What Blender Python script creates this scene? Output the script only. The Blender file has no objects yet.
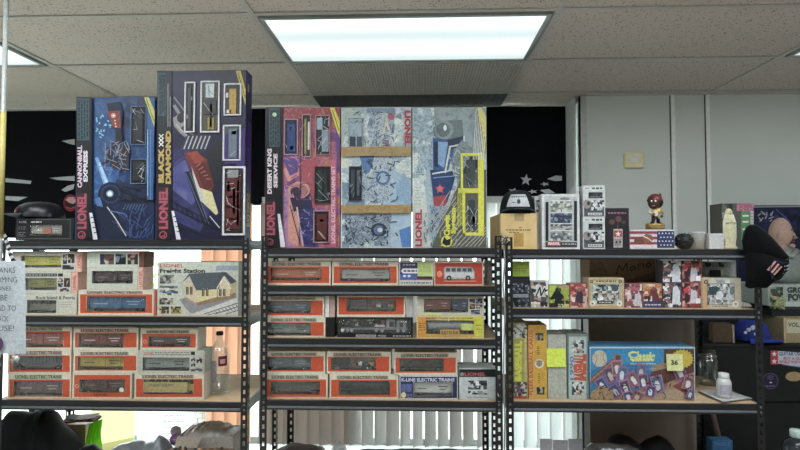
import bpy, math, random
from mathutils import Vector, Matrix
sc = bpy.context.scene
PI = math.pi
# ------------------------------------------------------------ camera, world, exposure
F = 546.0
YAW = math.radians(2.1); PITCH = math.radians(2.1)
EYE = 1.55
cam_d = bpy.data.cameras.new('camera'); cam = bpy.data.objects.new('camera', cam_d)
sc.collection.objects.link(cam); sc.camera = cam
cam_d.sensor_width = 36; cam_d.lens = 36 * F / 800; cam_d.clip_start = 0.05
cam.location = (0, 0, EYE); cam.rotation_euler = (PI / 2 + PITCH, 0, YAW)
w = bpy.data.worlds.new('sky'); sc.world = w; w.use_nodes = True
w.node_tree.nodes['Background'].inputs[0].default_value = (0.93, 0.97, 1.0, 1)
w.node_tree.nodes['Background'].inputs[1].default_value = 6.0
sc.view_settings.view_transform = 'Standard'; sc.view_settings.look = 'None'
sc.view_settings.exposure = 0.22; sc.view_settings.gamma = 1; sc.view_settings.use_curve_mapping = False
LAMP = .98       # the lamps in view, kept dim so that their bands show
LAMP_ADDED = 12.6  # unseen lamps added overhead and behind, brighter to make up for those in view

# ------------------------------------------------------------ geometry of the view
_f = Vector((-math.sin(YAW) * math.cos(PITCH), math.cos(YAW) * math.cos(PITCH), math.sin(PITCH)))
_r = Vector((math.cos(YAW), math.sin(YAW), 0))
_u = _r.cross(_f)
def P(px, py, D):
    """real point on the plane y = D that the photo shows at (px, py)"""
    d = _f + _r * ((px - 400) / F) + _u * ((225 - py) / F)
    t = D / d.y
    return Vector((d.x * t, D, EYE + d.z * t))
def PZ(px, py, z):
    """real point on the level z that the photo shows at (px, py)"""
    d = _f + _r * ((px - 400) / F) + _u * ((225 - py) / F)
    t = (z - EYE) / d.z
    return Vector((d.x * t, d.y * t, z))

# ------------------------------------------------------------ materials
def lin(c):
    if isinstance(c, str):
        c = c.lstrip('#'); c = c if len(c) == 6 else ''.join(ch * 2 for ch in c); c = [int(c[i:i + 2], 16) / 255 for i in (0, 2, 4)]
    return tuple((v / 12.92 if v <= .04045 else ((v + .055) / 1.055) ** 2.4) for v in c)
MC = {}
INKS = [1.0, 1.0]   # richness and lightness of paints and inks
def tone(c):
    c = lin(c); g = .3 * c[0] + .6 * c[1] + .1 * c[2]
    return tuple(max(0, (g + (v - g) * INKS[0]) * INKS[1]) for v in c)
def nt(name):
    m = bpy.data.materials.new(name); m.use_nodes = True
    return m, m.node_tree, m.node_tree.nodes['Principled BSDF']
def mat(col, rough=.5, metal=0, var=.06, scale=40, spec=.3, bump=0):
    if INKS[1] < 1 and var == .06: var, scale = .17, 110
    key = ('m', tuple(INKS), col, rough, metal, var, scale, spec, bump)
    if key in MC: return MC[key]
    m, t, b = nt('paint_' + str(col).strip('#'))
    c = tone(col)
    tc = t.nodes.new('ShaderNodeTexCoord'); n = t.nodes.new('ShaderNodeTexNoise')
    n.inputs['Scale'].default_value = scale; n.inputs['Detail'].default_value = 3
    t.links.new(tc.outputs['Object'], n.inputs['Vector'])
    r = t.nodes.new('ShaderNodeValToRGB')
    r.color_ramp.elements[0].position = .3; r.color_ramp.elements[1].position = .7
    r.color_ramp.elements[0].color = tuple(v * (1 - var) for v in c) + (1,)
    r.color_ramp.elements[1].color = tuple(min(1, v * (1 + var)) for v in c) + (1,)
    t.links.new(n.outputs['Fac'], r.inputs[0]); t.links.new(r.outputs[0], b.inputs['Base Color'])
    b.inputs['Roughness'].default_value = rough; b.inputs['Metallic'].default_value = metal
    b.inputs['Specular IOR Level'].default_value = spec
    if bump:
        bp = t.nodes.new('ShaderNodeBump'); bp.inputs['Strength'].default_value = bump
        bp.inputs['Distance'].default_value = .004
        t.links.new(n.outputs['Fac'], bp.inputs['Height']); t.links.new(bp.outputs[0], b.inputs['Normal'])
    MC[key] = m
    return m
def art(cols, scale=60, dist=1.5, rough=.4, detail=4):
    """printed illustration: several inks broken up by procedural noise"""
    key = ('a', tuple(INKS), tuple(cols), scale, dist, rough)
    if key in MC: return MC[key]
    m, t, b = nt('printed_art')
    tc = t.nodes.new('ShaderNodeTexCoord'); n = t.nodes.new('ShaderNodeTexNoise')
    n.inputs['Scale'].default_value = scale; n.inputs['Detail'].default_value = detail
    n.inputs['Distortion'].default_value = dist
    t.links.new(tc.outputs['Object'], n.inputs['Vector'])
    r = t.nodes.new('ShaderNodeValToRGB'); e = r.color_ramp.elements
    k = len(cols)
    for i, c in enumerate(cols):
        pos = .3 + .4 * i / max(1, k - 1)
        el = e[i] if i < 2 else e.new(pos)
    for i, c in enumerate(cols):
        e[i].position = .3 + .4 * i / max(1, k - 1)
    for i, c in enumerate(cols): e[i].color = tone(c) + (1,)
    t.links.new(n.outputs['Fac'], r.inputs[0]); t.links.new(r.outputs[0], b.inputs['Base Color'])
    b.inputs['Roughness'].default_value = rough; b.inputs['Specular IOR Level'].default_value = .3
    MC[key] = m
    return m
def glow(col, s, name='lit'):
    m, t, b = nt(name)
    b.inputs['Base Color'].default_value = lin(col) + (1,)
    b.inputs['Emission Color'].default_value = lin(col) + (1,)
    b.inputs['Emission Strength'].default_value = s
    return m
def film(tint='#ffffff', fac=.1, wr=.6, scale=30):
    key = ('f', tint, fac, wr)
    if key in MC: return MC[key]
    m = bpy.data.materials.new('clear_film'); m.use_nodes = True; t = m.node_tree
    t.nodes.clear()
    o = t.nodes.new('ShaderNodeOutputMaterial'); mx = t.nodes.new('ShaderNodeMixShader')
    tr = t.nodes.new('ShaderNodeBsdfTransparent'); g = t.nodes.new('ShaderNodeBsdfGlossy')
    tr.inputs[0].default_value = lin(tint) + (1,); g.inputs['Roughness'].default_value = .12
    n = t.nodes.new('ShaderNodeTexNoise'); n.inputs['Scale'].default_value = scale
    n.inputs['Distortion'].default_value = 2
    tc = t.nodes.new('ShaderNodeTexCoord'); t.links.new(tc.outputs['Object'], n.inputs['Vector'])
    bp = t.nodes.new('ShaderNodeBump'); bp.inputs['Strength'].default_value = wr; bp.inputs['Distance'].default_value = .01
    t.links.new(n.outputs['Fac'], bp.inputs['Height']); t.links.new(bp.outputs[0], g.inputs['Normal'])
    mx.inputs[0].default_value = fac
    t.links.new(tr.outputs[0], mx.inputs[1]); t.links.new(g.outputs[0], mx.inputs[2])
    t.links.new(mx.outputs[0], o.inputs[0]); MC[key] = m
    return m
def slatmat(col, tl):
    m = bpy.data.materials.new('blind_vinyl'); m.use_nodes = True; t = m.node_tree; t.nodes.clear()
    o = t.nodes.new('ShaderNodeOutputMaterial'); mx = t.nodes.new('ShaderNodeMixShader')
    d = t.nodes.new('ShaderNodeBsdfDiffuse'); l = t.nodes.new('ShaderNodeBsdfTranslucent')
    n = t.nodes.new('ShaderNodeTexNoise'); n.inputs['Scale'].default_value = 8
    r = t.nodes.new('ShaderNodeValToRGB'); c = lin(col)
    r.color_ramp.elements[0].color = tuple(v * .9 for v in c) + (1,); r.color_ramp.elements[1].color = c + (1,)
    t.links.new(n.outputs['Fac'], r.inputs[0])
    t.links.new(r.outputs[0], d.inputs[0]); t.links.new(r.outputs[0], l.inputs[0])
    mx.inputs[0].default_value = tl
    t.links.new(d.outputs[0], mx.inputs[1]); t.links.new(l.outputs[0], mx.inputs[2]); t.links.new(mx.outputs[0], o.inputs[0])
    return m

# ------------------------------------------------------------ mesh builder
class MB:
    def __init__(s): s.v = []; s.f = []; s.m = []; s.mats = []; s.sm = []
    def mi(s, m):
        if isinstance(m, str): m = mat(m)
        if m not in s.mats: s.mats.append(m)
        return s.mats.index(m)
    def add(s, vs, fs, m, smooth=False):
        k = len(s.v); s.v += [tuple(v) for v in vs]; i = s.mi(m)
        for f in fs: s.f.append([k + j for j in f]); s.m.append(i); s.sm.append(smooth)
    def box(s, a, b, m):
        x0, y0, z0 = [min(p, q) for p, q in zip(a, b)]; x1, y1, z1 = [max(p, q) for p, q in zip(a, b)]
        s.add([(x0, y0, z0), (x1, y0, z0), (x1, y1, z0), (x0, y1, z0), (x0, y0, z1), (x1, y0, z1), (x1, y1, z1), (x0, y1, z1)],
              [(0, 3, 2, 1), (4, 5, 6, 7), (0, 1, 5, 4), (1, 2, 6, 5), (2, 3, 7, 6), (3, 0, 4, 7)], m)
    def bevel_box(s, a, b, m, r=.003):
        x0, y0, z0 = [min(p, q) for p, q in zip(a, b)]; x1, y1, z1 = [max(p, q) for p, q in zip(a, b)]
        r = min(r, (x1 - x0) * .3, (y1 - y0) * .3, (z1 - z0) * .3)
        V = []; lv = [(z0, r), (z0 + r, 0), (z1 - r, 0), (z1, r)]
        for z, i in lv:
            for (x, y) in ((x0 + i + r, y0 + i), (x1 - i - r, y0 + i), (x1 - i, y0 + i + r), (x1 - i, y1 - i - r), (x1 - i - r, y1 - i), (x0 + i + r, y1 - i), (x0 + i, y1 - i - r), (x0 + i, y0 + i + r)):
                V.append((x, y, z))
        fs = [tuple(reversed(range(8))), tuple(range(24, 32))]
        for k in range(3):
            for j in range(8):
                fs.append((k * 8 + j, k * 8 + (j + 1) % 8, k * 8 + 8 + (j + 1) % 8, k * 8 + 8 + j))
        s.add(V, fs, m)
    def tube(s, pts, r, m, n=8, cap=True):
        pts = [Vector(p) for p in pts]; R = r if isinstance(r, (list, tuple)) else [r] * len(pts)
        V = []; ref = None
        for i, p in enumerate(pts):
            t = (pts[min(i + 1, len(pts) - 1)] - pts[max(i - 1, 0)])
            if t.length < 1e-9: t = Vector((0, 0, 1))
            t.normalize()
            a = Vector((0, 0, 1)) if abs(t.z) < .9 else Vector((0, 1, 0))
            u = t.cross(a).normalized(); w_ = t.cross(u)
            for k in range(n):
                an = 2 * PI * k / n; V.append(p + (u * math.cos(an) + w_ * math.sin(an)) * R[i])
        fs = []
        for i in range(len(pts) - 1):
            for k in range(n): fs.append((i * n + k, i * n + (k + 1) % n, (i + 1) * n + (k + 1) % n, (i + 1) * n + k))
        if cap: fs += [tuple(reversed(range(n))), tuple(range((len(pts) - 1) * n, len(pts) * n))]
        s.add(V, fs, m, True)
    def lathe(s, c, prof, m, n=20, ax=(1, 1)):
        V = []
        for (r, z) in prof:
            for k in range(n):
                a = 2 * PI * k / n; V.append((c[0] + r * ax[0] * math.cos(a), c[1] + r * ax[1] * math.sin(a), c[2] + z))
        fs = []
        for i in range(len(prof) - 1):
            for k in range(n): fs.append((i * n + k, i * n + (k + 1) % n, (i + 1) * n + (k + 1) % n, (i + 1) * n + k))
        fs += [tuple(reversed(range(n))), tuple(range((len(prof) - 1) * n, len(prof) * n))]
        s.add(V, fs, m, True)
    def ball(s, c, r, m, nu=20, nv=12, fn=None, rng=(0, PI)):
        if not isinstance(r, (list, tuple)): r = (r, r, r)
        V = []
        for i in range(nv + 1):
            th = rng[0] + (rng[1] - rng[0]) * i / nv
            for k in range(nu):
                a = 2 * PI * k / nu
                d = Vector((math.sin(th) * math.cos(a), math.sin(th) * math.sin(a), math.cos(th)))
                q = 1 if fn is None else fn(d)
                V.append((c[0] + d.x * r[0] * q, c[1] + d.y * r[1] * q, c[2] + d.z * r[2] * q))
        fs = []
        for i in range(nv):
            for k in range(nu): fs.append((i * nu + k, (i + 1) * nu + k, (i + 1) * nu + (k + 1) % nu, i * nu + (k + 1) % nu))
        s.add(V, fs, m, True)
    def grid(s, fn, nu, nv, m, smooth=True, thick=0):
        V = [Vector(fn(i / nu, j / nv)) for j in range(nv + 1) for i in range(nu + 1)]
        fs = [(j * (nu + 1) + i, j * (nu + 1) + i + 1, (j + 1) * (nu + 1) + i + 1, (j + 1) * (nu + 1) + i) for j in range(nv) for i in range(nu)]
        s.add(V, fs, m, smooth)
        if thick:
            t = Vector(thick); s.add([v + t for v in V], [tuple(reversed(f)) for f in fs], m, smooth)
            k = len(V); ring = [i for i in range(nu + 1)] + [j * (nu + 1) + nu for j in range(1, nv + 1)] + [nv * (nu + 1) + i for i in range(nu - 1, -1, -1)] + [j * (nu + 1) for j in range(nv - 1, 0, -1)]
            VV = [V[i] for i in ring] + [V[i] + t for i in ring]; L = len(ring)
            s.add(VV, [(i, (i + 1) % L, L + (i + 1) % L, L + i) for i in range(L)], m)

def tag(o, label=None, cat=None, group=None, kind=None):
    if label: o['label'] = label
    if cat: o['category'] = cat
    if group: o['group'] = group
    if kind: o['kind'] = kind
    return o
def build(name, mb, parent=None, label=None):
    me = bpy.data.meshes.new(name)
    off = Vector((0, 0, 0)); q = parent
    while q is not None: off += q.location; q = q.parent
    if parent is None:
        xs = [v[0] for v in mb.v]; ys = [v[1] for v in mb.v]; zs = [v[2] for v in mb.v]
        off = Vector(((min(xs) + max(xs)) / 2, (min(ys) + max(ys)) / 2, min(zs)))
    me.from_pydata([(v[0] - off.x, v[1] - off.y, v[2] - off.z) for v in mb.v], [], mb.f)
    for m in mb.mats: me.materials.append(m)
    me.polygons.foreach_set('material_index', mb.m)
    me.polygons.foreach_set('use_smooth', mb.sm)
    me.update()
    o = bpy.data.objects.new(name, me); sc.collection.objects.link(o)
    if parent is not None: o.parent = parent
    else: o.location = off
    if label: o['label'] = label
    return o
def thing(name, loc, label, cat, group=None):
    o = bpy.data.objects.new(name, None); sc.collection.objects.link(o); o.empty_display_size = .05
    o.location = loc; tag(o, label, cat, group); return o
def struct(name, mb): return tag(build(name, mb), kind='structure')

# ------------------------------------------------------------ text
TC = {}
def text_mesh(s, bold=0, shear=0):
    key = (s, bold, shear)
    if key in TC: return TC[key]
    cu = bpy.data.curves.new('t', 'FONT'); cu.body = s; cu.offset = bold; cu.shear = shear; cu.resolution_u = 2
    o = bpy.data.objects.new('t', cu); sc.collection.objects.link(o)
    dg = bpy.context.evaluated_depsgraph_get(); me = bpy.data.meshes.new_from_object(o.evaluated_get(dg))
    V = [(v.co.x, v.co.y) for v in me.vertices]; Fs = [tuple(p.vertices) for p in me.polygons]
    bpy.data.objects.remove(o); bpy.data.curves.remove(cu); bpy.data.meshes.remove(me)
    x0 = min(v[0] for v in V); x1 = max(v[0] for v in V); y0 = min(v[1] for v in V); y1 = max(v[1] for v in V)
    V = [((a - x0) / (x1 - x0), (b - y0) / (y1 - y0)) for a, b in V]
    TC[key] = (V, Fs); return TC[key]

class Print:
    """inks laid on a flat face standing at y = D; coordinates read off the photo"""
    def __init__(s, mb, D, step=.00006, fn=None, clamp=None):
        s.clamp = clamp; s.mb = mb; s.D = D; s.k = 1; s.step = step; s.fn = fn
    def pt(s, x, y):
        p = P(x, y, s.D) if s.fn is None else Vector(s.fn(x, y))
        p.y -= s.k * s.step
        if s.clamp:
            c = s.clamp; p.x = min(max(p.x, c[0]), c[1]); p.z = min(max(p.z, c[2]), c[3])
        return p
    def poly(s, pts, m):
        V = [s.pt(*p) for p in pts]; s.mb.add(V, [tuple(range(len(V)))], m); s.k += 1
    def rect(s, x0, y0, x1, y1, m): s.poly([(x0, y0), (x1, y0), (x1, y1), (x0, y1)], m)
    def frame(s, x0, y0, x1, y1, t, m):
        s.rect(x0, y0, x1, y0 + t, m); s.rect(x0, y1 - t, x1, y1, m); s.rect(x0, y0, x0 + t, y1, m); s.rect(x1 - t, y0, x1, y1, m)
    def ell(s, cx, cy, rx, ry, m, n=18):
        s.poly([(cx + rx * math.cos(2 * PI * i / n), cy + ry * math.sin(2 * PI * i / n)) for i in range(n)], m)
    def star(s, cx, cy, r, m, rot=0, sq=1):
        s.poly([(cx + (r if i % 2 == 0 else r * .42) * math.sin(rot + PI * i / 5), cy - sq * (r if i % 2 == 0 else r * .42) * math.cos(rot + PI * i / 5)) for i in range(10)], m)
    def line(s, pts, wd, m):
        for a, b in zip(pts[:-1], pts[1:]):
            dx, dy = b[0] - a[0], b[1] - a[1]; L = math.hypot(dx, dy) or 1; nx, ny = -dy / L * wd / 2, dx / L * wd / 2
            s.mb.add([s.pt(a[0] + nx, a[1] + ny), s.pt(b[0] + nx, b[1] + ny), s.pt(b[0] - nx, b[1] - ny), s.pt(a[0] - nx, a[1] - ny)], [(0, 1, 2, 3)], m)
        s.k += 1
    def text(s, t, x0, y0, x1, y1, m, rot=0, bold=.02, shear=0):
        V, Fs = text_mesh(t, bold, shear); out = []
        for (a, b) in V:
            if rot == 0: q = (x0 + a * (x1 - x0), y1 - b * (y1 - y0))
            elif rot == 90: q = (x0 + (1 - b) * (x1 - x0), y1 - a * (y1 - y0))       # reads upwards
            elif rot == -90: q = (x1 - (1 - b) * (x1 - x0), y0 + a * (y1 - y0))     # reads downwards
            if rot == 90: q = (x1 - b * (x1 - x0), y1 - a * (y1 - y0))
            if rot == 90: q = (x0 + (1 - b) * (x1 - x0), y1 - a * (y1 - y0))
            if rot == -90: q = (x0 + b * (x1 - x0), y0 + a * (y1 - y0))
            out.append(s.pt(*q))
        s.mb.add(out, Fs, m); s.k += 1
    def mosaic(s, x0, y0, x1, y1, cols, nx, ny, seed=1, rough=.4, low=2.0):
        rd = random.Random(seed); g = {}
        for j in range(ny + 1):
            for i in range(nx + 1):
                jx = 0 if i in (0, nx) else rd.uniform(-.42, .42); jy = 0 if j in (0, ny) else rd.uniform(-.42, .42)
                g[i, j] = (x0 + (i + jx) / nx * (x1 - x0), y0 + (j + jy) / ny * (y1 - y0))
        ph = [rd.uniform(0, 6.3) for _ in range(4)]; n = len(cols)
        for j in range(ny):
            for i in range(nx):
                v = .5 + .25 * math.sin(low * i / nx * 5 + ph[0] + 2 * math.sin(low * j / ny * 3 + ph[1])) + .25 * math.sin(low * j / ny * 6 + ph[2]) + rd.uniform(-.38, .38)
                c = cols[max(0, min(n - 1, int(v * n)))]
                V = [s.pt(*g[a]) for a in ((i, j), (i + 1, j), (i + 1, j + 1), (i, j + 1))]
                s.mb.add(V, [(0, 1, 2, 3)], mat(c, rough, 0, .32, 140) if isinstance(c, str) else c)
        s.k += 1
    def scribble(s, x0, y0, x1, y1, m, n, wd=.6, seed=1, L=8, ang=None):
        rd = random.Random(seed)
        for _ in range(n):
            x = rd.uniform(x0, x1); y = rd.uniform(y0, y1); a = rd.uniform(0, PI) if ang is None else ang + rd.uniform(-.3, .3); l = rd.uniform(.4, 1) * L
            x2 = min(max(x + math.cos(a) * l, x0), x1); y2 = min(max(y + math.sin(a) * l, y0), y1)
            s.line([(x, y), (x2, y2)], wd, m)
    def textlines(s, x0, y0, x1, y1, m, rows, seed=1, wd=.6):
        """illegible small print"""
        rd = random.Random(seed)
        for r in range(rows):
            y = y0 + (r + .5) / rows * (y1 - y0); x = x0
            while x < x1 - 1:
                l = rd.uniform(1.2, 4); s.rect(x, y - wd / 2, min(x1, x + l), y + wd / 2, m); s.k -= 1; x += l + .8
        s.k += 1

# ------------------------------------------------------------ common colours
CREAM = '#d6cbb4'; ORANGE = '#c24a20'; BLACK = '#121215'; INK = '#1c1c22'; WHITE = '#e8e8e6'
METAL = mat('#0e0f11', .38, .0, .1, 30, .5); KRAFT = mat('#c2a878', .75, 0, .08, 25)
FILM = film('#ffffff', .075, .6, 22)

# ============================================================ THE ROOM
CEIL = EYE + .93
YW = 3.66      # window wall
YR = 3.40      # right wall, standing forward of the window
XR = P(587, 200, YR).x
wallm = mat('#dadfdb', .7, 0, .02, 3)
def ceil_mat():
    m, t, b = nt('acoustic_tile')
    tc = t.nodes.new('ShaderNodeTexCoord'); v = t.nodes.new('ShaderNodeTexVoronoi'); v.inputs['Scale'].default_value = 75
    t.links.new(tc.outputs['Object'], v.inputs['Vector'])
    wn = t.nodes.new('ShaderNodeTexNoise'); wn.inputs['Scale'].default_value = 30; t.links.new(tc.outputs['Object'], wn.inputs['Vector'])
    lt = t.nodes.new('ShaderNodeMath'); lt.operation = 'MULTIPLY'; t.links.new(wn.outputs['Fac'], lt.inputs[0]); lt.inputs[1].default_value = .46
    c = t.nodes.new('ShaderNodeMath'); c.operation = 'LESS_THAN'; t.links.new(v.outputs['Distance'], c.inputs[0]); t.links.new(lt.outputs[0], c.inputs[1])
    n = t.nodes.new('ShaderNodeTexNoise'); n.inputs['Scale'].default_value = 220; t.links.new(tc.outputs['Object'], n.inputs['Vector'])
    r = t.nodes.new('ShaderNodeValToRGB'); r.color_ramp.elements[0].position = .35; r.color_ramp.elements[1].position = .65
    r.color_ramp.elements[0].color = lin('#b9afa9') + (1,); r.color_ramp.elements[1].color = lin('#d2c8c2') + (1,)
    t.links.new(n.outputs['Fac'], r.inputs[0])
    mx = t.nodes.new('ShaderNodeMix'); mx.data_type = 'RGBA'; t.links.new(c.outputs[0], mx.inputs[0]); t.links.new(r.outputs[0], mx.inputs[6]); mx.inputs[7].default_value = lin('#7d7672') + (1,)
    t.links.new(mx.outputs[2], b.inputs['Base Color']); b.inputs['Roughness'].default_value = .9
    return m
TILE = ceil_mat()
mb = MB(); mb.box((-3.4, -2.6, CEIL), (4.3, YW + .1, CEIL + .04), TILE); struct('ceiling', mb)
mb = MB(); mb.box((-3.4, -2.6, -.05), (4.3, YW + .1, 0), mat('#b8b2a8', .6, 0, .12, 4)); struct('floor', mb)
mb = MB(); mb.box((-3.5, -2.6, 0), (-3.4, YW + .1, CEIL), wallm); struct('wall_left', mb)
mb = MB(); mb.box((4.3, -2.6, 0), (4.4, YR, CEIL), wallm); struct('wall_right', mb)
mb = MB(); mb.box((-3.5, -2.7, 0), (4.4, -2.6, CEIL), wallm); struct('wall_rear', mb)
# right part of the back wall with its return to the window
mb = MB(); mb.box((XR, YR, 0), (4.4, YW + .1, CEIL), wallm); struct('wall_back', mb)
SILL = .24
mb = MB(); mb.box((-3.4, YW, 0), (XR, YW + .12, SILL), wallm); mb.box((-3.4, YW, CEIL - .015), (XR, YW + .12, CEIL), wallm); struct('wall_window', mb)
alu = mat('#a9adad', .35, .5, .05)
trimw = mat('#c9cccb', .5)
dk = mat('#1a1b1e', .4)
# window: frame, mullions, glass
mb = MB()
HEAD = P(500, 107, YW).z
mb.box((-3.4, YW - .03, SILL), (XR, YW + .03, SILL + .04), alu)
mb.box((-3.4, YW - .04, HEAD - .004), (XR, YW + .03, HEAD + .02), alu)
for px in (40, 330, 575):
    x = P(px, 200, YW).x; mb.box((x - .022, YW - .03, SILL), (x + .022, YW + .03, HEAD), dk if px < 400 else alu)
x = P(-160, 200, YW).x; mb.box((x - .02, YW - .03, SILL), (x + .02, YW + .03, HEAD), dk)
wn = struct('window_1', mb)
mb = MB(); mb.box((-3.4, YW + .004, SILL + .04), (XR - .01, YW + .008, HEAD), film('#f4fbf8', .04, 0)); build('pane', mb, wn)
mb = MB(); mb.box((-3.4, YW - .26, SILL - .03), (XR - .03, YW - .03, SILL), trimw); struct('trim_1', mb)
# aluminium corner beside the window
mb = MB()
a = P(574.5, 200, YR + .02).x; b_ = P(587, 200, YR).x
mb.box((a, YR + .02, 0), (a + .012, YW - .045, CEIL - .008), mat('#d4d6d6', .4)); mb.box((b_ - .034, YR - .008, 0), (b_ + .002, YR + .0, CEIL - .008), mat('#c6c9c9', .4))
mb.box((b_ - .040, YR - .004, 0), (b_ - .034, YR + .02, CEIL - .008), dk)
struct('trim_2', mb)
for i, px in enumerate((674, 709)):
    x = P(px, 200, YR).x; mb = MB()
    mb.bevel_box((x - .012, YR - .012, 0), (x + .012, YR, CEIL - .005), mat('#f6f7f6', .4), .004)
    mb.box((x - .017, YR - .004, 0), (x - .0121, YR, CEIL - .005), dk)
    struct('trim_%d' % (3 + i), mb)
# thing on the wall
t = thing('thermostat', P(633.5, 168, YR), 'small cream thermostat with a square pale button on the grey wall', 'thermostat')
mb = MB(); p0 = P(623.5, 168.5, YR); p1 = P(643.5, 152, YR - .028); mb.bevel_box((p0.x, YR - .028, p0.z), (p1.x, YR, p1.z), mat('#efe4bc', .5), .004); build('housing', mb, t)
mb = MB(); p0 = P(628, 163, YR); p1 = P(636.5, 155.5, YR); mb.bevel_box((p0.x, YR - .033, p0.z), (p1.x, YR - .0285, p1.z), mat('#e6e6e2', .4), .001); build('button', mb, t)

mb = MB(); mb.box((-3.4, 3.615, CEIL - .014), (XR - .05, 3.625, CEIL - .001), mat('#d6d6d4', .5)); struct('trim_6', mb)
# ceiling grid
gx = [-.673 + 1.2215 * k for k in range(-2, 4)]
gy = [2.135 + .592 * k for k in range(-7, 3)]
mb = MB(); G = mat('#b7b5b2', .45, .1)
for x in gx: mb.box((x - .012, -2.6, CEIL - .006), (x + .012, YW - .04, CEIL - .0005), G)
for y in gy: mb.box((-3.4, y - .011, CEIL - .0065), (4.3 if y < 3.38 else XR, y + .011, CEIL - .0007), G)
mb.box((XR, YR - .03, CEIL - .007), (4.3, YR, CEIL - .001), mat('#c6c8c6', .5))
struct('trim_5', mb)
# troffer lights
diff = bpy.data.materials.new('lamp_diffuser'); diff.use_nodes = True; t_ = diff.node_tree
b0 = t_.nodes['Principled BSDF']; tc = t_.nodes.new('ShaderNodeTexCoord'); wv = t_.nodes.new('ShaderNodeTexWave')
wv.bands_direction = 'Y'; wv.inputs['Scale'].default_value = 1.05; wv.inputs['Distortion'].default_value = .35; wv.inputs['Detail'].default_value = 1; wv.inputs['Phase Offset'].default_value = 1.2
t_.links.new(tc.outputs['Object'], wv.inputs['Vector'])
rp = t_.nodes.new('ShaderNodeMapRange'); rp.inputs['To Min'].default_value = LAMP * .74; rp.inputs['To Max'].default_value = LAMP * 1.15
t_.links.new(wv.outputs['Fac'], rp.inputs['Value']); t_.links.new(rp.outputs[0], b0.inputs['Emission Strength'])
b0.inputs['Emission Color'].default_value = (.86, .985, 1.0, 1); b0.inputs['Base Color'].default_value = (.2, .2, .2, 1)
diff_added = glow('#f4fbff', LAMP_ADDED, 'added_lamp_diffuser')
def lamp(i, j, label, dm=None):
    x0, x1, y0, y1 = gx[i] + .02, gx[i + 1] - .02, gy[j] + .02, gy[j + 1] - .02
    t = thing('ceiling_light', ((x0 + x1) / 2, (y0 + y1) / 2, CEIL - .02), label, 'ceiling light', 'recessed fluorescent lights in the ceiling grid')
    mb = MB(); al = mat('#9aa09f', .35, .3)
    for a, b in (((x0, y0), (x1, y0 + .018)), ((x0, y1 - .018), (x1, y1)), ((x0, y0 + .018), (x0 + .018, y1 - .018)), ((x1 - .018, y0 + .018), (x1, y1 - .018))):
        mb.box((a[0], a[1], CEIL - .014), (b[0], b[1], CEIL - .001), al)
    build('frame', mb, t)
    mb = MB(); mb.box((x0 + .018, y0 + .018, CEIL - .008), (x1 - .018, y1 - .018, CEIL - .003), dm or diff); build('diffuser', mb, t)
lamp(2, 7, 'large fluorescent ceiling light above the middle shelves')
lamp(0, 7, 'fluorescent ceiling light cut off at the left edge')
lamp(4, 7, 'fluorescent ceiling light just showing at the right edge')
for j in (3,):  # unseen lamps added for the light that the dimmed ones lack
    for i, s in ((0, 'left'), (2, 'middle'), (4, 'right')):
        lamp(i, j, 'added fluorescent ceiling light out of view behind the photographer, on the ' + s, diff_added)
for i in (1, 3): lamp(i, 5, 'added fluorescent ceiling light out of view overhead, %s of the middle' % ('left' if i == 1 else 'right'), diff_added)
# egg-crate return grilles
gr_m = mat('#bdb9b6', .6); gr_d = mat('#8d8a88', .7)
def grille(x0, x1, y0, y1, label, cm=gr_m):
    t = thing('air_grille', ((x0 + x1) / 2, (y0 + y1) / 2, CEIL - .015), label, 'air grille')
    mb = MB(); mb.box((x0, y0, CEIL - .0035), (x1, y1, CEIL - .001), gr_d); build('backing', mb, t)
    mb = MB(); n = int((x1 - x0) / .0165)
    for k in range(n + 1):
        x = x0 + (x1 - x0) * k / n; mb.box((x - .0042, y0, CEIL - .009), (x + .0042, y1, CEIL - .0036), cm)
    n = int((y1 - y0) / .03)
    for k in range(n + 1):
        y = y0 + (y1 - y0) * k / n; mb.box((x0, y - .004, CEIL - .0087), (x1, y + .004, CEIL - .0038), cm)
    build('louvre', mb, t)
grille(gx[2] + .014, gx[3] - .014, gy[8] + .012, gy[9] - .012, 'ribbed grey air grille right behind the large middle light')
grille(gx[0] + .014, gx[1] - .014, gy[8] + .012, gy[9] - .012, 'ribbed warm grey air grille above the left shelves', mat('#cfc4bc', .6))
grille(gx[2] + .014, gx[3] - .014, gy[9] + .012, YW - .045, 'narrow dark grille strip between ceiling and window head', mat('#5a5a5e', .6))
# ============================================================ BLINDS, CLOTHS AND THE OUTSIDE
SL = slatmat('#ccc8c6', .36); SLW = slatmat('#ececec', .55); PEACH = slatmat('#f2d3c0', .5)
YB = 3.52
def blind(px0, px1, pitch, name, label, ang, m, rnd=.06, top=212, seed=3, clip=None):
    rd = random.Random(seed)
    x0 = P(px0, 300, YB).x; x1 = P(px1, 300, YB).x; zt = P(400, top, YB).z
    t = thing(name, ((x0 + x1) / 2, YB, SILL + .02), label, 'vertical blind')
    ZR_ = P(400, 203, YB).z; mb = MB(); mb.box((x0, YB - .02, ZR_), (x1, YB + .02, ZR_ + .04), trimw); build('head_rail', mb, t)
    mb = MB(); n = int((x1 - x0) / pitch); W = .089
    for k in range(n + 1):
        cx = x0 + .03 + k * pitch; a = ang(k / max(1, n)) + rd.uniform(-rnd, rnd); zb = SILL + .03 + rd.uniform(0, .01)
        ux, uy = math.cos(a), math.sin(a)
        def fn(u, v):
            s_ = (u - .5) * W; c_ = .007 * (1 - (2 * u - 1) ** 2)
            return (cx + ux * s_ - uy * c_, YB + uy * s_ + ux * c_, zb + v * (ZR_ - .001 - zb))
        mb.grid(fn, 6, 1, m, True, (-.0006 * uy, .0006 * ux, 0))
    build('slats', mb, t)
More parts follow.
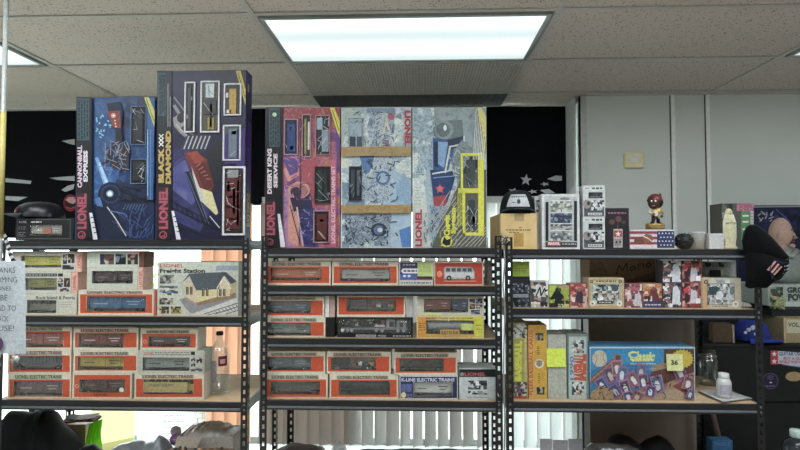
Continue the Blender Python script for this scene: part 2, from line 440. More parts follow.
blind(262, 347, .078, 'vertical_blind', 'nearly closed grey-brown vertical blind behind the left end of middle shelves', lambda k: .34 + .26 * k, slatmat('#c2b6b0', .36), .12, seed=2)
blind(351, 483, .080, 'vertical_blind', 'part-open grey vertical blind with bright gaps behind the middle shelves', lambda k: .50 + .26 * k, SL, .22, seed=5)
blind(486, 590, .081, 'vertical_blind', 'bright white vertical blind behind left end of right shelves', lambda k: .35 + .1 * math.sin(9 * k), SLW, .05, seed=8)
blind(203, 246, .082, 'vertical_blind', 'peach-coloured vertical blind behind the water bottle', lambda k: .42, PEACH, .12, seed=4)

def cloth(px0, px1, zt, zb, Y, name, label, prints=None, seed=1, amp=.009):
    rd = random.Random(seed); ph = [rd.uniform(0, 6) for _ in range(3)]
    A = P(px0, 200, Y).x; B = P(px1, 200, Y).x
    m = mat('#0c0d12', .9, 0, .12, 12, .15)
    def surf(x, z):
        u = (x - A) / (B - A)
        return Y + amp * math.sin(u * 7 + ph[0]) * .6 + amp * .5 * math.sin(u * 15 + ph[1] + z * 2)
    mb = MB()
    def fn(u, v):
        x = A + (B - A) * u; z = zb(u) + (zt - zb(u)) * v
        return (x, surf(x, z), z)
    mb.grid(fn, 40, 16, m, True, (0, .003, 0))
    if prints:
        def f2(px, py):
            p = P(px, py, Y); return (p.x, surf(p.x, p.z) - .0015, p.z)
        prints(Print(mb, Y, fn=f2))
    o = build(name, mb); tag(o, label, 'cloth')
    return o
ZT = CEIL - .016
GS = mat('#b9bdc2', .8)
def pr_left(p):
    for pts in ([(5, 178), (32, 181), (31, 184), (5, 182)], [(5, 196), (28, 197), (18, 201), (5, 200)], [(62, 141), (75, 139), (75, 145), (70, 144)],
                [(50, 178), (75, 176), (75, 181), (58, 180)], [(62, 190), (68, 186), (75, 184), (74, 189), (66, 192)]):
        p.poly(pts, GS)
    p.ell(71, 203, 7, 8.5, mat('#8d2431')); p.ell(71, 203, 5.6, 7, mat('#2a1117')); p.poly([(66, 200), (69, 197), (74, 197), (77, 201), (74, 204), (70, 203)], mat('#c9a0a4')); p.line([(67, 207), (71, 209), (75, 207)], 1.2, mat('#b04450'))
cloth(-30, 245.5, ZT, lambda u: P(400, (236 + 2 * math.sin(9 * u)) if u < .9 else 207, 3.6).z, 3.6, 'flag_cloth', 'black cloth with pale streaks covering the window behind the left shelves', pr_left, 3)
cloth(246, 483.5, ZT, lambda u: P(400, 205 if u < .08 else 212, 3.6).z, 3.6, 'black_cloth', 'plain black cloth over the window behind the leaning train sets', None, 5)
def pr_right(p):
    p.star(526, 180, 6.2, GS, .1); p.star(513, 191, 6, GS, .35, .5); p.star(533, 191.5, 5.5, GS, -.3, .42); p.star(500, 201, 6.5, GS, .5, .6)
    p.star(545, 184, 5, GS, .9, .45); p.poly([(547, 179), (556, 175.5), (562, 176), (562, 180.5), (555, 181)], GS)
    p.poly([(540, 190), (549, 189), (555, 193), (546, 194)], GS); p.line([(570, 135), (571, 141), (569, 145)], .7, GS)
cloth(485, 575, ZT, lambda u: P(400, 204 + 12 * u * u, 3.6).z, 3.6, 'flag_cloth', 'black flag with white stars hanging over the window on the right', pr_right, 9)

# things standing in the window, seen below the left shelves
D = 3.36
def board(px0, px1, py_top, Y, name, label, cat, draw, m):
    a = P(px0, py_top, Y); b = P(px1, py_top, Y); z0 = SILL
    mb = MB(); mb.box((a.x, Y, z0 + .001), (b.x, Y + .006, a.z), m); draw(Print(mb, Y, clamp=(a.x, b.x, z0, a.z))); tag(build(name, mb), label, cat)
SLm = slatmat('#f4f4f4', .5)
def dy(p):
    p.poly([(93, 446), (134, 437), (134, 452), (93, 452)], slatmat('#e8e8c0', .5))
board(92, 134.5, 402, 3.47, 'yellow_poster', 'pale yellow poster board standing in the left window', 'poster', dy, slatmat('#f3ecd0', .6))
def dsn(p):
    g = mat('#b6c4d6', .6); rd = random.Random(2)
    for x0, x1 in ((139, 155), (189, 205)):
        for r in range(10):
            y = 403 + r * 5
            p.line([(x0, y), (x1, y)], .5, g)
            for k in range(2):
                x = rd.uniform(x0 + 1, x1 - 1); p.line([(x, y), (x, y + 5)], .5, g)
    for r in range(6):
        p.textlines(163, 408 + r * 6, 185, 411 + r * 6, mat('#9a9a9a'), 1, r, 1.0)
board(138, 206, 402, 3.45, 'window_sign', 'white notice sign with pale stone-wall border in the left window', 'sign', dsn, slatmat('#ffffff', .65))
# greenery outside
mb = MB(); rd = random.Random(11); c = P(150, 275, 6.2)
for k in range(420):
    a = rd.uniform(0, 2 * PI); q = rd.random() ** .5; p = Vector((c.x + .55 * q * math.cos(a), c.y + .5 * rd.uniform(-1, 1), c.z - .5 + .62 * q * math.sin(a)))
    u = Vector((rd.uniform(-1, 1), rd.uniform(-1, 1), rd.uniform(-1, 1))).normalized() * .05; v = u.orthogonal().normalized() * .022
    mb.add([p - u, p - v, p + u, p + v], [(0, 1, 2, 3)], mat(rd.choice(['#6f9a45', '#86ab58', '#5b8738']), .6))
tree = thing('garden_shrub', (c.x, c.y, 0), 'leafy green shrub outside the left window', 'shrub')
f_ = build('foliage', mb, tree); f_['kind'] = 'stuff'
mb = MB(); mb.tube([(c.x, c.y, 0), (c.x + .03, c.y, .5), (c.x, c.y, c.z - .4)], [.04, .03, .015], mat('#5e4a38')); build('trunk', mb, tree)
mb = MB(); mb.box((-14, YW + .14, -.06), (14, 25, -.0), mat('#b9b6ae', .9, 0, .08, 1)); struct('ground', mb)

# ============================================================ SHELVING
YF = 2.07; YK = 2.52
FW = .026
levels = {}
def shelving(px0, px1, lv, label, topz, flx=1, side_post_clip=None):
    """lv: list of photo heights of the shelf surfaces at mid width"""
    cx = (px0 + px1) / 2
    x0 = P(px0, 300, YF).x; x1 = P(px1, 300, YF).x
    zs = [P(cx, y, YF).z for y in lv]
    t = thing('shelving_unit', ((x0 + x1) / 2, (YF + YK) / 2, 0), label, 'shelving', 'black slotted steel shelving units in a row')
    ztop = topz
    pitch = .0322
    for (px, py, sx, sy) in ((x0, YF, 1, 1), (x1, YF, -1, 1), (x0, YK, 1, -1), (x1, YK, -1, -1)):
        mb = MB(); th = .002
        n = int(ztop / pitch); hw = .0045
        xa, xb = sorted((px, px + sx * FW)); xm = (xa + xb) / 2
        yo = py if sy > 0 else py - th
        mb.box((xa, yo, .004), (xm - hw, yo + th, ztop), METAL); mb.box((xm + hw, yo, .004), (xb, yo + th, ztop), METAL)
        for k in range(n + 1):
            z1_ = k * pitch + .010; mb.box((xm - hw, yo, max(.004, z1_ - .0085 + .001)), (xm + hw, yo + th, min(ztop, z1_ + .0085)), METAL)
        ya, yb = sorted((py + sy * th, py + sy * FW)); ym = (ya + yb) / 2; xo = px if sx > 0 else px - th
        mb.box((xo, ya, .004), (xo + th, ym - hw, ztop), METAL); mb.box((xo, ym + hw, .004), (xo + th, yb, ztop), METAL)
        for k in range(n + 1):
            z1_ = k * pitch + .010; mb.box((xo, ym - hw, max(.004, z1_ - .0085 + .001)), (xo + th, ym + hw, min(ztop, z1_ + .0085)), METAL)
        po = build('post', mb, t)
        mb = MB(); mb.box((min(px - sx * .001, px + sx * .03), min(py - sy * .001, py + sy * .03), 0), (max(px - sx * .001, px + sx * .03), max(py - sy * .001, py + sy * .03), .012), mat('#0d0d0d')); build('foot', mb, po)
    for z in zs + [.12]:
        for fy, s in ((YF + .0022, 1), (YK - .0022, -1)):
            mb = MB(); H = .038
            y_in = fy + s * .010
            mb.bevel_box((x0 + .003, min(fy, y_in), z - H), (x1 - .003, max(fy, y_in), z), METAL, .002)
            mb.bevel_box((x0 + FW + .001, min(fy - s * .004, fy), z - H * .82), (x1 - FW - .001, max(fy - s * .004, fy) - (0 if s > 0 else 0), z - H * .60), mat('#5a5d62', .3, 0, .1), .002)  # lip coloured lighter to stand in for the highlight along the beam
            for k in range(2):      # rivets in the slots
                for xx in (x0 + FW / 2, x1 - FW / 2):
                    zz = z - .010 - k * .019
                    mb.box((xx - .003, fy - s * .0035, zz - .004), (xx + .003, fy, zz + .004), mat('#77797c', .3, .6))
            build('beam', mb, t)
        for xx, s in ((x0 + .0022, 1), (x1 - .0022, -1)):
            mb = MB(); mb.bevel_box((min(xx, xx + s * .010), YF + .013, z - .038), (max(xx, xx + s * .010), YK - .013, z), METAL, .002); build('side_beam', mb, t)
        mb = MB(); mb.box((x0 + .0125, YF + .0125, z - .014), (x1 - .0125, YK - .0125, z - .0005), mat('#b79c7c', .6, 0, .12, 30)); build('shelf_board', mb, t)
    return t, x0, x1, zs
ZTOP = P(400, 237, YF).z
LU = shelving(-2, 248.5, [240.3, 316.6, 401.2, 500], 'black steel shelving unit on the left, filled with orange train boxes', P(120, 238, YF).z)
MU = shelving(261, 502, [248.2, 286, 339, 401, 500], 'middle black steel shelving unit between the two others', P(380, 236, YF).z)
RU = shelving(506, 762, [249.4, 309.2, 403.2, 500], 'black steel shelving unit on the right, holding sports card boxes', P(630, 237, YF).z)
Lz, Mz, Rz = LU[3], MU[3], RU[3]
EPS = .0008

# ============================================================ CARTONS
INKS[:] = [.86, .80]
YC = 2.10     # fronts of the cartons on the shelves
class Carton:
    """cardboard carton standing on z0; front read off the photo"""
    def __init__(s, x0, y0, x1, z0, D=YC, depth=.09, y1=None, m=CREAM, holes=(), name='train_box', label='', cat='boxed train car', group=None, side=None, gap=.0015):
        a = P(x0, y0, D); b = P(x1, y0, D)
        s.xa, s.xb = a.x + gap / 2, b.x - gap / 2; s.zt = P((x0 + x1) / 2, y0, D).z; s.z0 = z0 + EPS; s.D = D; s.depth = depth
        s.px = (x0, y0, x1, y1)
        s.t = thing(name, ((s.xa + s.xb) / 2, D + depth / 2, s.z0), label, cat, group)
        mb = s.mb = MB(); th = .0012; mm = mat(m, .5) if isinstance(m, str) else m; sd = side or mm
        if holes:
            s.holes = []
            mb.box((s.xa, D + depth - th, s.z0), (s.xb, D + depth, s.zt), mm)
            mb.box((s.xa, D, s.z0), (s.xa + th, D + depth - th, s.zt), sd); mb.box((s.xb - th, D, s.z0), (s.xb, D + depth - th, s.zt), sd)
            mb.box((s.xa + th, D, s.z0), (s.xb - th, D + depth - th, s.z0 + th), mm); mb.box((s.xa + th, D, s.zt - th), (s.xb - th, D + depth - th, s.zt), mm)
            hx0, hy0, hx1, hy1 = holes
            h0 = P(hx0, hy1, D); h1 = P(hx1, hy0, D)
            h0.x = max(h0.x, s.xa + .003); h1.x = min(h1.x, s.xb - .003); h0.z = max(h0.z, s.z0 + .003); h1.z = min(h1.z, s.zt - .003)
            s.h = (h0.x, h0.z, h1.x, h1.z)
            mb.box((s.xa + th, D, s.z0 + th), (s.xb - th, D + th, h0.z), mm); mb.box((s.xa + th, D, h1.z), (s.xb - th, D + th, s.zt - th), mm)
            mb.box((s.xa + th, D, h0.z), (h0.x, D + th, h1.z), mm); mb.box((h1.x, D, h0.z), (s.xb - th, D + th, h1.z), mm)
        else:
            mb.box((s.xa, D, s.z0), (s.xb, D + depth, s.zt), mm)
        s.p = Print(mb, D, clamp=(s.xa, s.xb, s.z0, s.zt))
        s.xpx0, s.xpx1 = x0, x1
    def clampy(s): return s.z0
    def done(s): 
        build('carton', s.mb, s.t)
        if hasattr(s, 'h'):
            m2 = MB(); h = s.h; m2.box((h[0] + .0003, s.D + .0013, h[1] + .0003), (h[2] - .0003, s.D + .0016, h[3] - .0003), FILM); build('window_film', m2, s.t)
        return s.t
def toy(parent, h, D, kind, col, roof=None, seed=1, letter=None):
    """model rail wagon inside a carton opening h = (x0, z0, x1, z1)"""
    x0, z0, x1, z1 = h; W = x1 - x0; H = z1 - z0; x0 += W * .02; x1 -= W * .02
    y0 = D + .012; y1 = D + .045; zb = z0 + H * .2; zt = z1 - H * .04
    m = mat(col, .45) if isinstance(col, str) else col; dkm = mat('#19191c', .5)
    mb = MB(); rd = random.Random(seed)
    if kind in ('box', 'reefer', 'stock'):
        mb.bevel_box((x0, y0, zb), (x1, y1, zt), m, .002)
        n = 12
        for k in range(n + 1):
            x = x0 + (x1 - x0) * k / n; mb.box((x - .0006, y0 - .0012, zb + .001), (x + .0006, y0, zt - .002), m)
        c = (x0 + x1) / 2; mb.box((c - W * .07, y0 - .002, zb + .001), (c + W * .07, y0 - .0005, zt - .003), m)
        mb.box((x0 - .0, y0 - .0015, zt - .0025), (x1, y1, zt), mat(roof, .5) if roof else dkm)
        for (f0, f1, fy) in ((.08, .32, .35), (.62, .86, .55), (.66, .82, .3)):
            zz = zb + (zt - zb) * fy
            mb.box((x0 + W * f0, y0 - .0016, zz), (x0 + W * f1, y0 - .0013, zz + H * .07), mat(letter or '#c9c4ba'))
    elif kind == 'hopper':
        n = 14
        V = [(x0, zt), (x1, zt), (x1 - W * .02, zb + H * .25), (x1 - W * .2, zb), (x0 + W * .2, zb), (x0 + W * .02, zb + H * .25)]
        mb.add([(x, y0, z) for x, z in V] + [(x, y1, z) for x, z in V], [tuple(range(6)), tuple(reversed(range(6, 12)))] + [(i, i + 6, (i + 1) % 6 + 6, (i + 1) % 6) for i in range(6)], m)
        for k in range(1, n):
            x = x0 + (x1 - x0) * k / n; mb.box((x - .0009, y0 - .002, zb + (H * .1 if 3 < k < n - 3 else H * .3)), (x + .0009, y0, zt - .001), m)
        mb.box((x0, y0 - .0025, zt - .002), (x1, y1, zt), m)
    elif kind == 'tank':
        zc = (zb + zt) / 2; r = (zt - zb) / 2
        mb.tube([(x0, (y0 + y1) / 2, zc), (x0 + .004, (y0 + y1) / 2, zc), (x1 - .004, (y0 + y1) / 2, zc), (x1, (y0 + y1) / 2, zc)], [r * .6, r, r, r * .6], m, 16)
        c = (x0 + x1) / 2; mb.lathe((c, (y0 + y1) / 2, zt - .003), [(.007, 0), (.007, .005), (.005, .006)], dkm, 12)
        mb.box((x0, y0, zb - .002), (x1, y1, zb + .001), dkm)
    elif kind == 'gondola':
        mb.box((x0, y0, zb), (x1, y1, zb + (zt - zb) * .6), m)
        for k in range(13):
            x = x0 + (x1 - x0) * k / 12; mb.box((x - .0007, y0 - .0015, zb), (x + .0007, y0, zb + (zt - zb) * .6), m)
        for k in range(7):
            x = x0 + (x1 - x0) * (k + .5) / 7; mb.ball((x, (y0 + y1) / 2, zb + (zt - zb) * .62), (W * .06, .014, (zt - zb) * .3), dkm, 8, 6)
    elif kind == 'crane':
        mb.box((x0, y0, zb), (x1, y1, zb + H * .12), m)
        mb.bevel_box((x0 + W * .05, y0, zb + H * .12), (x0 + W * .38, y1, zt), m, .002)
        mb.tube([(x0 + W * .36, y0 + .006, zb + H * .2), (x0 + W * .95, y0 + .006, zt - H * .1)], .0016, mat('#8c8c8c'))
        mb.tube([(x0 + W * .36, y0 + .006, zb + H * .35), (x0 + W * .95, y0 + .006, zt - H * .1)], .0012, mat('#8c8c8c'))
        for k in range(4): mb.bevel_box((x0 + W * (.45 + .13 * k), y0, zb + H * .12), (x0 + W * (.54 + .13 * k), y1 - .01, zb + H * (.3 + .1 * (k % 2))), mat(['#9a3a2c', '#c7c2b6', '#3d4d6e', '#b08a3a'][k]), .001)
    b = build('toy_wagon', mb, parent)
    mw = MB()
    mw.box((x0 + .002, y0 + .004, zb - .002), (x1 - .002, y1 - .004, zb - .0002), dkm)
    r = H * .09
    for f in (.1, .2, .8, .9):
        x = x0 + W * f; mw.tube([(x, y0 + .001, z0 + r + H * .02), (x, y0 + .004, z0 + r + H * .02)], r, mat('#3b3b3e', .4, .5), 10)
    build('wheel_set', mw, b)
    return b
def flapside(c, px, depth=.05, m=CREAM): pass
def train_box(x0, y0, x1, z0, win, col, kind='box', hdr=None, label='', full=False, group='orange windowed train boxes', panel_r=None, bottom=None, letter=None, depth=.09, seed=1, D=YC, roof=None, tagm=None):
    """orange windowed wagon carton. win in photo px"""
    c = Carton(x0, y0, x1, z0, D=D, holes=win, label=label, group=group, name='train_car_box', depth=depth, m=CREAM)
    p = c.p; yb = bottom
    hy = hdr[1] if hdr else y0 + 1.2
    wx0, wy0, wx1, wy1 = win
    o = mat(ORANGE, .45)
    L, R_, T, B = x0 + 1.6, x1 - 1.8, hy + .2, yb - 1.5
    if wx0 > L: p.rect(L, T, wx0, B, o)
    p.rect(max(L, wx0), T, wx1, wy0, o); p.rect(max(L, wx0), wy1, wx1, B, o); p.rect(wx1, T, R_, B, o)
    if hdr:
        tx0 = x0 + (x1 - x0) * .12; tx1 = x1 - (x1 - x0) * .16
        p.rect(tx0 - 1, hdr[0] + .2, tx1 + 1, hdr[1] - .2, mat('#a8a08e', .6))
        p.text('LIONEL ELECTRIC TRAINS', tx0, hdr[0] + .5, tx1, hdr[1] - .5, mat('#17171b'), bold=.015)
    if full:
        p.text('LIONEL', (wx0 + wx1) / 2 - 8, B - 3.6, (wx0 + wx1) / 2 + 6, B - .9, mat('#3a1512'))
        p.ell(x0 + 4.5, (wy0 + wy1) / 2, 1.8, 1.8, mat('#e0a890')); p.ell(x0 + 4.5, (wy0 + wy1) / 2, 1.2, 1.2, o)
    if tagm: p.rect(*tagm, mat('#d6d65a'))
    c.done()
    toy(c.t, c.h, D, kind, col, roof=roof, seed=seed, letter=letter)
    return c
# ------------------------------------------------------------ LEFT UNIT, orange boxes, lower shelf (top surface Lz[2])
GL = 'orange windowed train boxes on the left unit'
z = Lz[2]
a = train_box(8, 374, 71.5, z, (13, 381, 62.5, 396.5), '#5f4a4a', 'box', (374.6, 379.2), 'orange train box with dusky grey-brown wagon, bottom left of the left unit\'s lower shelf', bottom=398.5, group=GL, letter='#a79a98')
b = train_box(8, 350, 71.5, a.zt, (12, 356, 62.5, 370), '#4a4448', 'hopper', (350.6, 355.2), 'orange train box with dark ribbed hopper, left column middle of the left unit', bottom=373.5, group=GL)
train_box(8, 326.8, 72, b.zt, (12, 333, 63.5, 347), '#9c4a38', 'box', (327.2, 331), 'orange train box with rust red boxcar, left column top of the left unit', bottom=349, group=GL)
a = train_box(72.5, 373.5, 132, z, (79, 379.5, 125, 392.5), '#43292a', 'box', None, 'orange box with dark maroon wagon and round white sticker, bottom middle of the left unit', True, bottom=398.5, group=GL, letter='#8a6a5c')
mb = MB(); pp = Print(mb, YC); pp.ell(121.5, 390, 2.4, 2.4, mat('#e6e2da')); build('price_sticker', mb, a.t, 'round white price sticker')
b = train_box(73.5, 350.5, 138, a.zt, (77.5, 357, 123.5, 369.5), '#b79a2c', 'reefer', (351.6, 355.6), 'orange train box with mustard yellow wagon in the middle of the left unit', bottom=372, group=GL, letter='#3a3420', roof='#8a7522')
train_box(73.5, 327.5, 138.5, b.zt, (78, 334, 124, 347.5), '#7a2f2a', 'box', (328.6, 332.4), 'orange train box with dark red boxcar, top of middle column on the left unit', bottom=349, group=GL, letter='#d8cfc8')
a = train_box(134.5, 373.5, 204, z, (143.5, 380, 193.5, 394), '#a8893c', 'gondola', (374.5, 378.6), 'orange box with gold open wagon, bottom right of the left unit', bottom=398.5, group=GL, panel_r=None)
mb = MB(); mb.box((P(145, 0, YC).x, YC + .006, P(0, 391, YC).z), (P(192, 0, YC).x, YC + .010, P(168, 382.5, YC).z), mat('#b39a55', .5)); pp = Print(mb, YC + .006); pp.text('UNION EQUITY', 149, 383.8, 174, 387.2, mat('#2b2a2a')); build('wagon_side', mb, a.t)
# grey box with blue-grey boxcar and open end flap
c = Carton(137.5, 350.5, 203.5, a.zt, holes=(142.5, 357.8, 189.5, 370.5), m='#b8b8aa', label='pale grey train box with blue-grey boxcar, between two orange boxes beside the bottle', name='train_car_box')
c.p.text('LIONEL', 144, 352, 154, 355, mat('#b33a30')); c.p.textlines(155, 351.8, 190, 355.5, mat('#333'), 2, 4)
c.p.rect(191, 351.5, 195, 355, INK)
for q in ((191, 357, 195.5, 361.5, '#4a4e63'), (196.5, 357, 202, 363, '#3a2c2a'), (191, 362.5, 195.5, 366.5, '#3c3c44'), (191, 367.5, 202.5, 371.5, '#5a5a60')): c.p.mosaic(q[0], q[1], q[2], q[3], [q[4], '#8b8b90', '#2b2b30', '#c0b8a8'], 3, 3, 5)
zz = c.zt; c.done(); toy(c.t, c.h, YC, 'box', '#87908f', roof='#55595c', letter='#2c2c30')
mb = MB(); q0 = P(203.5, 372, YC); q1 = P(210, 344.5, YC - .012)
mb.add([(c.xb + .0004, YC, c.z0), (c.xb + .016, YC - .025, c.z0 + .002), (c.xb + .018, YC - .027, zz + .004), (c.xb + .0004, YC, zz)], [(0, 1, 2, 3)], mat('#b3a79a', .6))
mb.add([(c.xb + .0006, YC + .001, c.z0), (c.xb + .0162, YC - .024, c.z0 + .002), (c.xb + .0182, YC - .026, zz + .004), (c.xb + .0006, YC + .001, zz)], [(3, 2, 1, 0)], mat('#b3a79a', .6))
build('end_flap', mb, c.t)
train_box(140.5, 328, 197.5, zz, (148, 336.5, 190.5, 346.5), '#4a3434', 'box', (330, 333.6), 'orange train box with dark brown boxcar lettered in white, top right beside the bottle', True, bottom=349, group=GL, letter='#e2dcd4')
# water bottle
bx = P(219, 395, 2.20); t = thing('water_bottle', (bx.x, 2.20, Lz[2] + EPS), 'clear plastic water bottle with dark label beside the orange train boxes', 'bottle')
H = P(219, 331, 2.20).z - Lz[2]; R = .040
glass = film('#eef4f6', .16, .1, 8)
mb = MB(); mb.lathe((bx.x, 2.20, Lz[2] + EPS), [(R * .8, 0), (R, .006), (R, H * .60), (R * .93, H * .68), (R * .5, H * .82), (R * .3, H * .87), (R * .3, H * .93)], glass, 28); build('bottle', mb, t)
mb = MB(); mb.lathe((bx.x, 2.20, Lz[2] + EPS + H * .932), [(R * .36, 0), (R * .36, H * .05), (R * .3, H * .06)], mat('#1d1d22', .4), 20); build('cap', mb, t)
mb = MB()
def arcpatch(a0, a1, z0, z1, m, r=R * 1.015):
    V = []; n = 10
    for i in range(n + 1):
        an = a0 + (a1 - a0) * i / n
        V += [(bx.x + r * math.sin(an), 2.20 - r * math.cos(an), z0), (bx.x + r * math.sin(an), 2.20 - r * math.cos(an), z1)]
    mb.add(V, [(2 * i, 2 * i + 2, 2 * i + 3, 2 * i + 1) for i in range(n)], m, True)
zb = Lz[2]
arcpatch(-1.25, -.75, zb + H * .06, zb + H * .60, mat('#2a2a2e'), R * 1.012)
arcpatch(.25, 1.15, zb + H * .46, zb + H * .62, mat('#7c2434'), R * 1.012)
arcpatch(.4, .95, zb + H * .50, zb + H * .57, mat('#d8a8ae'), R * 1.02)
arcpatch(-.5, .1, zb + H * .2, zb + H * .55, mat('#9a8f96'), R * 1.012)
build('bottle_label', mb, t)

# ------------------------------------------------------------ LEFT UNIT, upper shelf (Lz[1])
z = Lz[1]
def collage(p, rs, seed=3):
    for i, (x0, y0, x1, y1) in enumerate(rs):
        p.mosaic(x0, y0, x1, y1, [['#2c2a33', '#6a4a44', '#bdb3a4', '#33405e'], ['#2b3a66', '#7c8699', '#1e1e26'], ['#33312f', '#a2968a', '#5a2e2a']][i % 3], 3, 3, seed + i)
c = Carton(12, 293.5, 77, z, holes=(27, 300, 56.5, 313), m='#c6c3b2', label='cream train box with dark grey wagon, bottom of the stack by the paper sign', name='train_car_box')
c.p.text('Rock Island & Peoria', 36, 296, 75, 299.4, mat('#2a2a2e')); c.p.textlines(58, 301, 73, 308, mat('#8a8a80'), 3, 3); z2 = c.zt; c.done(); toy(c.t, c.h, YC, 'gondola', '#716b5c')
c = Carton(12, 272, 71.5, z2, holes=(25, 278, 57, 290), m='#c4c3b4', label='pale train box with olive green wagon, middle of the left stack by the sign', name='train_car_box')
c.p.rect(25, 273.5, 57, 276.5, INK); c.p.textlines(26, 274, 56, 276, mat('#dcdcd4'), 1, 3); c.p.rect(58, 273.5, 63, 276.5, INK)
collage(c.p, [(58, 278, 63, 282), (58, 283, 63, 287), (64, 278, 70, 287), (60, 288, 69, 291.5)]); z3 = c.zt; c.done(); toy(c.t, c.h, YC, 'box', '#8b8a3a', roof='#6a6a30', letter='#4a4a20')
mb = MB(); pp = Print(mb, YC); mb.box((c.xb + .0016, YC, c.z0), (c.xb + .026, YC + .085, z3 - .001), mat('#e0a893', .5)); pp.text('LIONEL', 73, 275, 76, 290, mat('#b8483a'), rot=90)
o = build('train_car_box', mb); tag(o, 'salmon pink train box end standing beside the olive wagon box', 'boxed train car')
c = Carton(12, 251.5, 76, z3, holes=(21, 256, 61.5, 267.5), m='#c9c5b4', label='pale train box with bright yellow wagon, top of the left stack', name='train_car_box')
c.p.textlines(24, 253, 60, 254.6, mat('#555'), 1, 3)
collage(c.p, [(63, 254, 67, 258.5), (63, 259.5, 67, 264), (68, 254, 74.5, 263), (62.5, 265, 74, 269.5)], 9); z4 = c.zt; c.done(); toy(c.t, c.h, YC, 'box', '#cfc620', roof='#a39c1c', letter='#8f8a18')
mb = MB(); pp = Print(mb, YC); mb.box((c.xb + .0016, YC, c.z0), (c.xb + .024, YC + .085, z4 - .001), mat('#e4ae99', .5)); pp.text('LIONEL', 77.5, 254.5, 81, 268, mat('#b8483a'), rot=90)
o = build('train_car_box', mb); tag(o, 'salmon pink train box end beside the bright yellow wagon box', 'boxed train car')
# orange box with blue wagon
f = train_box(78.5, 290, 154, z, (86.5, 296.5, 146, 311.5), '#3f6488', 'box', (290.8, 294.2), 'orange train box with blue boxcar on the left unit\'s upper shelf', bottom=314.5, group=GL, letter='#8fb0cc', roof='#2f4a68')
mb = MB(); mb.box((f.xb + .001, YC + .002, f.z0), (f.xb + .010, YC + .085, f.zt - .002), mat('#b5573e', .6)); build('end_flap', mb, f.t)
e = Carton(87, 267.5, 138, f.zt, holes=(92, 271, 133, 283.5), m='#bfc2b2', label='pale grey train box with plum wagon resting on the blue wagon box', name='train_car_box'); e.done(); toy(e.t, e.h, YC, 'box', '#4a3338', roof='#33262a', letter='#8a7478')
mb = MB(); pp = Print(mb, YC); mb.box((e.xb + .0012, YC, e.z0), (e.xb + .021, YC + .085, e.zt), mat('#dcae9a', .5)); pp.text('LIONEL', 139, 270, 142.5, 287, mat('#b8584a'), rot=90); build('end_flap', mb, e.t)
d_ = Carton(87, 251, 139, e.zt, holes=None or (), m='#c6cabc', label='pale grey train box printed with three small pictures, above the plum wagon box', name='train_car_box')
collage(d_.p, [(100, 254, 114, 264.5), (115.5, 254, 126, 264.5), (127.5, 254, 138, 264.5)], 21); d_.p.textlines(89, 256, 97, 263, mat('#a8aca0'), 4, 4); d_.done()
mb = MB(); mb.box((d_.xb + .001, YC + .002, d_.z0), (d_.xb + .020, YC + .085, d_.zt - .003), mat('#6f4636', .6)); build('end_flap', mb, d_.t)
# freight station
c = Carton(157.5, 262, 239, z, depth=.12, m='#bdbfb0', name='model_building_box', label='large pale grey kit box picturing a freight station house', cat='model kit box', gap=.003)
p = c.p
p.text('LIONEL', 160, 264, 184, 267.5, mat('#b8402f')); p.text('Freight Station', 160, 268.6, 205, 274.2, mat('#1d1d20'), bold=.04); p.rect(216, 265.5, 238, 270.5, mat('#9aa3b0')); p.textlines(217, 266, 237, 270, mat('#6b7484'), 2, 4)
for i, (x0, y0, x1, y1) in enumerate(((160, 275, 174, 283.5), (159.5, 286, 178, 295), (159.5, 298, 173, 304.5), (159.5, 306.5, 169, 313.5), (171, 306.5, 181, 313.5))):
    p.mosaic(x0, y0, x1, y1, [['#444', '#a8a8a0', '#6a6a66'], ['#3c4a66', '#6f86a8', '#c9c3a8'], ['#3a3633', '#8a8478', '#bdb6a4'], ['#4a4238', '#b8a880', '#2a2a28'], ['#8a7a3a', '#c9b95e', '#33302a']][i], 5, 4, 30 + i)
p.poly([(179, 299.5), (203, 292), (238, 297), (197, 314), (190, 313)], mat('#8b8a8c'))
p.poly([(190, 314.5), (238, 297.5), (238.5, 314.5)], mat('#c9c9c4'))
for k in range(3): p.line([(206 + 11 * k - 2, 314), (238.5, 303 + 3.6 * k)], .9, mat('#4a4644'))
for k in range(9): p.line([(208 + k * 3.5, 314 - k * 1.2), (212 + k * 3.4, 314.4 - k * .6)], .7, mat('#5a5048'))
p.poly([(185, 290), (196, 294), (196.5, 305.5), (186, 299)], mat('#a98f74'))
p.poly([(196.5, 294), (222, 288.5), (230, 290), (236, 293), (236, 297), (197, 306)], mat('#8d7358'))
p.poly([(184.5, 286), (189, 277), (196.5, 293.5), (196.8, 303), (186, 297)], mat('#cdb99a'))
p.poly([(196.5, 291), (217, 287), (217, 297), (197, 302.5)], mat('#d2c48e')); p.poly([(217.5, 287), (224, 277.5), (230, 290), (230, 296), (218, 297)], mat('#cdbb97')); p.poly([(230, 285), (236, 283), (236, 292), (230, 294.5)], mat('#b7a277'))
p.poly([(181, 284), (189.5, 273.5), (224, 272), (219, 289), (196.5, 290.5), (189.5, 276)], mat('#51575e'))
p.poly([(222, 272), (226.5, 272.2), (237, 281.5), (231, 284), (224.5, 275.5), (219, 284)], mat('#464b52'))
p.line([(217, 288.5), (224, 276.6), (231, 289)], .9, mat('#e6e2d4'))
for x in (187.5, 191.5, 203.5, 207.5, 220.5, 224.5):
    p.rect(x - 1.2, 287 if x < 195 else 289, x + 1.2, 294.5 if x < 195 else 296, mat('#33302c')); p.line([(x, 288), (x, 295.5)], .3, mat('#c9bf9c'))
c.done()
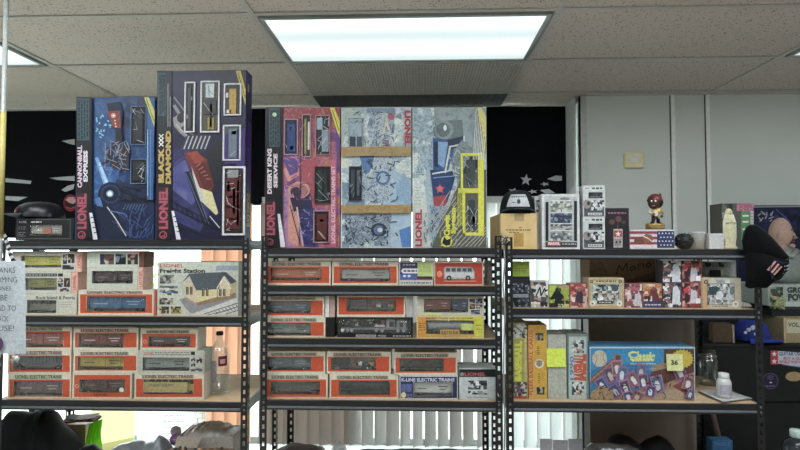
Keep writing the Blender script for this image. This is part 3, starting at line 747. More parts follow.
# small black box and cap on the left unit's top
z = Lz[0]
c = Carton(15.5, 218, 74, z, D=2.11, depth=.08, m='#17171a', holes=(29, 224.5, 62, 236), name='model_train_box', label='small black window box with grey and orange model on the left unit\'s top')
c.p.frame(17, 219.2, 70.5, 239, .6, mat('#5b5c60')); c.p.text('K-LINE', 19, 220.8, 26.5, 223, mat('#b9b9bb')); c.p.textlines(31, 221, 43, 223, mat('#d0d0d0'), 1, 2, 1.2); c.p.textlines(18.5, 226, 26, 230, mat('#8a8a8c'), 2, 4); c.p.textlines(18.5, 231.5, 25.5, 237, mat('#8a8a8c'), 3, 6)
zt = c.zt; c.done(); toy(c.t, c.h, 2.11, 'box', '#9a9690', roof='#76736f', letter='#c9c6c0')
h = c.h; mb = MB(); mb.bevel_box((h[0] + (h[2] - h[0]) * .38, 2.118, h[1] + .008), (h[0] + (h[2] - h[0]) * .64, 2.123, h[3] - .012), mat('#a8563c'), .002); build('load', mb, c.t, 'rust orange load')

def cap(cx, cy, z0, R, H, face, label, crown_m, brim_m, patch_m=None, name='baseball_cap', brimlen=1.0, draw=None, sq=1.0, mesh_m=None):
    """baseball cap resting on its rim; face = direction of the brim (radians, 0 = +x)"""
    t = thing(name, (cx, cy, z0), label, 'cap')
    fx, fy = math.cos(face), math.sin(face)
    def W(a, b, zz): return (cx + fx * a - fy * b, cy + fy * a + fx * b, z0 + zz)
    mb = MB(); V = []; nu, nv = 28, 10
    for i in range(nv + 1):
        th = (PI / 2) * i / nv
        for k in range(nu):
            a = 2 * PI * k / nu; e = 1 - .12 * max(0, math.cos(a)) * 0
            rr = R * math.cos(th) ** .62 * (1 + .006 * math.cos(6 * a)); V.append(W(rr * math.cos(a) * 1.08, rr * math.sin(a) * .92, .004 + H * math.sin(th) ** 1.0))
    fs = [(i * nu + k, i * nu + (k + 1) % nu, (i + 1) * nu + (k + 1) % nu, (i + 1) * nu + k) for i in range(nv) for k in range(nu)]
    mb.add(V, fs, crown_m, True); crown = build('crown', mb, t)
    if mesh_m:
        mb = MB(); V = []
        for i in range(nv):
            th = (PI / 2) * i / nv
            for k in range(13):
                a = PI * .62 + (PI * .76) * k / 12; rr = R * math.cos(th) ** .62 * 1.012; V.append(W(rr * math.cos(a) * 1.08, rr * math.sin(a) * .92, .005 + H * math.sin(th)))
        mb.add(V, [(i * 13 + k, i * 13 + k + 1, (i + 1) * 13 + k + 1, (i + 1) * 13 + k) for i in range(nv - 1) for k in range(12)], mesh_m, True); build('back_panel', mb, t, 'white mesh back panel')
    mb = MB()
    def br(u, v):
        a = (u - .5) * 2.1; r0 = R * 1.0; r1 = R * (1.0 + .95 * brimlen * math.cos(a * .75))
        r = r0 + (r1 - r0) * v
        x = r * math.cos(a) * 1.06; y = r * math.sin(a) * .9 * (1 - .1 * v)
        return W(x, y, .010 - .30 * R * (abs(u - .5) * 2) ** 2 * v * 0 + .006 - .02 * v * (abs(2 * u - 1)) ** 2)
    mb.grid(br, 16, 6, brim_m, True, (0, 0, .003)); build('brim', mb, t)
    mb = MB(); mb.ball(W(0, 0, H + .003), (.006, .006, .004), crown_m, 10, 6); build('button', mb, t)
    if patch_m:
        mb = MB(); V = []; nn, mm2 = 10, 6
        for j in range(mm2 + 1):
            th = .22 + .62 * j / mm2
            for k in range(nn + 1):
                a = (-.68 + 1.36 * k / nn) * (1 - .25 * j / mm2)
                rr = R * math.cos(th) ** .62 * 1.02; V.append(W(rr * math.cos(a) * 1.08, rr * math.sin(a) * .92, .006 + H * math.sin(th)))
        mb.add(V, [(j * (nn + 1) + k, j * (nn + 1) + k + 1, (j + 1) * (nn + 1) + k + 1, (j + 1) * (nn + 1) + k) for j in range(mm2) for k in range(nn)], patch_m, True)
        if draw: draw(mb, lambda a, th, o=1.03: W(R * math.cos(th) ** .62 * o * math.cos(a) * 1.08, R * math.cos(th) ** .62 * o * math.sin(a) * .92, .006 + H * math.sin(th)))
        build('front_patch', mb, t)
    return t
def quadstars(ms, st, bandm=None):
    def f(mb, W):
        for (a, th, r) in st:
            pts = [W(a + (r if i % 2 == 0 else r * .42) * math.sin(PI * i / 5), th + (r if i % 2 == 0 else r * .42) * math.cos(PI * i / 5)) for i in range(10)]
            mb.add(pts, [tuple(range(10))], ms)
    return f
cc = P(46, 218, 2.20)
cap(cc.x, 2.165, zt + EPS, .082, P(46, 203, 2.16).z - zt, PI * 1.12, 'glossy black cap with red patch and white stars on the small black box', mat('#15161c', .3), mat('#1a1b20', .3), mat('#6e1f2a', .5), draw=quadstars(mat('#c9ccd2'), [(-.3, .5, .16), (.2, .55, .16), (.45, .35, .12)]), brimlen=.5)

# ------------------------------------------------------------ BIG SET BOXES ON TOP OF THE LEFT UNIT
def bigbox(x0, y0, x1, z0, label, base, D=2.10, depth=.09, side=None, gap=.002, group=None):
    return Carton(x0, y0, x1, z0, D=D, depth=depth, m=base, name='train_set_box', label=label, cat='boxed train set', side=side, gap=gap)
def winrim(c, x0, y0, x1, y1, rim='#d8d8da', back='#1b1b1e', t=1.3, name='display_window', rr=1.5):
    """raised foam tray window on a big box; returns (part, Print on its backing)"""
    mb = MB(); D = c.D
    a = P(x0, y1, D); b = P(x1, y0, D); r = t * D / F
    mb.box((a.x, D - .0030, a.z), (b.x, D - .0022, b.z), mat(back) if isinstance(back, str) else back)
    m = mat(rim, .5)
    for q in ((a.x, a.z, a.x + r, b.z), (b.x - r, a.z, b.x, b.z), (a.x + r, a.z, b.x - r, a.z + r), (a.x + r, b.z - r, b.x - r, b.z)):
        mb.bevel_box((q[0], D - .0075, q[1]), (q[2], D - .0022, q[3]), m, .0015)
    o = build(name, mb, c.t); return o, (a.x + r, a.z + r, b.x - r, b.z - r)
def relief(parent, D, pieces, name='toy_wagon'):
    """small model parts lying in the tray: (x0,y0,x1,y1,colour[,kind])"""
    mb = MB()
    for q in pieces:
        x0, y0, x1, y1, m = q[:5]; a = P(x0, y1, D); b = P(x1, y0, D); m = mat(m, .4) if isinstance(m, str) else m
        k = q[5] if len(q) > 5 else 'b'
        if k == 'b': mb.bevel_box((a.x, D - .0068, a.z), (b.x, D - .0031, b.z), m, .001)
        elif k == 'l': mb.tube([(a.x, D - .0074, a.z), (b.x, D - .0074, b.z)], .0009, m, 6)
        elif k == 'r': mb.tube([(a.x, D - .0074, b.z), (b.x, D - .0074, a.z)], .0009, m, 6)
        elif k == 'w': mb.tube([((a.x + b.x) / 2, D - .0064, (a.z + b.z) / 2), ((a.x + b.x) / 2, D - .0034, (a.z + b.z) / 2)], (b.x - a.x) / 2, m, 12)
    build(name, mb, parent)
def wires(x0, y0, x1, y1, n, cols, seed):
    rd = random.Random(seed); out = []
    for _ in range(n):
        xa, ya = rd.uniform(x0, x1), rd.uniform(y0, y1); xb = min(max(xa + rd.uniform(-12, 12), x0), x1); yb = min(max(ya + rd.uniform(-10, 10), y0), y1)
        out.append((min(xa, xb), min(ya, yb), max(xa, xb) + .3, max(ya, yb) + .3, rd.choice(cols), rd.choice('lr')))
    return out
TEAL = '#39505a'
def spine(p, x0, x1, y0, y1, tealbox, logo, circ, stripe=None):
    p.rect(x0, y0, x1, y1, mat('#131519', .4))
    tx0, ty0, tx1, ty1 = tealbox; p.rect(tx0, ty0, tx1, ty1, mat(TEAL, .4))
    for k in range(4):
        xx = tx0 + 1 + k * (tx1 - tx0 - 2) / 3.6; p.textlines(0, 0, 0, 0, mat('#20333c'), 1)
        rd = random.Random(k); y = ty0 + 2
        while y < ty1 - 3:
            l = rd.uniform(2, 6); p.rect(xx, y, xx + 1.6, min(ty1 - 1, y + l), mat('#1e3038')); p.k -= 1; y += l + 1
        p.k += 1
    lx0, ly0, lx1, ly1 = logo
    p.rect(lx0 - .6, ly0 - .8, lx1 + .6, ly1 + .8, mat('#3a1a22')); p.text('LIONEL', lx0, ly0, lx1, ly1, mat('#a5485b', .4), rot=90, bold=.05)
    cx, cy, r = circ; p.ell(cx, cy, r, r, mat('#a5485b', .4)); p.ell(cx, cy, r * .72, r * .72, mat('#2a1218')); p.text('L', cx - r * .4, cy - r * .45, cx + r * .4, cy + r * .45, mat('#a5485b'), rot=90)

zL = Lz[0]
# --- blue set
c = bigbox(77.5, 97, 156.5, zL, 'tall train set box with blue night train artwork on the left unit\'s top', '#22365e', depth=.08)
p = c.p
p.mosaic(94, 98, 156, 239.5, ['#14213e', '#1a2f56', '#213d6a', '#294c7c', '#1e3660'], 12, 22, 3, low=1.2)
p.poly([(94, 98), (122, 98), (118, 150), (94, 170)], art(['#1f3966', '#294b7a', '#36608e'], 18, 1)); 
p.poly([(94, 165), (120, 168), (112, 192), (100, 205), (94, 205)], art(['#2f629a', '#284e86', '#4a80b4'], 20, 1))
p.poly([(95, 158), (98, 157), (113, 192), (107, 195)], mat('#6f9cc8')); p.poly([(98, 163), (100, 162), (112, 192), (108.5, 193)], mat('#a3c6e2'))
p.poly([(94, 205), (104, 196), (112, 200), (132, 239.5), (94, 239.5)], mat('#141d38')); p.poly([(100, 190), (124, 182), (156, 184), (156, 239.5), (132, 239.5), (112, 205)], art(['#0e1428', '#16203c', '#1e2c52', '#0b0f1e'], 30, 1))
p.ell(110.5, 194, 12.5, 12, mat('#111a33')); p.ell(110.5, 194, 10, 9.6, mat('#22345c')); p.ell(110.5, 194, 8, 7.6, mat('#0e152a')); p.ell(110, 193.7, 3.6, 3.4, mat('#7fa8cc')); p.ell(110, 193.7, 2.2, 2.1, mat('#e4f0f6'))
for k in range(7): p.line([(126 + k * 3, 204), (123 + k * 3, 210)], 1, mat('#4a5c80'))
p.scribble(118, 186, 155, 202, mat('#080c18'), 40, 1.2, 5, 9, .3); p.scribble(130, 205, 155, 238, mat('#3d5688'), 26, .8, 6, 12, 2.0); p.scribble(112, 208, 145, 238, mat('#3d5080'), 14, .8, 7, 14, .8)
p.line([(108, 207), (116, 218), (127, 236)], 1.1, mat('#c9c4bc')); p.line([(111, 211), (126, 214), (128, 217)], 1.3, mat('#4a66a0')); p.poly([(95, 199), (101, 197), (104, 207), (98, 206)], mat('#4c70a4'))
p.scribble(97, 112, 112, 138, mat('#7ab8d8'), 22, 1.3, 8, 3); p.poly([(108, 104), (121, 102), (124, 112), (122, 130), (113, 127), (110, 115)], mat('#1d2236')); p.poly([(108, 112), (121, 111), (122, 129), (114, 128)], mat('#7a3a38')); p.ell(114.5, 116, 2.6, 2.4, mat('#c98878')); p.ell(114.8, 116, 1, 1, mat('#f0e0d0'))
for k in range(3): p.ell(116 + k * .5, 121 + 3 * k, .8, .8, mat('#f0b8a0'))
p.poly([(116, 130), (122, 130), (124, 142), (117, 144)], mat('#1d1f28'))
p.poly([(106, 150), (118, 140), (130, 146), (130, 170), (114, 168)], mat('#26262e')); p.scribble(106, 141, 131, 170, mat('#94888a'), 30, .7, 9, 12); p.scribble(100, 140, 128, 172, mat('#4c6f9c'), 16, .8, 10, 14)
p.rect(148.5, 99, 156, 200, mat('#2e5588')); p.line([(149, 130), (149, 196)], .8, mat('#8fb4d8')); p.line([(152, 130), (152, 200)], .5, mat('#5a86b8'))
p.poly([(145.5, 98), (150, 98), (156, 112), (156, 128)], mat('#b8b450')); p.line([(147.5, 99), (155.4, 122)], .8, mat('#5b5a22'))
spine(p, 78, 93.5, 97.5, 239.5, (79, 99, 91, 141), (79, 194, 88.5, 229), (83.5, 235, 4))
p.text('CANNONBALL', 79.3, 146, 84, 188, mat('#d2b8c8'), rot=90, bold=.05); p.text('EXPRESS', 85.2, 151, 89.5, 182, mat('#d8d0da'), rot=90, bold=.05)
p.poly([(91, 213), (94, 213), (99.5, 239.5), (95, 239.5)], mat('#d8d8dc')); [p.line([(92.3 + k * 1.1, 218 + 5 * k), (94.8 + k * 1.1, 217.4 + 5 * k)], 1, INK) for k in range(4)]
c.done()
w1, h = winrim(c, 131, 106.5, 147.5, 145.5, '#5f7fa8', '#15161a', .7); relief(w1, c.D, [(134, 110, 144, 142, '#202126')] + wires(133, 109, 145, 143, 10, ['#c8ccd0', '#8a8f96', '#5a5e66'], 4), 'toy_engine')
w2, h = winrim(c, 131, 159, 147.5, 184, '#5f7fa8', '#15161a', .7); relief(w2, c.D, [(134, 162, 144, 181, '#26272c')] + wires(133, 161, 145, 182, 7, ['#c8ccd0', '#8a8f96'], 6), 'toy_tender')
# --- Black Diamond set
c = bigbox(157.5, 70.5, 246.5, zL, 'tallest train set box, dark purple with gold and white lettering, left unit\'s top', '#231f42', D=2.10, depth=.075, side=mat('#2c2154', .4))
p = c.p
p.poly([(172, 71), (246, 71), (246, 239.5), (172, 239.5)], art(['#0e0d20', '#171434', '#1d193e', '#131128'], 7, .6))
p.poly([(173, 150), (190, 146), (206, 170), (213, 205), (200, 232), (173, 220)], art(['#1e1e48', '#3a3a6c', '#262654', '#30305e'], 9, .8)); p.poly([(173, 168), (185, 160), (200, 195), (192, 205), (173, 190)], art(['#6a6c98', '#4c4e88', '#3a3c78'], 9, 1))
p.poly([(216, 140), (232, 140), (240, 165), (224, 170), (210, 205), (204, 160)], mat('#1b1922'))
p.line([(174, 105), (195, 140)], 3.2, mat('#7f7c80')); p.line([(174, 97), (186, 113)], 1.3, mat('#77757e')); p.poly([(173, 118), (180, 113), (190, 116), (188, 122), (181, 128), (186, 138), (180, 133), (174, 126)], mat('#8d8688')); p.ell(181, 118, 4, 5, mat('#26252c')); p.line([(176, 124), (188, 137)], 1.8, mat('#a39a9a'))
p.poly([(181, 147), (188, 134), (211, 136), (206, 151), (196, 154)], mat('#2b2c3a'))
for k in range(6): p.line([(184 + 4.2 * k, 149), (189 + 4.2 * k, 136)], 1.3, mat('#a9a8b2'))
p.poly([(184, 153), (195, 151), (207, 159), (214, 186), (208, 195), (198, 185)], mat('#6f2620')); p.poly([(187, 153), (197, 151), (205, 160), (196, 164)], mat('#8f3a2a'))
p.poly([(194, 165), (208, 162), (213, 187), (205, 190)], mat('#551c1a'))
for k in range(5): p.line([(196 + 2.5 * k, 167 + 3 * k), (201 + 2.4 * k, 163 + 4 * k)], .8, mat('#b0664a'))
p.poly([(192, 172), (200, 188), (212, 192), (218.5, 213), (216, 215), (200, 200)], mat('#c9c08a')); p.poly([(191, 165), (196, 178), (206, 205), (200, 198)], mat('#b8bcc4'))
p.poly([(185, 172), (191, 171), (208, 223), (203, 222)], mat('#14142a')); p.line([(186, 173), (206, 222)], .8, mat('#54587c')); p.line([(190, 172), (209, 224)], .5, mat('#7a7da0'))
for (q0, q1) in (((173, 202), (246, 239)), ((173, 208), (236, 239)), ((173, 226), (215, 239))): p.line([q0, q1], 1.1, mat('#0e0f1e'))
for k in range(12): p.line([(176 + 5 * k, 204 + 2.5 * k), (179 + 5 * k, 212 + 2.5 * k)], .8, mat('#11121f')); p.line([(179 + 5 * k, 205 + 2.5 * k), (176 + 5 * k, 211 + 2.5 * k)], .8, mat('#11121f'))
p.line([(210, 216), (220, 228)], 1, mat('#c0bccc'))
p.poly([(236, 71), (241, 71), (246, 90), (246, 106)], mat('#b9a845')); p.line([(238.5, 73), (245.5, 98)], .8, mat('#5a501a'))
p.poly([(225, 135), (246, 128), (246, 175), (236, 164), (225, 164)], mat('#3a2a6a'))
spine(p, 157.5, 172, 71, 239.5, (158.5, 73, 166.5, 116), (159.3, 188, 168.5, 229), (163.6, 235, 4))
p.text('BLACK', 158.8, 148, 164.6, 183, mat('#b89a4c'), rot=90, bold=.06); p.text('DIAMOND', 166, 131, 171.6, 184, mat('#b89a4c'), rot=90, bold=.06)
for k in range(3): p.line([(159.5, 134.5 + 4 * k), (164, 138.5 + 4 * k)], 1, mat('#d8d4cc')); p.line([(164, 134.5 + 4 * k), (159.5, 138.5 + 4 * k)], 1, mat('#d8d4cc'))
for x in (168.2, 170.4): p.rect(x, 84 if x < 169 else 97, x + .7, 127, mat('#9c9ca4'))
p.poly([(172, 211), (174.5, 211), (181.5, 239.5), (177, 239.5)], mat('#d8d8dc')); [p.line([(173.8 + k * 1.2, 217 + 5 * k), (176.4 + k * 1.2, 216.4 + 5 * k)], 1, INK) for k in range(4)]
c.done()
w, h = winrim(c, 184.5, 82, 196, 133, t=1.6, back='#2a2a2c'); relief(w, c.D, [(188, 88, 192, 128, '#3c3d40'), (187, 115, 189, 119, '#8a8a8c'), (191, 97, 193, 101, '#77787c')], 'toy_flat_car')
w, h = winrim(c, 200.5, 81, 220.5, 133, t=1.6, back='#4e4a40'); relief(w, c.D, [(206, 84, 215, 98, '#b8c4c4'), (204, 100, 217, 115, '#2b2b2d'), (204, 103, 214, 116, '#c8bfa8', 'r'), (208, 118, 215, 130, '#8a7a3c'), (210, 104, 213, 128, '#1d1d1f')] + wires(206, 84, 216, 97, 6, ['#2a2a2c', '#e0e4e4'], 2), 'toy_crane')
w, h = winrim(c, 224, 83.5, 242, 116, t=1.6, back='#37363a'); relief(w, c.D, [(229.5, 89, 237, 114, '#b08a2c'), (226.5, 93, 229, 98, '#c9c4bc'), (227, 110, 232, 113.5, '#cfcac0'), (234, 95, 235, 97, '#3a2c10'), (234, 103, 235, 105, '#3a2c10')], 'toy_caboose')
w, h = winrim(c, 223, 125, 241.5, 161, t=1.6, back='#4b5058'); relief(w, c.D, [(229, 129, 237.5, 158, '#66747e'), (232, 140, 234, 142, '#33393e'), (232, 131, 237, 135, '#d8dcdc'), (231, 151, 237, 156, '#c8cccc', 'l')], 'toy_boxcar')
w, h = winrim(c, 222.5, 166.5, 246, 235.5, t=2.0, back='#2a1c1e'); relief(w, c.D, [(226, 178, 241, 229, '#5a2429'), (228, 170, 239, 178, '#8a8a8c'), (227, 182, 231, 192, '#c9c0c0'), (233, 186, 236, 214, '#2a1416'), (237, 180, 240, 226, '#7c3a3e'), (226, 196, 241, 198, '#8a5458'), (226, 206, 241, 208, '#3a1a1c'), (226, 218, 241, 220, '#8a5458'), (228, 171, 231, 177, '#3a3a3c', 'w'), (234, 171, 238, 177, '#c0c0c0', 'w')] + wires(227, 172, 241, 230, 16, ['#d8c8c8', '#a08088', '#3a2022', '#e8e4e4'], 8), 'toy_locomotive')
# printed side
mb = MB(); 
fs = lambda x, y: (c.xb, c.D + (x - 246.5) / 8 * .075, P(246, y, c.D).z)
class SideP(Print):
    def pt(s, x, y):
        q = Vector(fs(x, y)); q.x += s.k * s.step + .0002; return q
sp = SideP(mb, 0)
sp.rect(247, 74, 254, 238, mat('#2a2050')); sp.rect(249, 120, 254, 190, art(['#5a3f8e', '#3a2a6c', '#7c5cae'], 40)); sp.rect(248.5, 82, 250.5, 90, mat('#b89a8a')); sp.text('BLACK DIAMOND', 249, 192, 253, 226, mat('#c9a85a'), rot=90)
build('side_print', mb, c.t)

# ------------------------------------------------------------ BIG SET BOXES ON TOP OF THE MIDDLE UNIT
zM = Mz[0]
# --- pink set
c = bigbox(265.5, 107.5, 340.5, zM, 'pink and purple train set box leaning first from left on the middle unit', '#a86a86')
p = c.p
p.mosaic(283, 108, 340, 247.5, ['#7a4a86', '#9a5a92', '#a8627c', '#b06468', '#b46e62', '#985474'], 11, 22, 7, low=1.1)
p.poly([(283, 108), (340, 108), (340, 116), (283, 122)], art(['#a85a5c', '#8a3a44', '#c47a6c'], 30))
p.rect(283, 154, 300, 165, art(['#8a5a96', '#a46aa0'], 20)); p.poly([(283, 170), (296, 158), (300, 175), (288, 182)], mat('#d08a86')); p.poly([(283, 160), (298, 158), (298, 172), (290, 176)], mat('#5f4a88'))
p.poly([(283, 190), (296, 186), (296, 247), (283, 247)], art(['#8a6aa4', '#b07a9a', '#6c5490'], 22)); p.poly([(289, 195), (300, 220), (298, 247), (288, 240)], mat('#c88a7c'))
p.poly([(300, 160), (318, 160), (318, 210), (303, 206), (298, 190)], mat('#a8505c')); p.poly([(301, 186), (310, 190), (318, 240), (302, 240), (296, 205)], mat('#2a2a52')); p.poly([(300, 212), (314, 208), (318, 247), (304, 247)], art(['#1c1c3c', '#34346a', '#4c4c8a'], 60))
p.ell(299, 190, 11, 8.5, mat('#c89084')); p.ell(299, 191, 9, 7, mat('#a86a70')); p.ell(296, 192, 5.5, 5, mat('#33283c')); p.poly([(290, 198), (300, 196), (304, 208), (294, 212)], mat('#2b2440')); p.scribble(286, 182, 312, 200, mat('#6c4060'), 16, .8, 3, 7)
p.line([(297, 207), (303, 246)], 1.6, mat('#c8a8a8')); p.line([(290, 205), (300, 243)], .8, mat('#2a2030')); p.scribble(300, 205, 318, 245, mat('#8a8ac0'), 14, .7, 4, 8)
p.line([(301, 118), (300, 246)], .7, mat('#3a2c4a')); p.scribble(283, 122, 340, 200, mat('#d898a0'), 24, .6, 12, 8); p.scribble(283, 122, 330, 245, mat('#5a3468'), 24, .7, 13, 8)
p.rect(330.5, 160, 336.5, 247, mat('#b8607c')); p.text('LIONEL ELECTRIC TRAINS SET', 331.6, 166, 335.4, 243, mat('#e2c0cc'), rot=90)
p.poly([(330, 108), (334.5, 108), (340, 122), (340, 140)], mat('#d6cf4e')); p.line([(332.5, 110), (339.3, 131)], .8, mat('#77711f'))
p.poly([(336.5, 130), (340.5, 138), (340.5, 150), (337, 175)], mat('#6a4a8c'))
spine(p, 265.5, 283, 108, 247.5, (269.5, 108.5, 280, 147), (267, 202, 275.5, 235), (270.5, 242, 3.6))
p.ell(275, 115, 2.1, 2.1, mat('#b9d8a4')); p.text('DESERT KING', 267.8, 149, 272.3, 194, mat('#d8c8d0'), rot=90, bold=.05); p.text('SERVICE', 274, 154, 278, 188, mat('#d8c8d0'), rot=90, bold=.05)
p.poly([(278, 214), (280.5, 214), (286, 247), (281, 247)], mat('#d8d4dc'))
c.done()
w, h = winrim(c, 284, 119, 298.5, 155.5, '#b890a0', '#2a3352', 1.2); relief(w, c.D, [(287.5, 124, 296, 152, '#2c4478'), (290, 127, 292, 131, '#b8c4dc'), (290, 146, 294, 150, '#c8d0e0')], 'toy_boxcar')
w, h = winrim(c, 302, 114.5, 311.5, 157.5, '#c89aa8', '#3a3436', .9, rr=2); relief(w, c.D, [(304.5, 119, 307, 154, '#8d8a5a'), (308, 122, 310, 150, '#d8d4cc')], 'toy_flat_car')
w, h = winrim(c, 315.5, 115.5, 330.5, 155.5, '#c88a92', '#34383c', .8); relief(w, c.D, [(317, 118, 323, 130, '#9ab0bc'), (322, 130, 329, 152, '#8a9ca8')] + wires(317, 117, 329, 154, 12, ['#e4ecee', '#c0ccd0', '#4a5258'], 5), 'toy_crane')
w, h = winrim(c, 314.5, 166.5, 331.5, 204, '#6a3a44', '#1a1a1e', .9); relief(w, c.D, [(318, 170, 323, 200, '#2c3a34'), (324, 169, 328, 196, '#2a2c30')] + wires(316, 169, 330, 203, 8, ['#9aa8a4', '#d8dcdc'], 9), 'toy_tender')
w, h = winrim(c, 313.5, 210.5, 330, 243, '#b88a96', '#1d1416', 1.1); relief(w, c.D, [(317, 214, 327, 240, '#5a2624'), (318, 231, 325, 239, '#e0e0e0', 'r'), (319, 231, 326, 239, '#e0e0e0', 'r'), (320, 219, 324, 222, '#8a4a40')], 'toy_caboose')
# --- pale taped set
c = bigbox(341, 107.5, 411.5, zM, 'pale blue-white train set box bound with two bands of brown packing tape', '#c3cbc9')
p = c.p
p.mosaic(342, 108, 411, 247.5, ['#7f93a8', '#a3b4c0', '#c3cfd2', '#ccd6d4', '#d6dcd4', '#b2c4ca'], 13, 24, 8, low=1.3)
p.poly([(342, 108), (360, 108), (362, 118), (348, 122), (342, 150)], art(['#9fb0a8', '#b8c6bc', '#7c9088'], 50)); p.rect(342, 150, 350, 168, mat('#cfd4c4'))
p.poly([(386, 165), (411, 180), (411, 247), (380, 247)], art(['#b8cad4', '#9cb8d0', '#c8d4d4'], 14)); p.poly([(395, 188), (404, 172), (411, 186), (411, 206), (398, 200)], mat('#8fb0cf')); p.poly([(399, 230), (411, 226), (411, 247), (402, 247)], mat('#4f80c0'))
p.poly([(376, 112), (395, 116), (388, 147), (372, 147)], art(['#4c5c70', '#93a4b2', '#c8d2d6', '#2f3a4a'], 90)); p.poly([(359, 155), (376, 152), (370, 172), (365, 175)], mat('#5d82b4')); p.poly([(375, 152), (393, 154), (396, 170), (372, 175)], art(['#7e98b8', '#c4ced4', '#46587a'], 70))
p.poly([(365, 175), (392, 172), (390, 200), (376, 204), (360, 196)], art(['#3f526e', '#8ba0b4', '#c0ccd2', '#26303e'], 80)); p.ell(383, 178, 7, 7, mat('#54709c')); p.ell(383, 178, 5, 5, mat('#9cb4cc'))
p.poly([(345, 216), (392, 212), (390, 232), (372, 240), (352, 247), (344, 244)], art(['#2c3542', '#5a6c84', '#a3b0bc', '#1d232c'], 70)); p.ell(379, 230, 8, 7, mat('#2c3648')); p.ell(379, 230, 5.5, 4.8, mat('#5a6e8c')); p.ell(380, 230, 2.6, 2.3, mat('#c8ccd2'))
p.poly([(375, 236), (388, 236), (384, 246), (374, 246)], mat('#7a8ea4')); p.line([(386, 120), (394, 146)], 1.6, mat('#d8dcd4')); p.line([(388, 115), (380, 147)], 1.8, mat('#d6cdb4')); p.ell(391, 116.5, 3.6, 3.6, mat('#b8687c')); p.ell(387, 144, 2, 3, mat('#b8707c'))
p.scribble(345, 110, 395, 146, mat('#56657a'), 30, .7, 3, 7); p.scribble(360, 157, 400, 202, mat('#46566e'), 30, 1.1, 4, 8); p.scribble(344, 214, 395, 246, mat('#c2cad0'), 26, .8, 5, 8); p.scribble(346, 214, 398, 246, mat('#364254'), 24, 1.3, 6, 7); p.scribble(368, 130, 402, 146, mat('#5c7ea4'), 20, .8, 7, 6)
p.text('LIONEL', 404.5, 111, 411, 147, mat('#b04a58'), rot=-90, bold=.06)
p.textlines(402, 158, 410, 200, mat('#a3a8a4'), 14, 8, .5)
p.rect(349, 119, 362.5, 147, art(['#8c9fae', '#a8bac4', '#5c6c7a'], 40)); p.rect(350, 137, 356, 147, mat('#39424e')); p.rect(357, 137, 362, 147, mat('#4a5664')); p.frame(349, 119, 362.5, 147, .5, mat('#5a6a72'))
c.done()
w, h = winrim(c, 349, 166.5, 362, 201, '#3a4650', '#20242a', .6); relief(w, c.D, [(351, 170, 355, 197, '#3c4650'), (357, 170, 360, 196, '#4f5a66')] + wires(350, 169, 361, 198, 7, ['#c8d0d4', '#8a949c'], 3), 'toy_tender')
for i, (y0, y1) in enumerate(((147, 156.5), (205, 213.5))):
    mb = MB(); a = P(341.3, y1, c.D); b = P(411.2, y0, c.D); mb.box((a.x, c.D - .0105, a.z), (b.x, c.D - .0102, b.z), art(['#8f7440', '#a08450', '#ad9360', '#94794a'], 25, 2, .3))
    p_ = Print(mb, c.D - .0105); p_.ell(350.5 + (0 if i == 0 else -5), (y0 + y1) / 2, 1.4, 1.2, mat('#c8784a')); build('tape_band', mb, c.t, '%s band of brown packing tape' % ('upper', 'lower')[i])
# --- yellow window set
c = bigbox(412, 107.5, 486.5, zM, 'train set box with locomotive artwork and bright yellow window frame, rightmost on the middle unit', '#c4cccb')
p = c.p
p.mosaic(412.5, 108, 486, 247.5, ['#a0b4be', '#bccbd0', '#c6d0d0', '#d0d6d2', '#8ea6b4'], 12, 22, 4, low=1.2)
p.poly([(426, 150), (434, 160), (434, 247), (424, 247)], art(['#b4c6ce', '#9cb4c2', '#c4d0d2'], 25)); p.poly([(412.5, 195), (426, 196), (430, 247), (412.5, 247)], mat('#ccd2ca'))
p.scribble(414, 115, 434, 175, mat('#7a94a4'), 40, 1.1, 2, 6)
p.poly([(434, 108), (486, 108), (486, 150), (462, 160), (436, 140)], art(['#7a8a90', '#9aa8aa', '#66767c'], 20))
p.poly([(433, 128), (440, 121), (462, 120), (464, 140), (440, 142), (434, 136)], mat('#6e7c80')); p.ell(444, 130, 9.5, 9.5, mat('#8a989a')); p.ell(443, 130, 7, 7, mat('#66757a')); p.ell(445, 128, 1.6, 3, mat('#e4e8e6'))
p.poly([(433, 138), (456, 141), (448, 172), (442, 196), (433, 172)], mat('#3a5e92')); p.poly([(438, 142), (448, 142), (444, 168), (438, 164)], mat('#86a6cc')); p.poly([(434, 142), (438, 142), (438, 168), (434, 166)], mat('#1f3254'))
p.poly([(430, 170), (456, 170), (454, 182), (446, 206), (434, 206), (432, 186)], mat('#27406e')); p.poly([(447, 140), (464, 136), (463, 146), (449, 150)], mat('#2e3c52')); p.line([(449, 147), (464, 144), (464, 136)], 1.6, mat('#cdd4d2')); p.line([(450, 147), (445, 173)], 1.7, mat('#dcdcc8'))
p.line([(432, 174), (454, 170)], 1.6, mat('#c8d4d8')); p.line([(433, 178), (455, 176)], 1, mat('#7c9cc4')); p.star(440, 189, 5.5, mat('#cc4a52')); p.ell(440, 189, 3, 3, mat('#d8606a')); p.poly([(433, 197), (447, 195), (446, 206), (434, 207)], mat('#a8424e'))
p.poly([(431, 206), (448, 206), (438, 228), (430, 236)], art(['#26375a', '#6c86a8', '#b8c8d0', '#1c2a42'], 80)); p.scribble(424, 205, 446, 246, mat('#4c6484'), 34, .8, 6, 7, 1.5)
p.poly([(462, 140), (474, 150), (458, 180), (452, 172), (454, 150)], art(['#55666c', '#8a9a9c', '#3c4a50'], 60)); p.scribble(448, 146, 470, 176, mat('#c0ccd0'), 26, .7, 8, 6)
p.poly([(462, 176), (470, 170), (486, 170), (486, 247), (432, 247)], mat('#5c5c52')); 
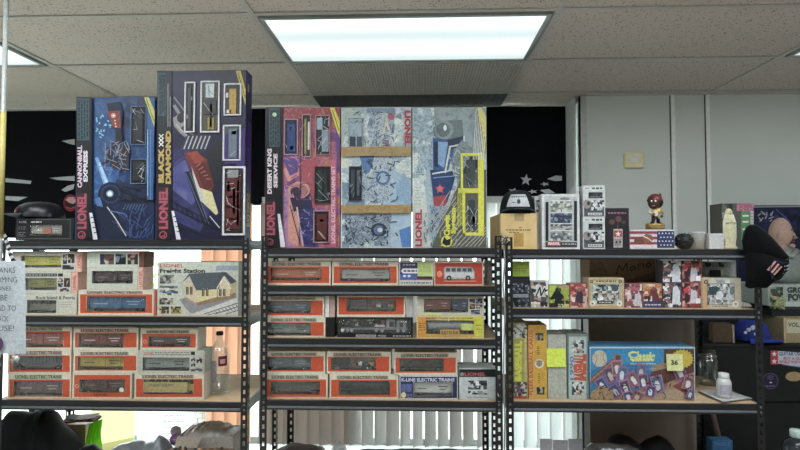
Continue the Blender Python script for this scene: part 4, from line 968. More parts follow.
for k in range(16): p.line([(478 - 4.4 * k + (0 if k < 8 else 12), 247 - (0 if k < 8 else 16)), (486 - (0 if k < 3 else (k - 3) * 3), 236 - 3.0 * k)], .8, mat('#b4b2a8'))
p.scribble(440, 200, 462, 246, mat('#a8a69a'), 20, .8, 5, 12, 2.1)
p.poly([(477, 108), (481, 108), (486, 118), (486, 155), (482, 150)], mat('#d2c878'))
for k in range(7): p.line([(476 + k * 1.4, 110 + 5 * k), (473 + k * 1.6, 160)], .6, mat('#e4e4de')); p.line([(477 + k * 1.4, 112 + 5 * k), (475 + k * 1.6, 158)], .5, mat('#30343a'))
p.text('LIONEL', 415.2, 209.5, 422, 246.5, mat('#b03a48'), rot=90, bold=.05); p.textlines(415, 186, 421, 206, mat('#9aa094'), 6, 6, .5)
Y_ = mat('#d8d628', .4)
p.text('Chessie', 443.5, 215, 450, 236, Y_, rot=90, bold=.06); p.text('System', 450.5, 208, 457, 234, Y_, rot=90, bold=.06)
p.ell(446.5, 241.5, 5.8, 5.8, Y_); p.poly([(442, 243), (444, 237), (447, 240), (451, 238), (450, 245), (446, 246)], INK)
for x in (457.5, 459.5, 461.5): p.rect(x, 194 - (x - 457) * 2, x + .8, 226, Y_)
c.done()
mb = MB(); D = c.D
def fr(x0, y0, x1, y1):
    a = P(x0, y1, D); b = P(x1, y0, D); mb.bevel_box((a.x, D - .010, a.z), (b.x, D - .0045, b.z), Y_, .0015)
fr(460.5, 153.5, 484, 156.5); fr(460.5, 156.5, 462.8, 193); fr(478, 156.5, 483.5, 236); fr(458, 188.5, 478, 193.5); fr(462.5, 193.5, 465, 236); fr(462.5, 232.5, 478, 236)
a = P(462, 236, D); b = P(479, 155, D); mb.box((a.x, D - .0045, a.z), (b.x, D - .0040, b.z), mat('#2c3234')); f0 = build('yellow_window_frame', mb, c.t, 'bright yellow frame around two windows')
class _C: pass
relief(f0, D - .0015, [(466, 160, 475, 185, '#3f484a'), (468, 200, 475, 229, '#3a4244'), (467, 206, 469, 210, '#c8ccc8'), (472, 214, 476, 224, '#8a9492')] + wires(465, 158, 477, 187, 9, ['#8a9692', '#c4cac6', '#50595a'], 2) + wires(466, 197, 477, 231, 12, ['#8a9692', '#d4d8d4', '#50595a'], 3), 'toy_tender')
# ------------------------------------------------------------ MIDDLE UNIT ROWS
GM = 'orange windowed train boxes on the middle unit'
z = Mz[1]
train_box(265, 261.8, 331, z, (270.5, 268, 321.5, 280.5), '#b0603c', 'box', (262.2, 266.2), 'orange train box with orange-brown wagon, leftmost on middle unit\'s top inner shelf', bottom=284.5, group=GM, letter='#d8b8a0', roof='#8a4a30')
train_box(332, 261.8, 398.5, z, (340, 268.5, 390.5, 281.5), '#a3a39e', 'box', (262.2, 266.2), 'orange train box with silver-grey wagon, second on middle unit\'s top inner shelf', bottom=284.5, group=GM, letter='#4a4a4a', roof='#85857f')
c = Carton(399, 261.8, 433, z, m='#c9c9c6', name='model_vehicle_box', label='small white and navy box with a yellow-green sticky note', cat='boxed model')
c.p.rect(400, 262.5, 432.5, 279, mat('#33366a')); c.p.rect(400, 262.5, 416, 268, mat('#3c3a56')); c.p.textlines(403, 263.5, 415, 266, mat('#a8a8c0'), 1, 3, 1.4); c.p.poly([(401, 271), (403, 268.5), (418, 268.5), (418, 273.5), (403, 273.5)], mat('#dcdcde'))
c.p.textlines(403.5, 269.5, 417, 272.5, mat('#2a2a4a'), 1, 5, 1.6); c.p.rect(400, 274.5, 417, 278.5, mat('#4c66b0')); c.p.ell(404.5, 276, 1.6, 1.2, mat('#d8e0f0')); c.p.ell(409, 276, 1.6, 1.2, mat('#d8e0f0')); c.p.rect(400, 279.2, 432.5, 280, mat('#8a3038')); c.p.rect(418, 277.5, 431.5, 279, mat('#5a3a34')); c.p.textlines(401, 281.8, 431, 284, mat('#55555c'), 1, 4, 1.2)
c.done(); 
def sticky(parent, x0, y0, x1, y1, D, col, label, draw=None, lift=.002):
    mb = MB(); a = P(x0, y1, D); b = P(x1, y0, D)
    def fn(u, v):
        return (a.x + (b.x - a.x) * u, D - .0008 - .004 * (1 - v) ** 2, a.z + (b.z - a.z) * v)
    mb.grid(fn, 6, 6, mat(col, .7), True, (0, .0002, 0)); p = Print(mb, D - .0052)
    if draw: draw(p)
    return build('sticky_note', mb, parent, label)
sticky(c.t, 417.5, 262.2, 432.8, 276.3, YC, '#b9c878', 'yellow-green sticky note', lambda p: p.textlines(419, 266, 431, 272, mat('#8f9c58'), 3, 3, .5))
c = Carton(434, 261.8, 483.5, z, m='#d2bfa4', name='model_vehicle_box', label='red-orange box with a picture of a grey toy van', cat='boxed model')
c.p.rect(435.2, 263, 482.3, 284.3, mat('#b83a22')); c.p.ell(439.6, 274, 2.7, 3, mat('#e89a78')); c.p.text('L', 438.6, 272.5, 440.6, 275.5, mat('#b83a22'))
c.p.poly([(444, 268), (446, 266.8), (472, 267), (474.5, 272), (474.5, 279), (444, 279)], mat('#a8a8a8')); c.p.rect(445, 272.5, 474, 277.5, mat('#c6c8c8'))
for x in (446, 451.5, 457, 462.5, 467.5): c.p.rect(x, 268, x + 4.2, 271.6, mat('#4c5358'))
for x in (449, 468): c.p.ell(x, 278, 2.5, 2.6, INK); c.p.ell(x, 278, 1.2, 1.2, mat('#9a9a9a'))
c.p.rect(444, 280.8, 476, 281.4, mat('#e0b8a8')); c.done()
mb = MB(); a = P(487.5, 281, 2.14); b = P(491.5, 261, 2.14); mb.box((a.x, 2.14, Mz[1] + EPS), (b.x, 2.25, b.z), mat('#8c7f7c', .6)); tag(build('cardboard_strip', mb), 'narrow grey-brown carton end right of the toy van box', 'box')
z = Mz[2]
a = train_box(264.5, 317.3, 325.5, z, (266.5, 323, 311, 335.5), '#7a817a', 'box', (318, 322), 'orange train box with grey-green boxcar, lower left on middle unit\'s second shelf', bottom=337.2, group=GM, letter='#30322e', roof='#5c625c')
train_box(264.5, 296.5, 324.5, a.zt, (266.5, 301, 311, 313.5), '#565c66', 'box', (297, 300.4), 'orange train box with slate wagon, upper left on middle unit\'s second shelf', bottom=316.8, group=GM, letter='#9aa0a8', roof='#3f444c')
for i, (x0, x1, m, l) in enumerate(((326.4, 330.4, '#d8d4d0', 'narrow white carton end standing beside the slate wagon box'), (330.8, 336, '#b89a90', 'narrow dusty pink carton end beside the white one'))):
    mb = MB(); mb.box((P(x0, 0, YC).x, YC + .004, a.zt + EPS + (0 if i else 0)), (P(x1, 0, YC).x, YC + .09, P(328, 296, YC).z), mat(m, .6)); mb.box((P(x0, 0, YC).x, YC + .004, Mz[2] + EPS), (P(x1, 0, YC).x, YC + .09, a.zt + EPS), mat('#141416', .5)); tag(build('carton', mb), l, 'box')
# black transporter box
c = Carton(337, 317.3, 413, z, m='#15161a', name='model_vehicle_box', label='long black box with a grey transporter truck model under film', cat='boxed model', holes=(338.5, 319, 411, 333.2))
c.p.text('TRANSPORTER 9500', 351, 335, 386, 338.4, mat('#c9c4c6'), bold=.03) if False else None
c.p.rect(356, 334.6, 376, 337.2, mat('#b0a8ac')); c.p.text('TRANSFORCE', 357, 335, 375.5, 336.9, mat('#26262a')); c.p.text('9500', 378, 334.8, 386, 337.1, mat('#a8a4a8')); c.p.textlines(393, 334.8, 411, 337.2, mat('#a8a8aa'), 1, 3, 1.2)
c.done(); zt = c.zt
x0, z0, x1, z1 = c.h; mb = MB(); D = YC; W = x1 - x0; H = z1 - z0
mb.bevel_box((x0 + W * .02, D + .012, z0 + H * .22), (x0 + W * .95, D + .05, z0 + H * .34), mat('#77797e', .4), .001)
rd = random.Random(5)
for k in range(26):
    xx = x0 + W * (.04 + .58 * rd.random()); zz = z0 + H * rd.uniform(.36, .85); s_ = rd.uniform(.003, .008); mb.bevel_box((xx, D + .012 + rd.uniform(0, .004), zz), (xx + s_ * 1.6, D + .03, zz + s_), mat(rd.choice(['#6a6a6c', '#a8a8a8', '#3a3a3e', '#8a5a4c', '#c0bcb8', '#4c4440'])), .0008)
mb.bevel_box((x0 + W * .66, D + .012, z0 + H * .34), (x0 + W * .78, D + .05, z0 + H * .92), mat('#8e9094'), .002); mb.bevel_box((x0 + W * .80, D + .010, z0 + H * .34), (x0 + W * .93, D + .05, z0 + H * .88), mat('#7c7e82'), .002)
mb.box((x0 + W * .70, D + .0105, z0 + H * .42), (x0 + W * .765, D + .0119, z0 + H * .8), dk); mb.box((x0 + W * .84, D + .009, z0 + H * .42), (x0 + W * .89, D + .0099, z0 + H * .72), dk); mb.box((x0 + W * .5, D + .0105, z0 + H * .42), (x0 + W * .64, D + .0119, z0 + H * .56), mat('#c8a8ac'))
b = build('toy_truck', mb, c.t)
mw = MB(); 
for f in (.05, .12, .18, .52, .6, .82, .9): mw.tube([(x0 + W * f, D + .009, z0 + H * .16), (x0 + W * f, D + .02, z0 + H * .16)], H * .12, mat('#96979b' if f > .06 else '#e6e6e2'), 12)
build('wheel_set', mw, b)
train_box(337, 295.8, 405.5, zt, (346.5, 299, 396, 311.5), '#5c5650', 'crane', None, 'orange train box without header showing dark flat car with mixed load', bottom=316, group=GM)
c2 = None
for o_ in list(sc.objects):
    pass
mb = MB(); mb.box((P(406.3, 0, YC).x, YC + .004, zt + EPS), (P(412.5, 0, YC).x, YC + .09, P(409, 296, YC).z), mat('#b9b4b2', .6)); tag(build('carton', mb), 'narrow pale carton end above the black truck box\'s right end', 'box')
c = Carton(416.5, 316, 484, z, holes=(426, 320.5, 474, 334), m='#c99a3a', name='train_car_box', label='orange to lime yellow train box with silver tank car', cat='boxed train car')
p = c.p; ys = mat('#cfc428'); p.rect(417.8, 317, 425.6, 337.3, mat('#d0902e')); p.rect(474.3, 317, 483, 337.3, mat('#c6c41c')); p.rect(455, 317, 474.3, 320.3, ys); p.rect(435, 317, 455, 320.3, mat('#cdb468')); p.text('ELECTRIC TRAINS AND ACCESSORIES', 426, 317.6, 473, 319, mat('#3a2c10')); p.frame(416.8, 316.2, 483.8, 338, .6, mat('#e0d4a0'))
for y in (323.5, 325.6, 327.5, 330): p.textlines(418.6, y - .5, 425, y + .5, mat('#6a3c10'), 1, int(y), .7)
p.textlines(476, 324.5, 482, 326, mat('#6a6a10'), 1, 3, .8); p.textlines(476, 328.5, 482, 330, mat('#6a6a10'), 1, 4, .8)
zt = c.zt; c.done(); toy(c.t, c.h, YC, 'tank', '#8f9194'); 
mb = MB(); a = P(440, 337, YC); b = P(459.5, 329.5, YC); mb.box((a.x, YC - .002, a.z), (b.x, YC - .0004, b.z), mat('#b8944a')); pp = Print(mb, YC - .002); pp.text('BUILT TO RUN', 441.5, 331, 458, 334.5, mat('#2c2412')); build('name_plate', mb, c.t)
mb = MB(); mb.box((P(460, 0, YC).x, YC + .008, P(0, 328, YC).z), (P(473, 0, YC).x, YC + .0105, P(467, 324, YC).z), mat('#d2dc5a')); build('side_stripe', mb, c.t)
c = Carton(417, 296.5, 484, zt, holes=(424, 298.8, 468.5, 312.5), m='#c3bea9', name='train_car_box', label='cream train box with red and blue wagons above the yellow box', cat='boxed train car')
collage(c.p, [(469.5, 299, 475, 303), (476, 298.5, 482.5, 303.5), (469.5, 304, 475, 309), (476, 304.5, 482.5, 308.5), (471, 310, 480, 314)], 41); c.p.rect(425, 312.8, 441, 314.8, mat('#d6d878')); c.done()
x0, z0, x1, z1 = c.h; W = x1 - x0; H = z1 - z0
toy(c.t, (x0, z0, x0 + W * .6, z1), YC, 'box', '#8c4a3a', letter='#d8b0a0'); toy(c.t, (x0 + W * .62, z0, x1, z1), YC, 'box', '#34405e', letter='#9aa8c0')
z = Mz[3]
a = train_box(264.5, 374, 328, z, (270, 381.5, 320, 394.5), '#4c4a48', 'hopper', (375, 379.3), 'orange train box with dark ribbed hopper wagon, bottom left of the middle unit', bottom=398.4, group=GM)
train_box(264.5, 351.3, 325.5, a.zt, (266.5, 357.3, 311, 370), '#55606a', 'box', (352.4, 356.2), 'orange train box with blue-grey wagon, left end of middle unit\'s lower shelf, upper layer', bottom=373, group=GM, letter='#8a949c', roof='#3c444c')
a = train_box(329.5, 374, 398.5, z, (339, 381, 390, 394.8), '#1f2224', 'tank', (375.4, 379.5), 'orange train box with black tank wagon, bottom middle of middle unit', bottom=398.4, group=GM)
train_box(326.5, 351.3, 391, a.zt, (331, 357.3, 376, 370), '#3f3c3c', 'crane', (352.6, 356.6), 'orange train box with dark loaded wagon, upper layer in middle of middle unit', bottom=373, group=GM)
c = Carton(399.5, 375.8, 458, z, m='#c6c4c4', name='train_car_box', label='navy and white train box picturing a pale boxcar, bottom row of middle unit', cat='boxed train car', holes=(413.5, 382.5, 452.5, 396.2))
p = c.p; nv = mat('#232a52'); p.rect(400.5, 376.8, 457, 382.2, nv); p.text('K-LINE ELECTRIC TRAINS', 401.5, 378, 454.5, 381.6, mat('#c4c6d8'), bold=.04); p.rect(400.5, 382.2, 413.2, 398, nv); p.rect(452.8, 382.2, 457, 398, nv); p.rect(413.2, 396.4, 452.8, 398, nv)
p.rect(401.5, 384, 411.5, 392, mat('#6c76b0')); p.textlines(402, 384, 411, 392, mat('#20264c'), 4, 3, .8); p.ell(403.6, 395, 2.6, 2.8, mat('#d8cf8a')); p.textlines(407, 393.5, 412, 398, mat('#8c94c0'), 3, 3, .6)
zt = c.zt; c.done(); toy(c.t, c.h, YC, 'reefer', '#c3c6c0', roof='#8a8c88', letter='#5a5e5e')
train_box(394, 352.3, 457.5, zt, (399.5, 358.5, 444, 371.3), '#37302e', 'hopper', (353.4, 357.6), 'orange train box with charcoal wagon, right end of middle unit\'s lower shelf', bottom=374.3, group=GM)
c = Carton(459, 369, 496, z, m='#b9c0c0', name='model_train_box', label='pale grey box with black lid band and red lettering, right end of middle unit', cat='boxed model', depth=.12)
p = c.p; p.rect(459.3, 369.3, 495.7, 377, mat('#17171b')); p.text('LIONEL', 464.5, 372.4, 486, 376, mat('#a84a56'), bold=.05); p.ell(462, 374.2, 2, 2, mat('#8a8a90'))
p.mosaic(468, 380.5, 487, 389.5, ['#26282c', '#54585a', '#b8bcb8', '#3a3c40'], 7, 5, 5); p.rect(475.5, 381, 479, 385.5, mat('#d8dcd8')); p.mosaic(468, 391, 487, 394.5, ['#26282c', '#8a8e8c', '#b8bcb8'], 8, 2, 6); p.textlines(467, 396.6, 489, 398, mat('#5a605e'), 1, 3, .6); c.done()

# ------------------------------------------------------------ TOP OF THE RIGHT UNIT
z = Rz[0]
yt = 2.12
t_x0 = P(500, 230, yt).x; t_x1 = P(537, 230, yt).x
mb = MB(); zk = P(518, 213.5, yt).z
mb.box((t_x0, yt, z + EPS), (t_x1, yt + .30, zk), KRAFT); p = Print(mb, yt)
p.rect(514.5, 213.7, 524, 221, mat('#b09468', .4)); p.rect(514, 233, 523.5, 246.5, mat('#b8923e', .3)); p.textlines(506, 229.2, 532, 230.8, mat('#3a2c20'), 1, 3, 1.0); p.textlines(509, 231.8, 519, 232.8, mat('#54432e'), 1, 5, .7); p.rect(519, 227, 521.5, 228, mat('#b84a3a'))
p.line([(500.3, 213.8), (500.3, 248)], .5, mat('#8a744c'))
tag(build('cardboard_box', mb), 'plain tan cardboard box under the black and white cap', 'cardboard box')
def capdraw(mb, W):
    for k in range(9):
        a = -.45 + .9 * k / 8; pts = [W(a - .035, .66), W(a + .035, .66), W(a + .035, .74), W(a - .035, .74)]; mb.add(pts, [(0, 1, 2, 3)], mat('#3a3e44'))
    mb.add([W(.02 + .1 * math.cos(i * .7), .45 + .12 * math.sin(i * .7)) for i in range(9)], [tuple(range(9))], mat('#3a3e44'))
    mb.add([W(-.35, .38), W(-.16, .38), W(-.16, .42), W(-.35, .42)], [(0, 1, 2, 3)], mat('#6a6e74'))
cp = P(517, 213, 2.19)
cap(cp.x + .004, 2.205, zk + EPS, .077, P(517, 190, 2.2).z - zk - .006, -PI / 2 - .12, 'black and white trucker cap with white front patch on the tan box', mat('#14171b', .6), mat('#2f3a44', .6), mat('#c6ccce', .5), draw=capdraw, brimlen=.45, mesh_m=mat('#c2c7cb', .6))
# figure boxes
c = Carton(541.5, 194, 579.5, z, D=2.11, depth=.12, m='#cfd1d1', name='figure_box', label='white window-front figure box with red and white maker\'s logo at its foot', cat='toy box', side=mat('#c4c6c8'))
p = c.p; p.rect(544.2, 196.5, 577.5, 246.8, mat('#b5b8b9')); p.rect(545.5, 202, 548.5, 241, INK); p.rect(574, 201, 577, 241, INK)
p.mosaic(550.5, 201, 572, 212, ['#8a8f88', '#b4b8ae', '#c8ccc4', '#6c726c'], 9, 5, 3); p.mosaic(550.5, 213, 572, 223, ['#2f3850', '#56627c', '#8a94a8', '#3f4858'], 9, 5, 4); p.mosaic(550.5, 224, 572, 230, ['#8a8c88', '#b0b4ae', '#4c5058'], 9, 3, 5); p.mosaic(550.5, 231, 572, 240.5, ['#9aa09a', '#5a606c', '#c4c8c4', '#7a8088'], 9, 5, 6)
for y in (200.4, 212.4, 223.4, 230.4): p.rect(550, y, 572.5, y + .7, mat('#dfe0df'))
p.ell(565, 198.8, 5, 1.6, mat('#80868a')); p.rect(545.5, 242, 577, 247.4, mat('#3a3c42')); p.rect(547.5, 241, 560.5, 246, mat('#a8404a')); p.text('MARVEL', 548.2, 242, 560, 245, mat('#f0e8e8'), bold=.04); p.textlines(562, 243, 576, 245, mat('#c0c2c6'), 1, 3, 1.0)
c.done()
mb = MB(); a = P(536.5, 248, 2.16); b = P(541, 195, 2.16)
mb.box((c.xa - .018, 2.15, z + EPS), (c.xa - .001, 2.235, P(538, 196.5, 2.15).z), mat('#c9cacc')); pp = Print(mb, 2.15); pp.mosaic(536.3, 200, 540, 212, ['#333', '#888', '#ccc'], 2, 5, 2)
tag(build('figure_box', mb), 'narrow white box end squeezed between the tan box and the window-front box', 'toy box')
def funko(y0, z0, label, pic, D=2.115):
    c = Carton(582.5, y0, 605, z0, D=D, depth=.085, m='#bfc3c4', name='figure_box', label=label, cat='toy box'); p = c.p; h = pic
    p.rect(583.3, h, 604.3, h + 4, mat('#c9cccc')); p.textlines(585, h + 1, 590, h + 3, mat('#8a8a90'), 1, 2, 1); p.textlines(592, h + .8, 602, h + 3.2, mat('#3a3c40'), 1, 5, 1.6); p.rect(584, h + 15, 604, h + 27.5 if False else h + 27, mat('#4a4c50'))
    p.rect(588.5, h + 6, 602.5, h + 12, INK); p.mosaic(589, h + 7, 602, h + 11.5, ['#1c1c20', '#3c3e42', '#5c5f66'], 6, 3, 3)
    p.ell(587, h + 18, 4, 4.5, mat('#8f8886')); p.ell(588.5, h + 17, 1.4, 2, mat('#2a2628')); p.mosaic(591, h + 14, 604, h + 24, ['#d8dadc', '#5a5c62', '#a8abb0', '#202226', '#c8cacc'], 6, 5, int(h)); p.rect(584, h + 25.5, 604, h + 30, mat('#54565c')); p.rect(588, h + 26.5, 602, h + 29, mat('#c9cccd')); p.textlines(589, h + 27, 601, h + 28.6, mat('#333'), 1, 4, .9)
    c.done(); return c
a = funko(217, z, 'white collectible figure box, lower of the two stacked by the wall frame', 217.8)
b = funko(185.5, a.zt, 'white collectible figure box, upper of the two stacked by the wall frame', 186.3)
mb = MB(); mb.box((a.xa - .016, 2.15, z + EPS), (a.xa - .0015, 2.22, P(579.5, 187, 2.15).z), mat('#c6c9cb')); pp = Print(mb, 2.15); pp.mosaic(579, 190, 581.5, 200, ['#2a2a2c', '#777', '#ccc'], 2, 6, 7)
tag(build('figure_box', mb), 'thin white box end left of the two stacked figure boxes', 'toy box')
c = Carton(605.5, 208, 629, z, D=2.12, depth=.10, m='#1d191e', name='figure_box', label='black figure box with pink lettering and red-white emblem', cat='toy box', side=mat('#17171c'))
p = c.p; p.frame(605.8, 208.2, 628.8, 248, .5, mat('#3c3a42')); p.textlines(608, 211.5, 627, 214.5, mat('#8a5c72'), 1, 3, 1.8); p.ell(612, 222, 3, 2.6, mat('#5a3c3c')); p.ell(618.5, 219, 3, 3, mat('#6a4444')); p.ell(623.5, 222, 2.2, 1.6, mat('#4a3a3a')); p.line([(618, 222), (617.5, 229)], 1, mat('#5a4a48'))
p.rect(613.5, 229, 622.5, 247.5, mat('#b0a8a8')); p.rect(614, 230.5, 622, 237, mat('#a83a3c')); p.star(618, 234, 3, mat('#e0d8d8')); p.rect(614.5, 239, 621.5, 246, mat('#8a8686')); p.ell(616.5, 242, 1, 1, INK); p.ell(620, 242, 1, 1, INK); c.done()
# flag box with football
c = Carton(629.5, 229.5, 674.5, z, D=2.12, depth=.10, m='#b8b2b8', name='football_box', label='box printed with a brown football on the American flag, under the bobblehead', cat='box')
p = c.p; ys = [231.3, 234, 236.6, 239.3, 242, 244.6, 247.6]
for i, y in enumerate(ys[:-1]): p.rect(629.8, y, 657, ys[i + 1], mat('#d2c6ce' if i % 2 else '#8c3848'))
p.rect(629.8, 229.8, 674.2, 231, mat('#c9c6cc')); p.rect(657, 231, 674.3, 247.8, mat('#25305e'))
for r in range(4):
    for k in range(5 - r % 2): p.star(659.2 + 3.3 * k + (r % 2) * 1.6, 233.4 + 3.9 * r, 1.25, mat('#c9cede'))
p.poly([(634, 238), (642, 236.5), (646, 234), (651, 235), (653, 238), (650, 242), (640, 244), (634, 242.5)], mat('#744230')); p.poly([(642, 237), (650, 234.5), (653.5, 239), (650, 243), (644, 243)], mat('#8a5240')); p.line([(643, 236), (649, 239), (651, 241)], .9, mat('#e0d8d0')); zt = c.zt; c.done()
# bobblehead
q = P(655, 229, 2.165); t = thing('bobblehead', (q.x, 2.165, zt + EPS), 'bobblehead player with dark red cap and yellow jersey on a gold base', 'figurine')
S = 2.165 / F; gold = mat('#a88a48', .3, .5)
mb = MB(); mb.lathe((q.x, 2.165, zt + EPS), [(9 * S, 0), (9 * S, 5 * S), (8.4 * S, 6 * S)], gold, 28, (1, .7)); mb.box((q.x - 6 * S, 2.165 - 6.5 * S, zt + 1.5 * S), (q.x + 6 * S, 2.165 - 6.2 * S, zt + 4.5 * S), mat('#8a7030')); build('base', mb, t)
zb = zt + 6 * S + EPS; B = lambda x, zz, y=0: (q.x + x * S, 2.165 + y * S, zb + zz * S)
mb = MB(); mb.tube([B(-2.5, 0), B(-1.8, 3.5, -1), B(-1, 7)], [1.5 * S, 1.9 * S, 2.3 * S], mat('#1d1c22')); mb.tube([B(3.2, 0), B(2.8, 3.5, -1), B(1.2, 7)], [1.5 * S, 1.9 * S, 2.3 * S], mat('#1d1c22')); mb.ball(B(-3, .8, -1.2), (2 * S, 2.6 * S, 1 * S), mat('#111'), 12, 8); mb.ball(B(3.7, .8, -1.2), (2 * S, 2.6 * S, 1 * S), mat('#111'), 12, 8); build('legs', mb, t)
mb = MB(); mb.ball(B(0, 10.5), (4.6 * S, 3.2 * S, 5 * S), mat('#b8a45a'), 16, 12); mb.ball(B(3.2, 12.2, -1), (2.8 * S, 2.8 * S, 2.6 * S), mat('#c8ae4c'), 12, 8); mb.box(B(-1.5, 7.5, -3.2), B(1.6, 12, -2.9), mat('#c9c2b4')); build('jersey', mb, t)
mb = MB(); mb.tube([B(-4, 13.5, -1), B(-7, 11, -2.5), B(-3.5, 8.8, -4)], [1.6 * S, 1.4 * S, 1.1 * S], mat('#c8c0b0')); mb.ball(B(-3, 8.6, -4.3), 1.5 * S, mat('#7a5038'), 10, 8); mb.tube([B(4.6, 13, -1), B(7, 10, -2), B(5.5, 7.5, -3)], [1.6 * S, 1.4 * S, 1.1 * S], mat('#c8ae4c')); mb.ball(B(5.3, 7, -3.2), 1.5 * S, mat('#7a5038'), 10, 8); build('arms', mb, t)
mb = MB(); mb.ball(B(-1, 20.5, -1), (5.8 * S, 5.6 * S, 6.4 * S), mat('#4c3024', .5), 20, 14); mb.ball(B(-4, 19.2, -6), (1.2 * S, 1.3 * S, 1.4 * S), mat('#3e261c')); mb.ball(B(-5, 21.8, -5), (1 * S, .8 * S, .9 * S), WHITE, 8, 6); mb.ball(B(-1.8, 21.8, -6.3), (1 * S, .8 * S, .9 * S), WHITE, 8, 6); mb.box(B(-5, 16.8, -5.9), B(-2, 17.3, -5.6), mat('#b89a90')); hd = build('head', mb, t)
mb = MB(); mb.ball(B(.4, 22.4, .2), (7.2 * S, 6.6 * S, 7.0 * S), mat('#6e2128', .35), 22, 12, None, (0, PI * .52)); mb.ball(B(3.2, 21, .8), (5.2 * S, 6 * S, 6 * S), mat('#191418', .4), 16, 12); mb.tube([B(-5.5, 23, -3), B(-8.8, 22.3, -5.2)], [2.6 * S, 1.1 * S], mat('#2a1418'), 10); mb.ball(B(6, 28, 1), (1.2 * S, 1.2 * S, 2 * S), mat('#7c2028')); build('helmet', mb, t)
# dark mesh ball, white cup, white cube
q = P(684, 248, 2.17); mb = MB()
mb.ball((q.x, 2.17, z + .0296), (.033, .033, .0300), mat('#26282a', .6), 18, 12, lambda d: 1 + .09 * math.sin(9 * d.x + 1) * math.cos(11 * d.z) * 1)
for k in range(60):
    rd = random.Random(k); th = rd.uniform(.3, 2.2); a_ = rd.uniform(0, 2 * PI); d = Vector((math.sin(th) * math.cos(a_), math.sin(th) * math.sin(a_), math.cos(th))); mb.ball((q.x + d.x * .033, 2.17 + d.y * .033, z + .030 + d.z * .030), .0045, mat(['#1c1d1f', '#3a3d3f', '#2a2c2e'][k % 3], .6), 8, 6)
tag(build('textured_ball', mb), 'small bumpy black ball-shaped object left of the white cup', 'ornament')
q = P(698, 248, 2.16); mb = MB(); H = P(698, 232, 2.16).z - z; S = 2.16 / F
mb.lathe((q.x, 2.165, z + EPS), [(6.4 * S, 0), (7.2 * S, H * .9), (7.5 * S, H * .94), (7.5 * S, H), (6.9 * S, H), (6.3 * S, H * .3), (.5 * S, H * .25)], mat('#b4b6b4', .5), 28)
tag(build('paper_cup', mb), 'plain white paper cup beside the white cube on the right unit', 'cup')
mb = MB(); a = P(709.5, 248, 2.13); b = P(724, 233.5, 2.13); mb.bevel_box((a.x, 2.13, z + EPS), (b.x, 2.13 + .055, b.z), mat('#bcbfbf', .6), .002); mb.box((a.x - .0003, 2.1285, b.z - .012), (b.x + .0003, 2.1298, b.z - .0112), mat('#a3a6a6', .6)); tag(build('gift_box', mb), 'plain white cube box between the paper cup and the statue', 'box')
# statue
q = P(730, 248, 2.14); S = 2.14 / F; H = P(730, 207.5, 2.14).z - z; t = thing('statue', (q.x, 2.14, z + EPS), 'cream statue of a robed veiled woman in front of the green box', 'statue'); st = mat('#c3bc98', .6)
mb = MB(); mb.lathe((q.x, 2.14, z + EPS), [(6.3 * S, 0), (6.3 * S, 2 * S), (5.6 * S, 3 * S)], st, 24); build('base', mb, t)
mb = MB(); V = []; prof = [(5.2, 3), (5.0, 6), (4.4, 12), (4.6, 18), (4.9, 24), (4.5, 29), (3.0, 32.5), (1.8, 34)]; n = 36
for (r, zz) in prof:
    for k in range(n):
        a_ = 2 * PI * k / n; rr = r * (1 + .07 * math.cos(9 * a_)) * S; V.append((q.x + rr * math.cos(a_), 2.14 + rr * math.sin(a_) * .8, z + zz * S))
mb.add(V, [(i * n + k, i * n + (k + 1) % n, (i + 1) * n + (k + 1) % n, (i + 1) * n + k) for i in range(len(prof) - 1) for k in range(n)], st, True); build('robe', mb, t)
mb = MB(); mb.ball((q.x, 2.14 - .3 * S, z + 36 * S), (2.2 * S, 2.3 * S, 2.8 * S), mat('#b8ae88', .6), 14, 10); mb.ball((q.x, 2.14 - 2.6 * S, z + 35.6 * S), (.4 * S, .5 * S, .7 * S), st, 8, 6); build('head', mb, t)
mb = MB(); mb.ball((q.x, 2.14 + .9 * S, z + 35.6 * S), (3.3 * S, 3 * S, 4.4 * S), mat('#cbc6a8', .6), 16, 12); mb.tube([(q.x - 3 * S, 2.14 + .3 * S, z + 34 * S), (q.x - 5.2 * S, 2.14, z + 26 * S), (q.x - 5.3 * S, 2.14, z + 12 * S), (q.x - 4.6 * S, 2.14, z + 5 * S)], [1.2 * S, 1.3 * S, 1.2 * S, .8 * S], mat('#cbc6a8', .6)); mb.tube([(q.x + 3 * S, 2.14 + .3 * S, z + 34 * S), (q.x + 5.2 * S, 2.14, z + 26 * S), (q.x + 5.3 * S, 2.14, z + 12 * S), (q.x + 4.6 * S, 2.14, z + 5 * S)], [1.2 * S, 1.3 * S, 1.2 * S, .8 * S], mat('#cbc6a8', .6)); build('veil', mb, t)
mb = MB(); mb.tube([(q.x - 4 * S, 2.14 - 2 * S, z + 26 * S), (q.x - .4 * S, 2.14 - 4.6 * S, z + 26.5 * S)], [1.3 * S, .8 * S], st); mb.tube([(q.x + 4 * S, 2.14 - 2 * S, z + 26 * S), (q.x + .4 * S, 2.14 - 4.6 * S, z + 26.5 * S)], [1.3 * S, .8 * S], st); mb.ball((q.x, 2.14 - 4.8 * S, z + 28 * S), (.9 * S, .7 * S, 1.9 * S), st, 10, 8); build('praying_hands', mb, t)
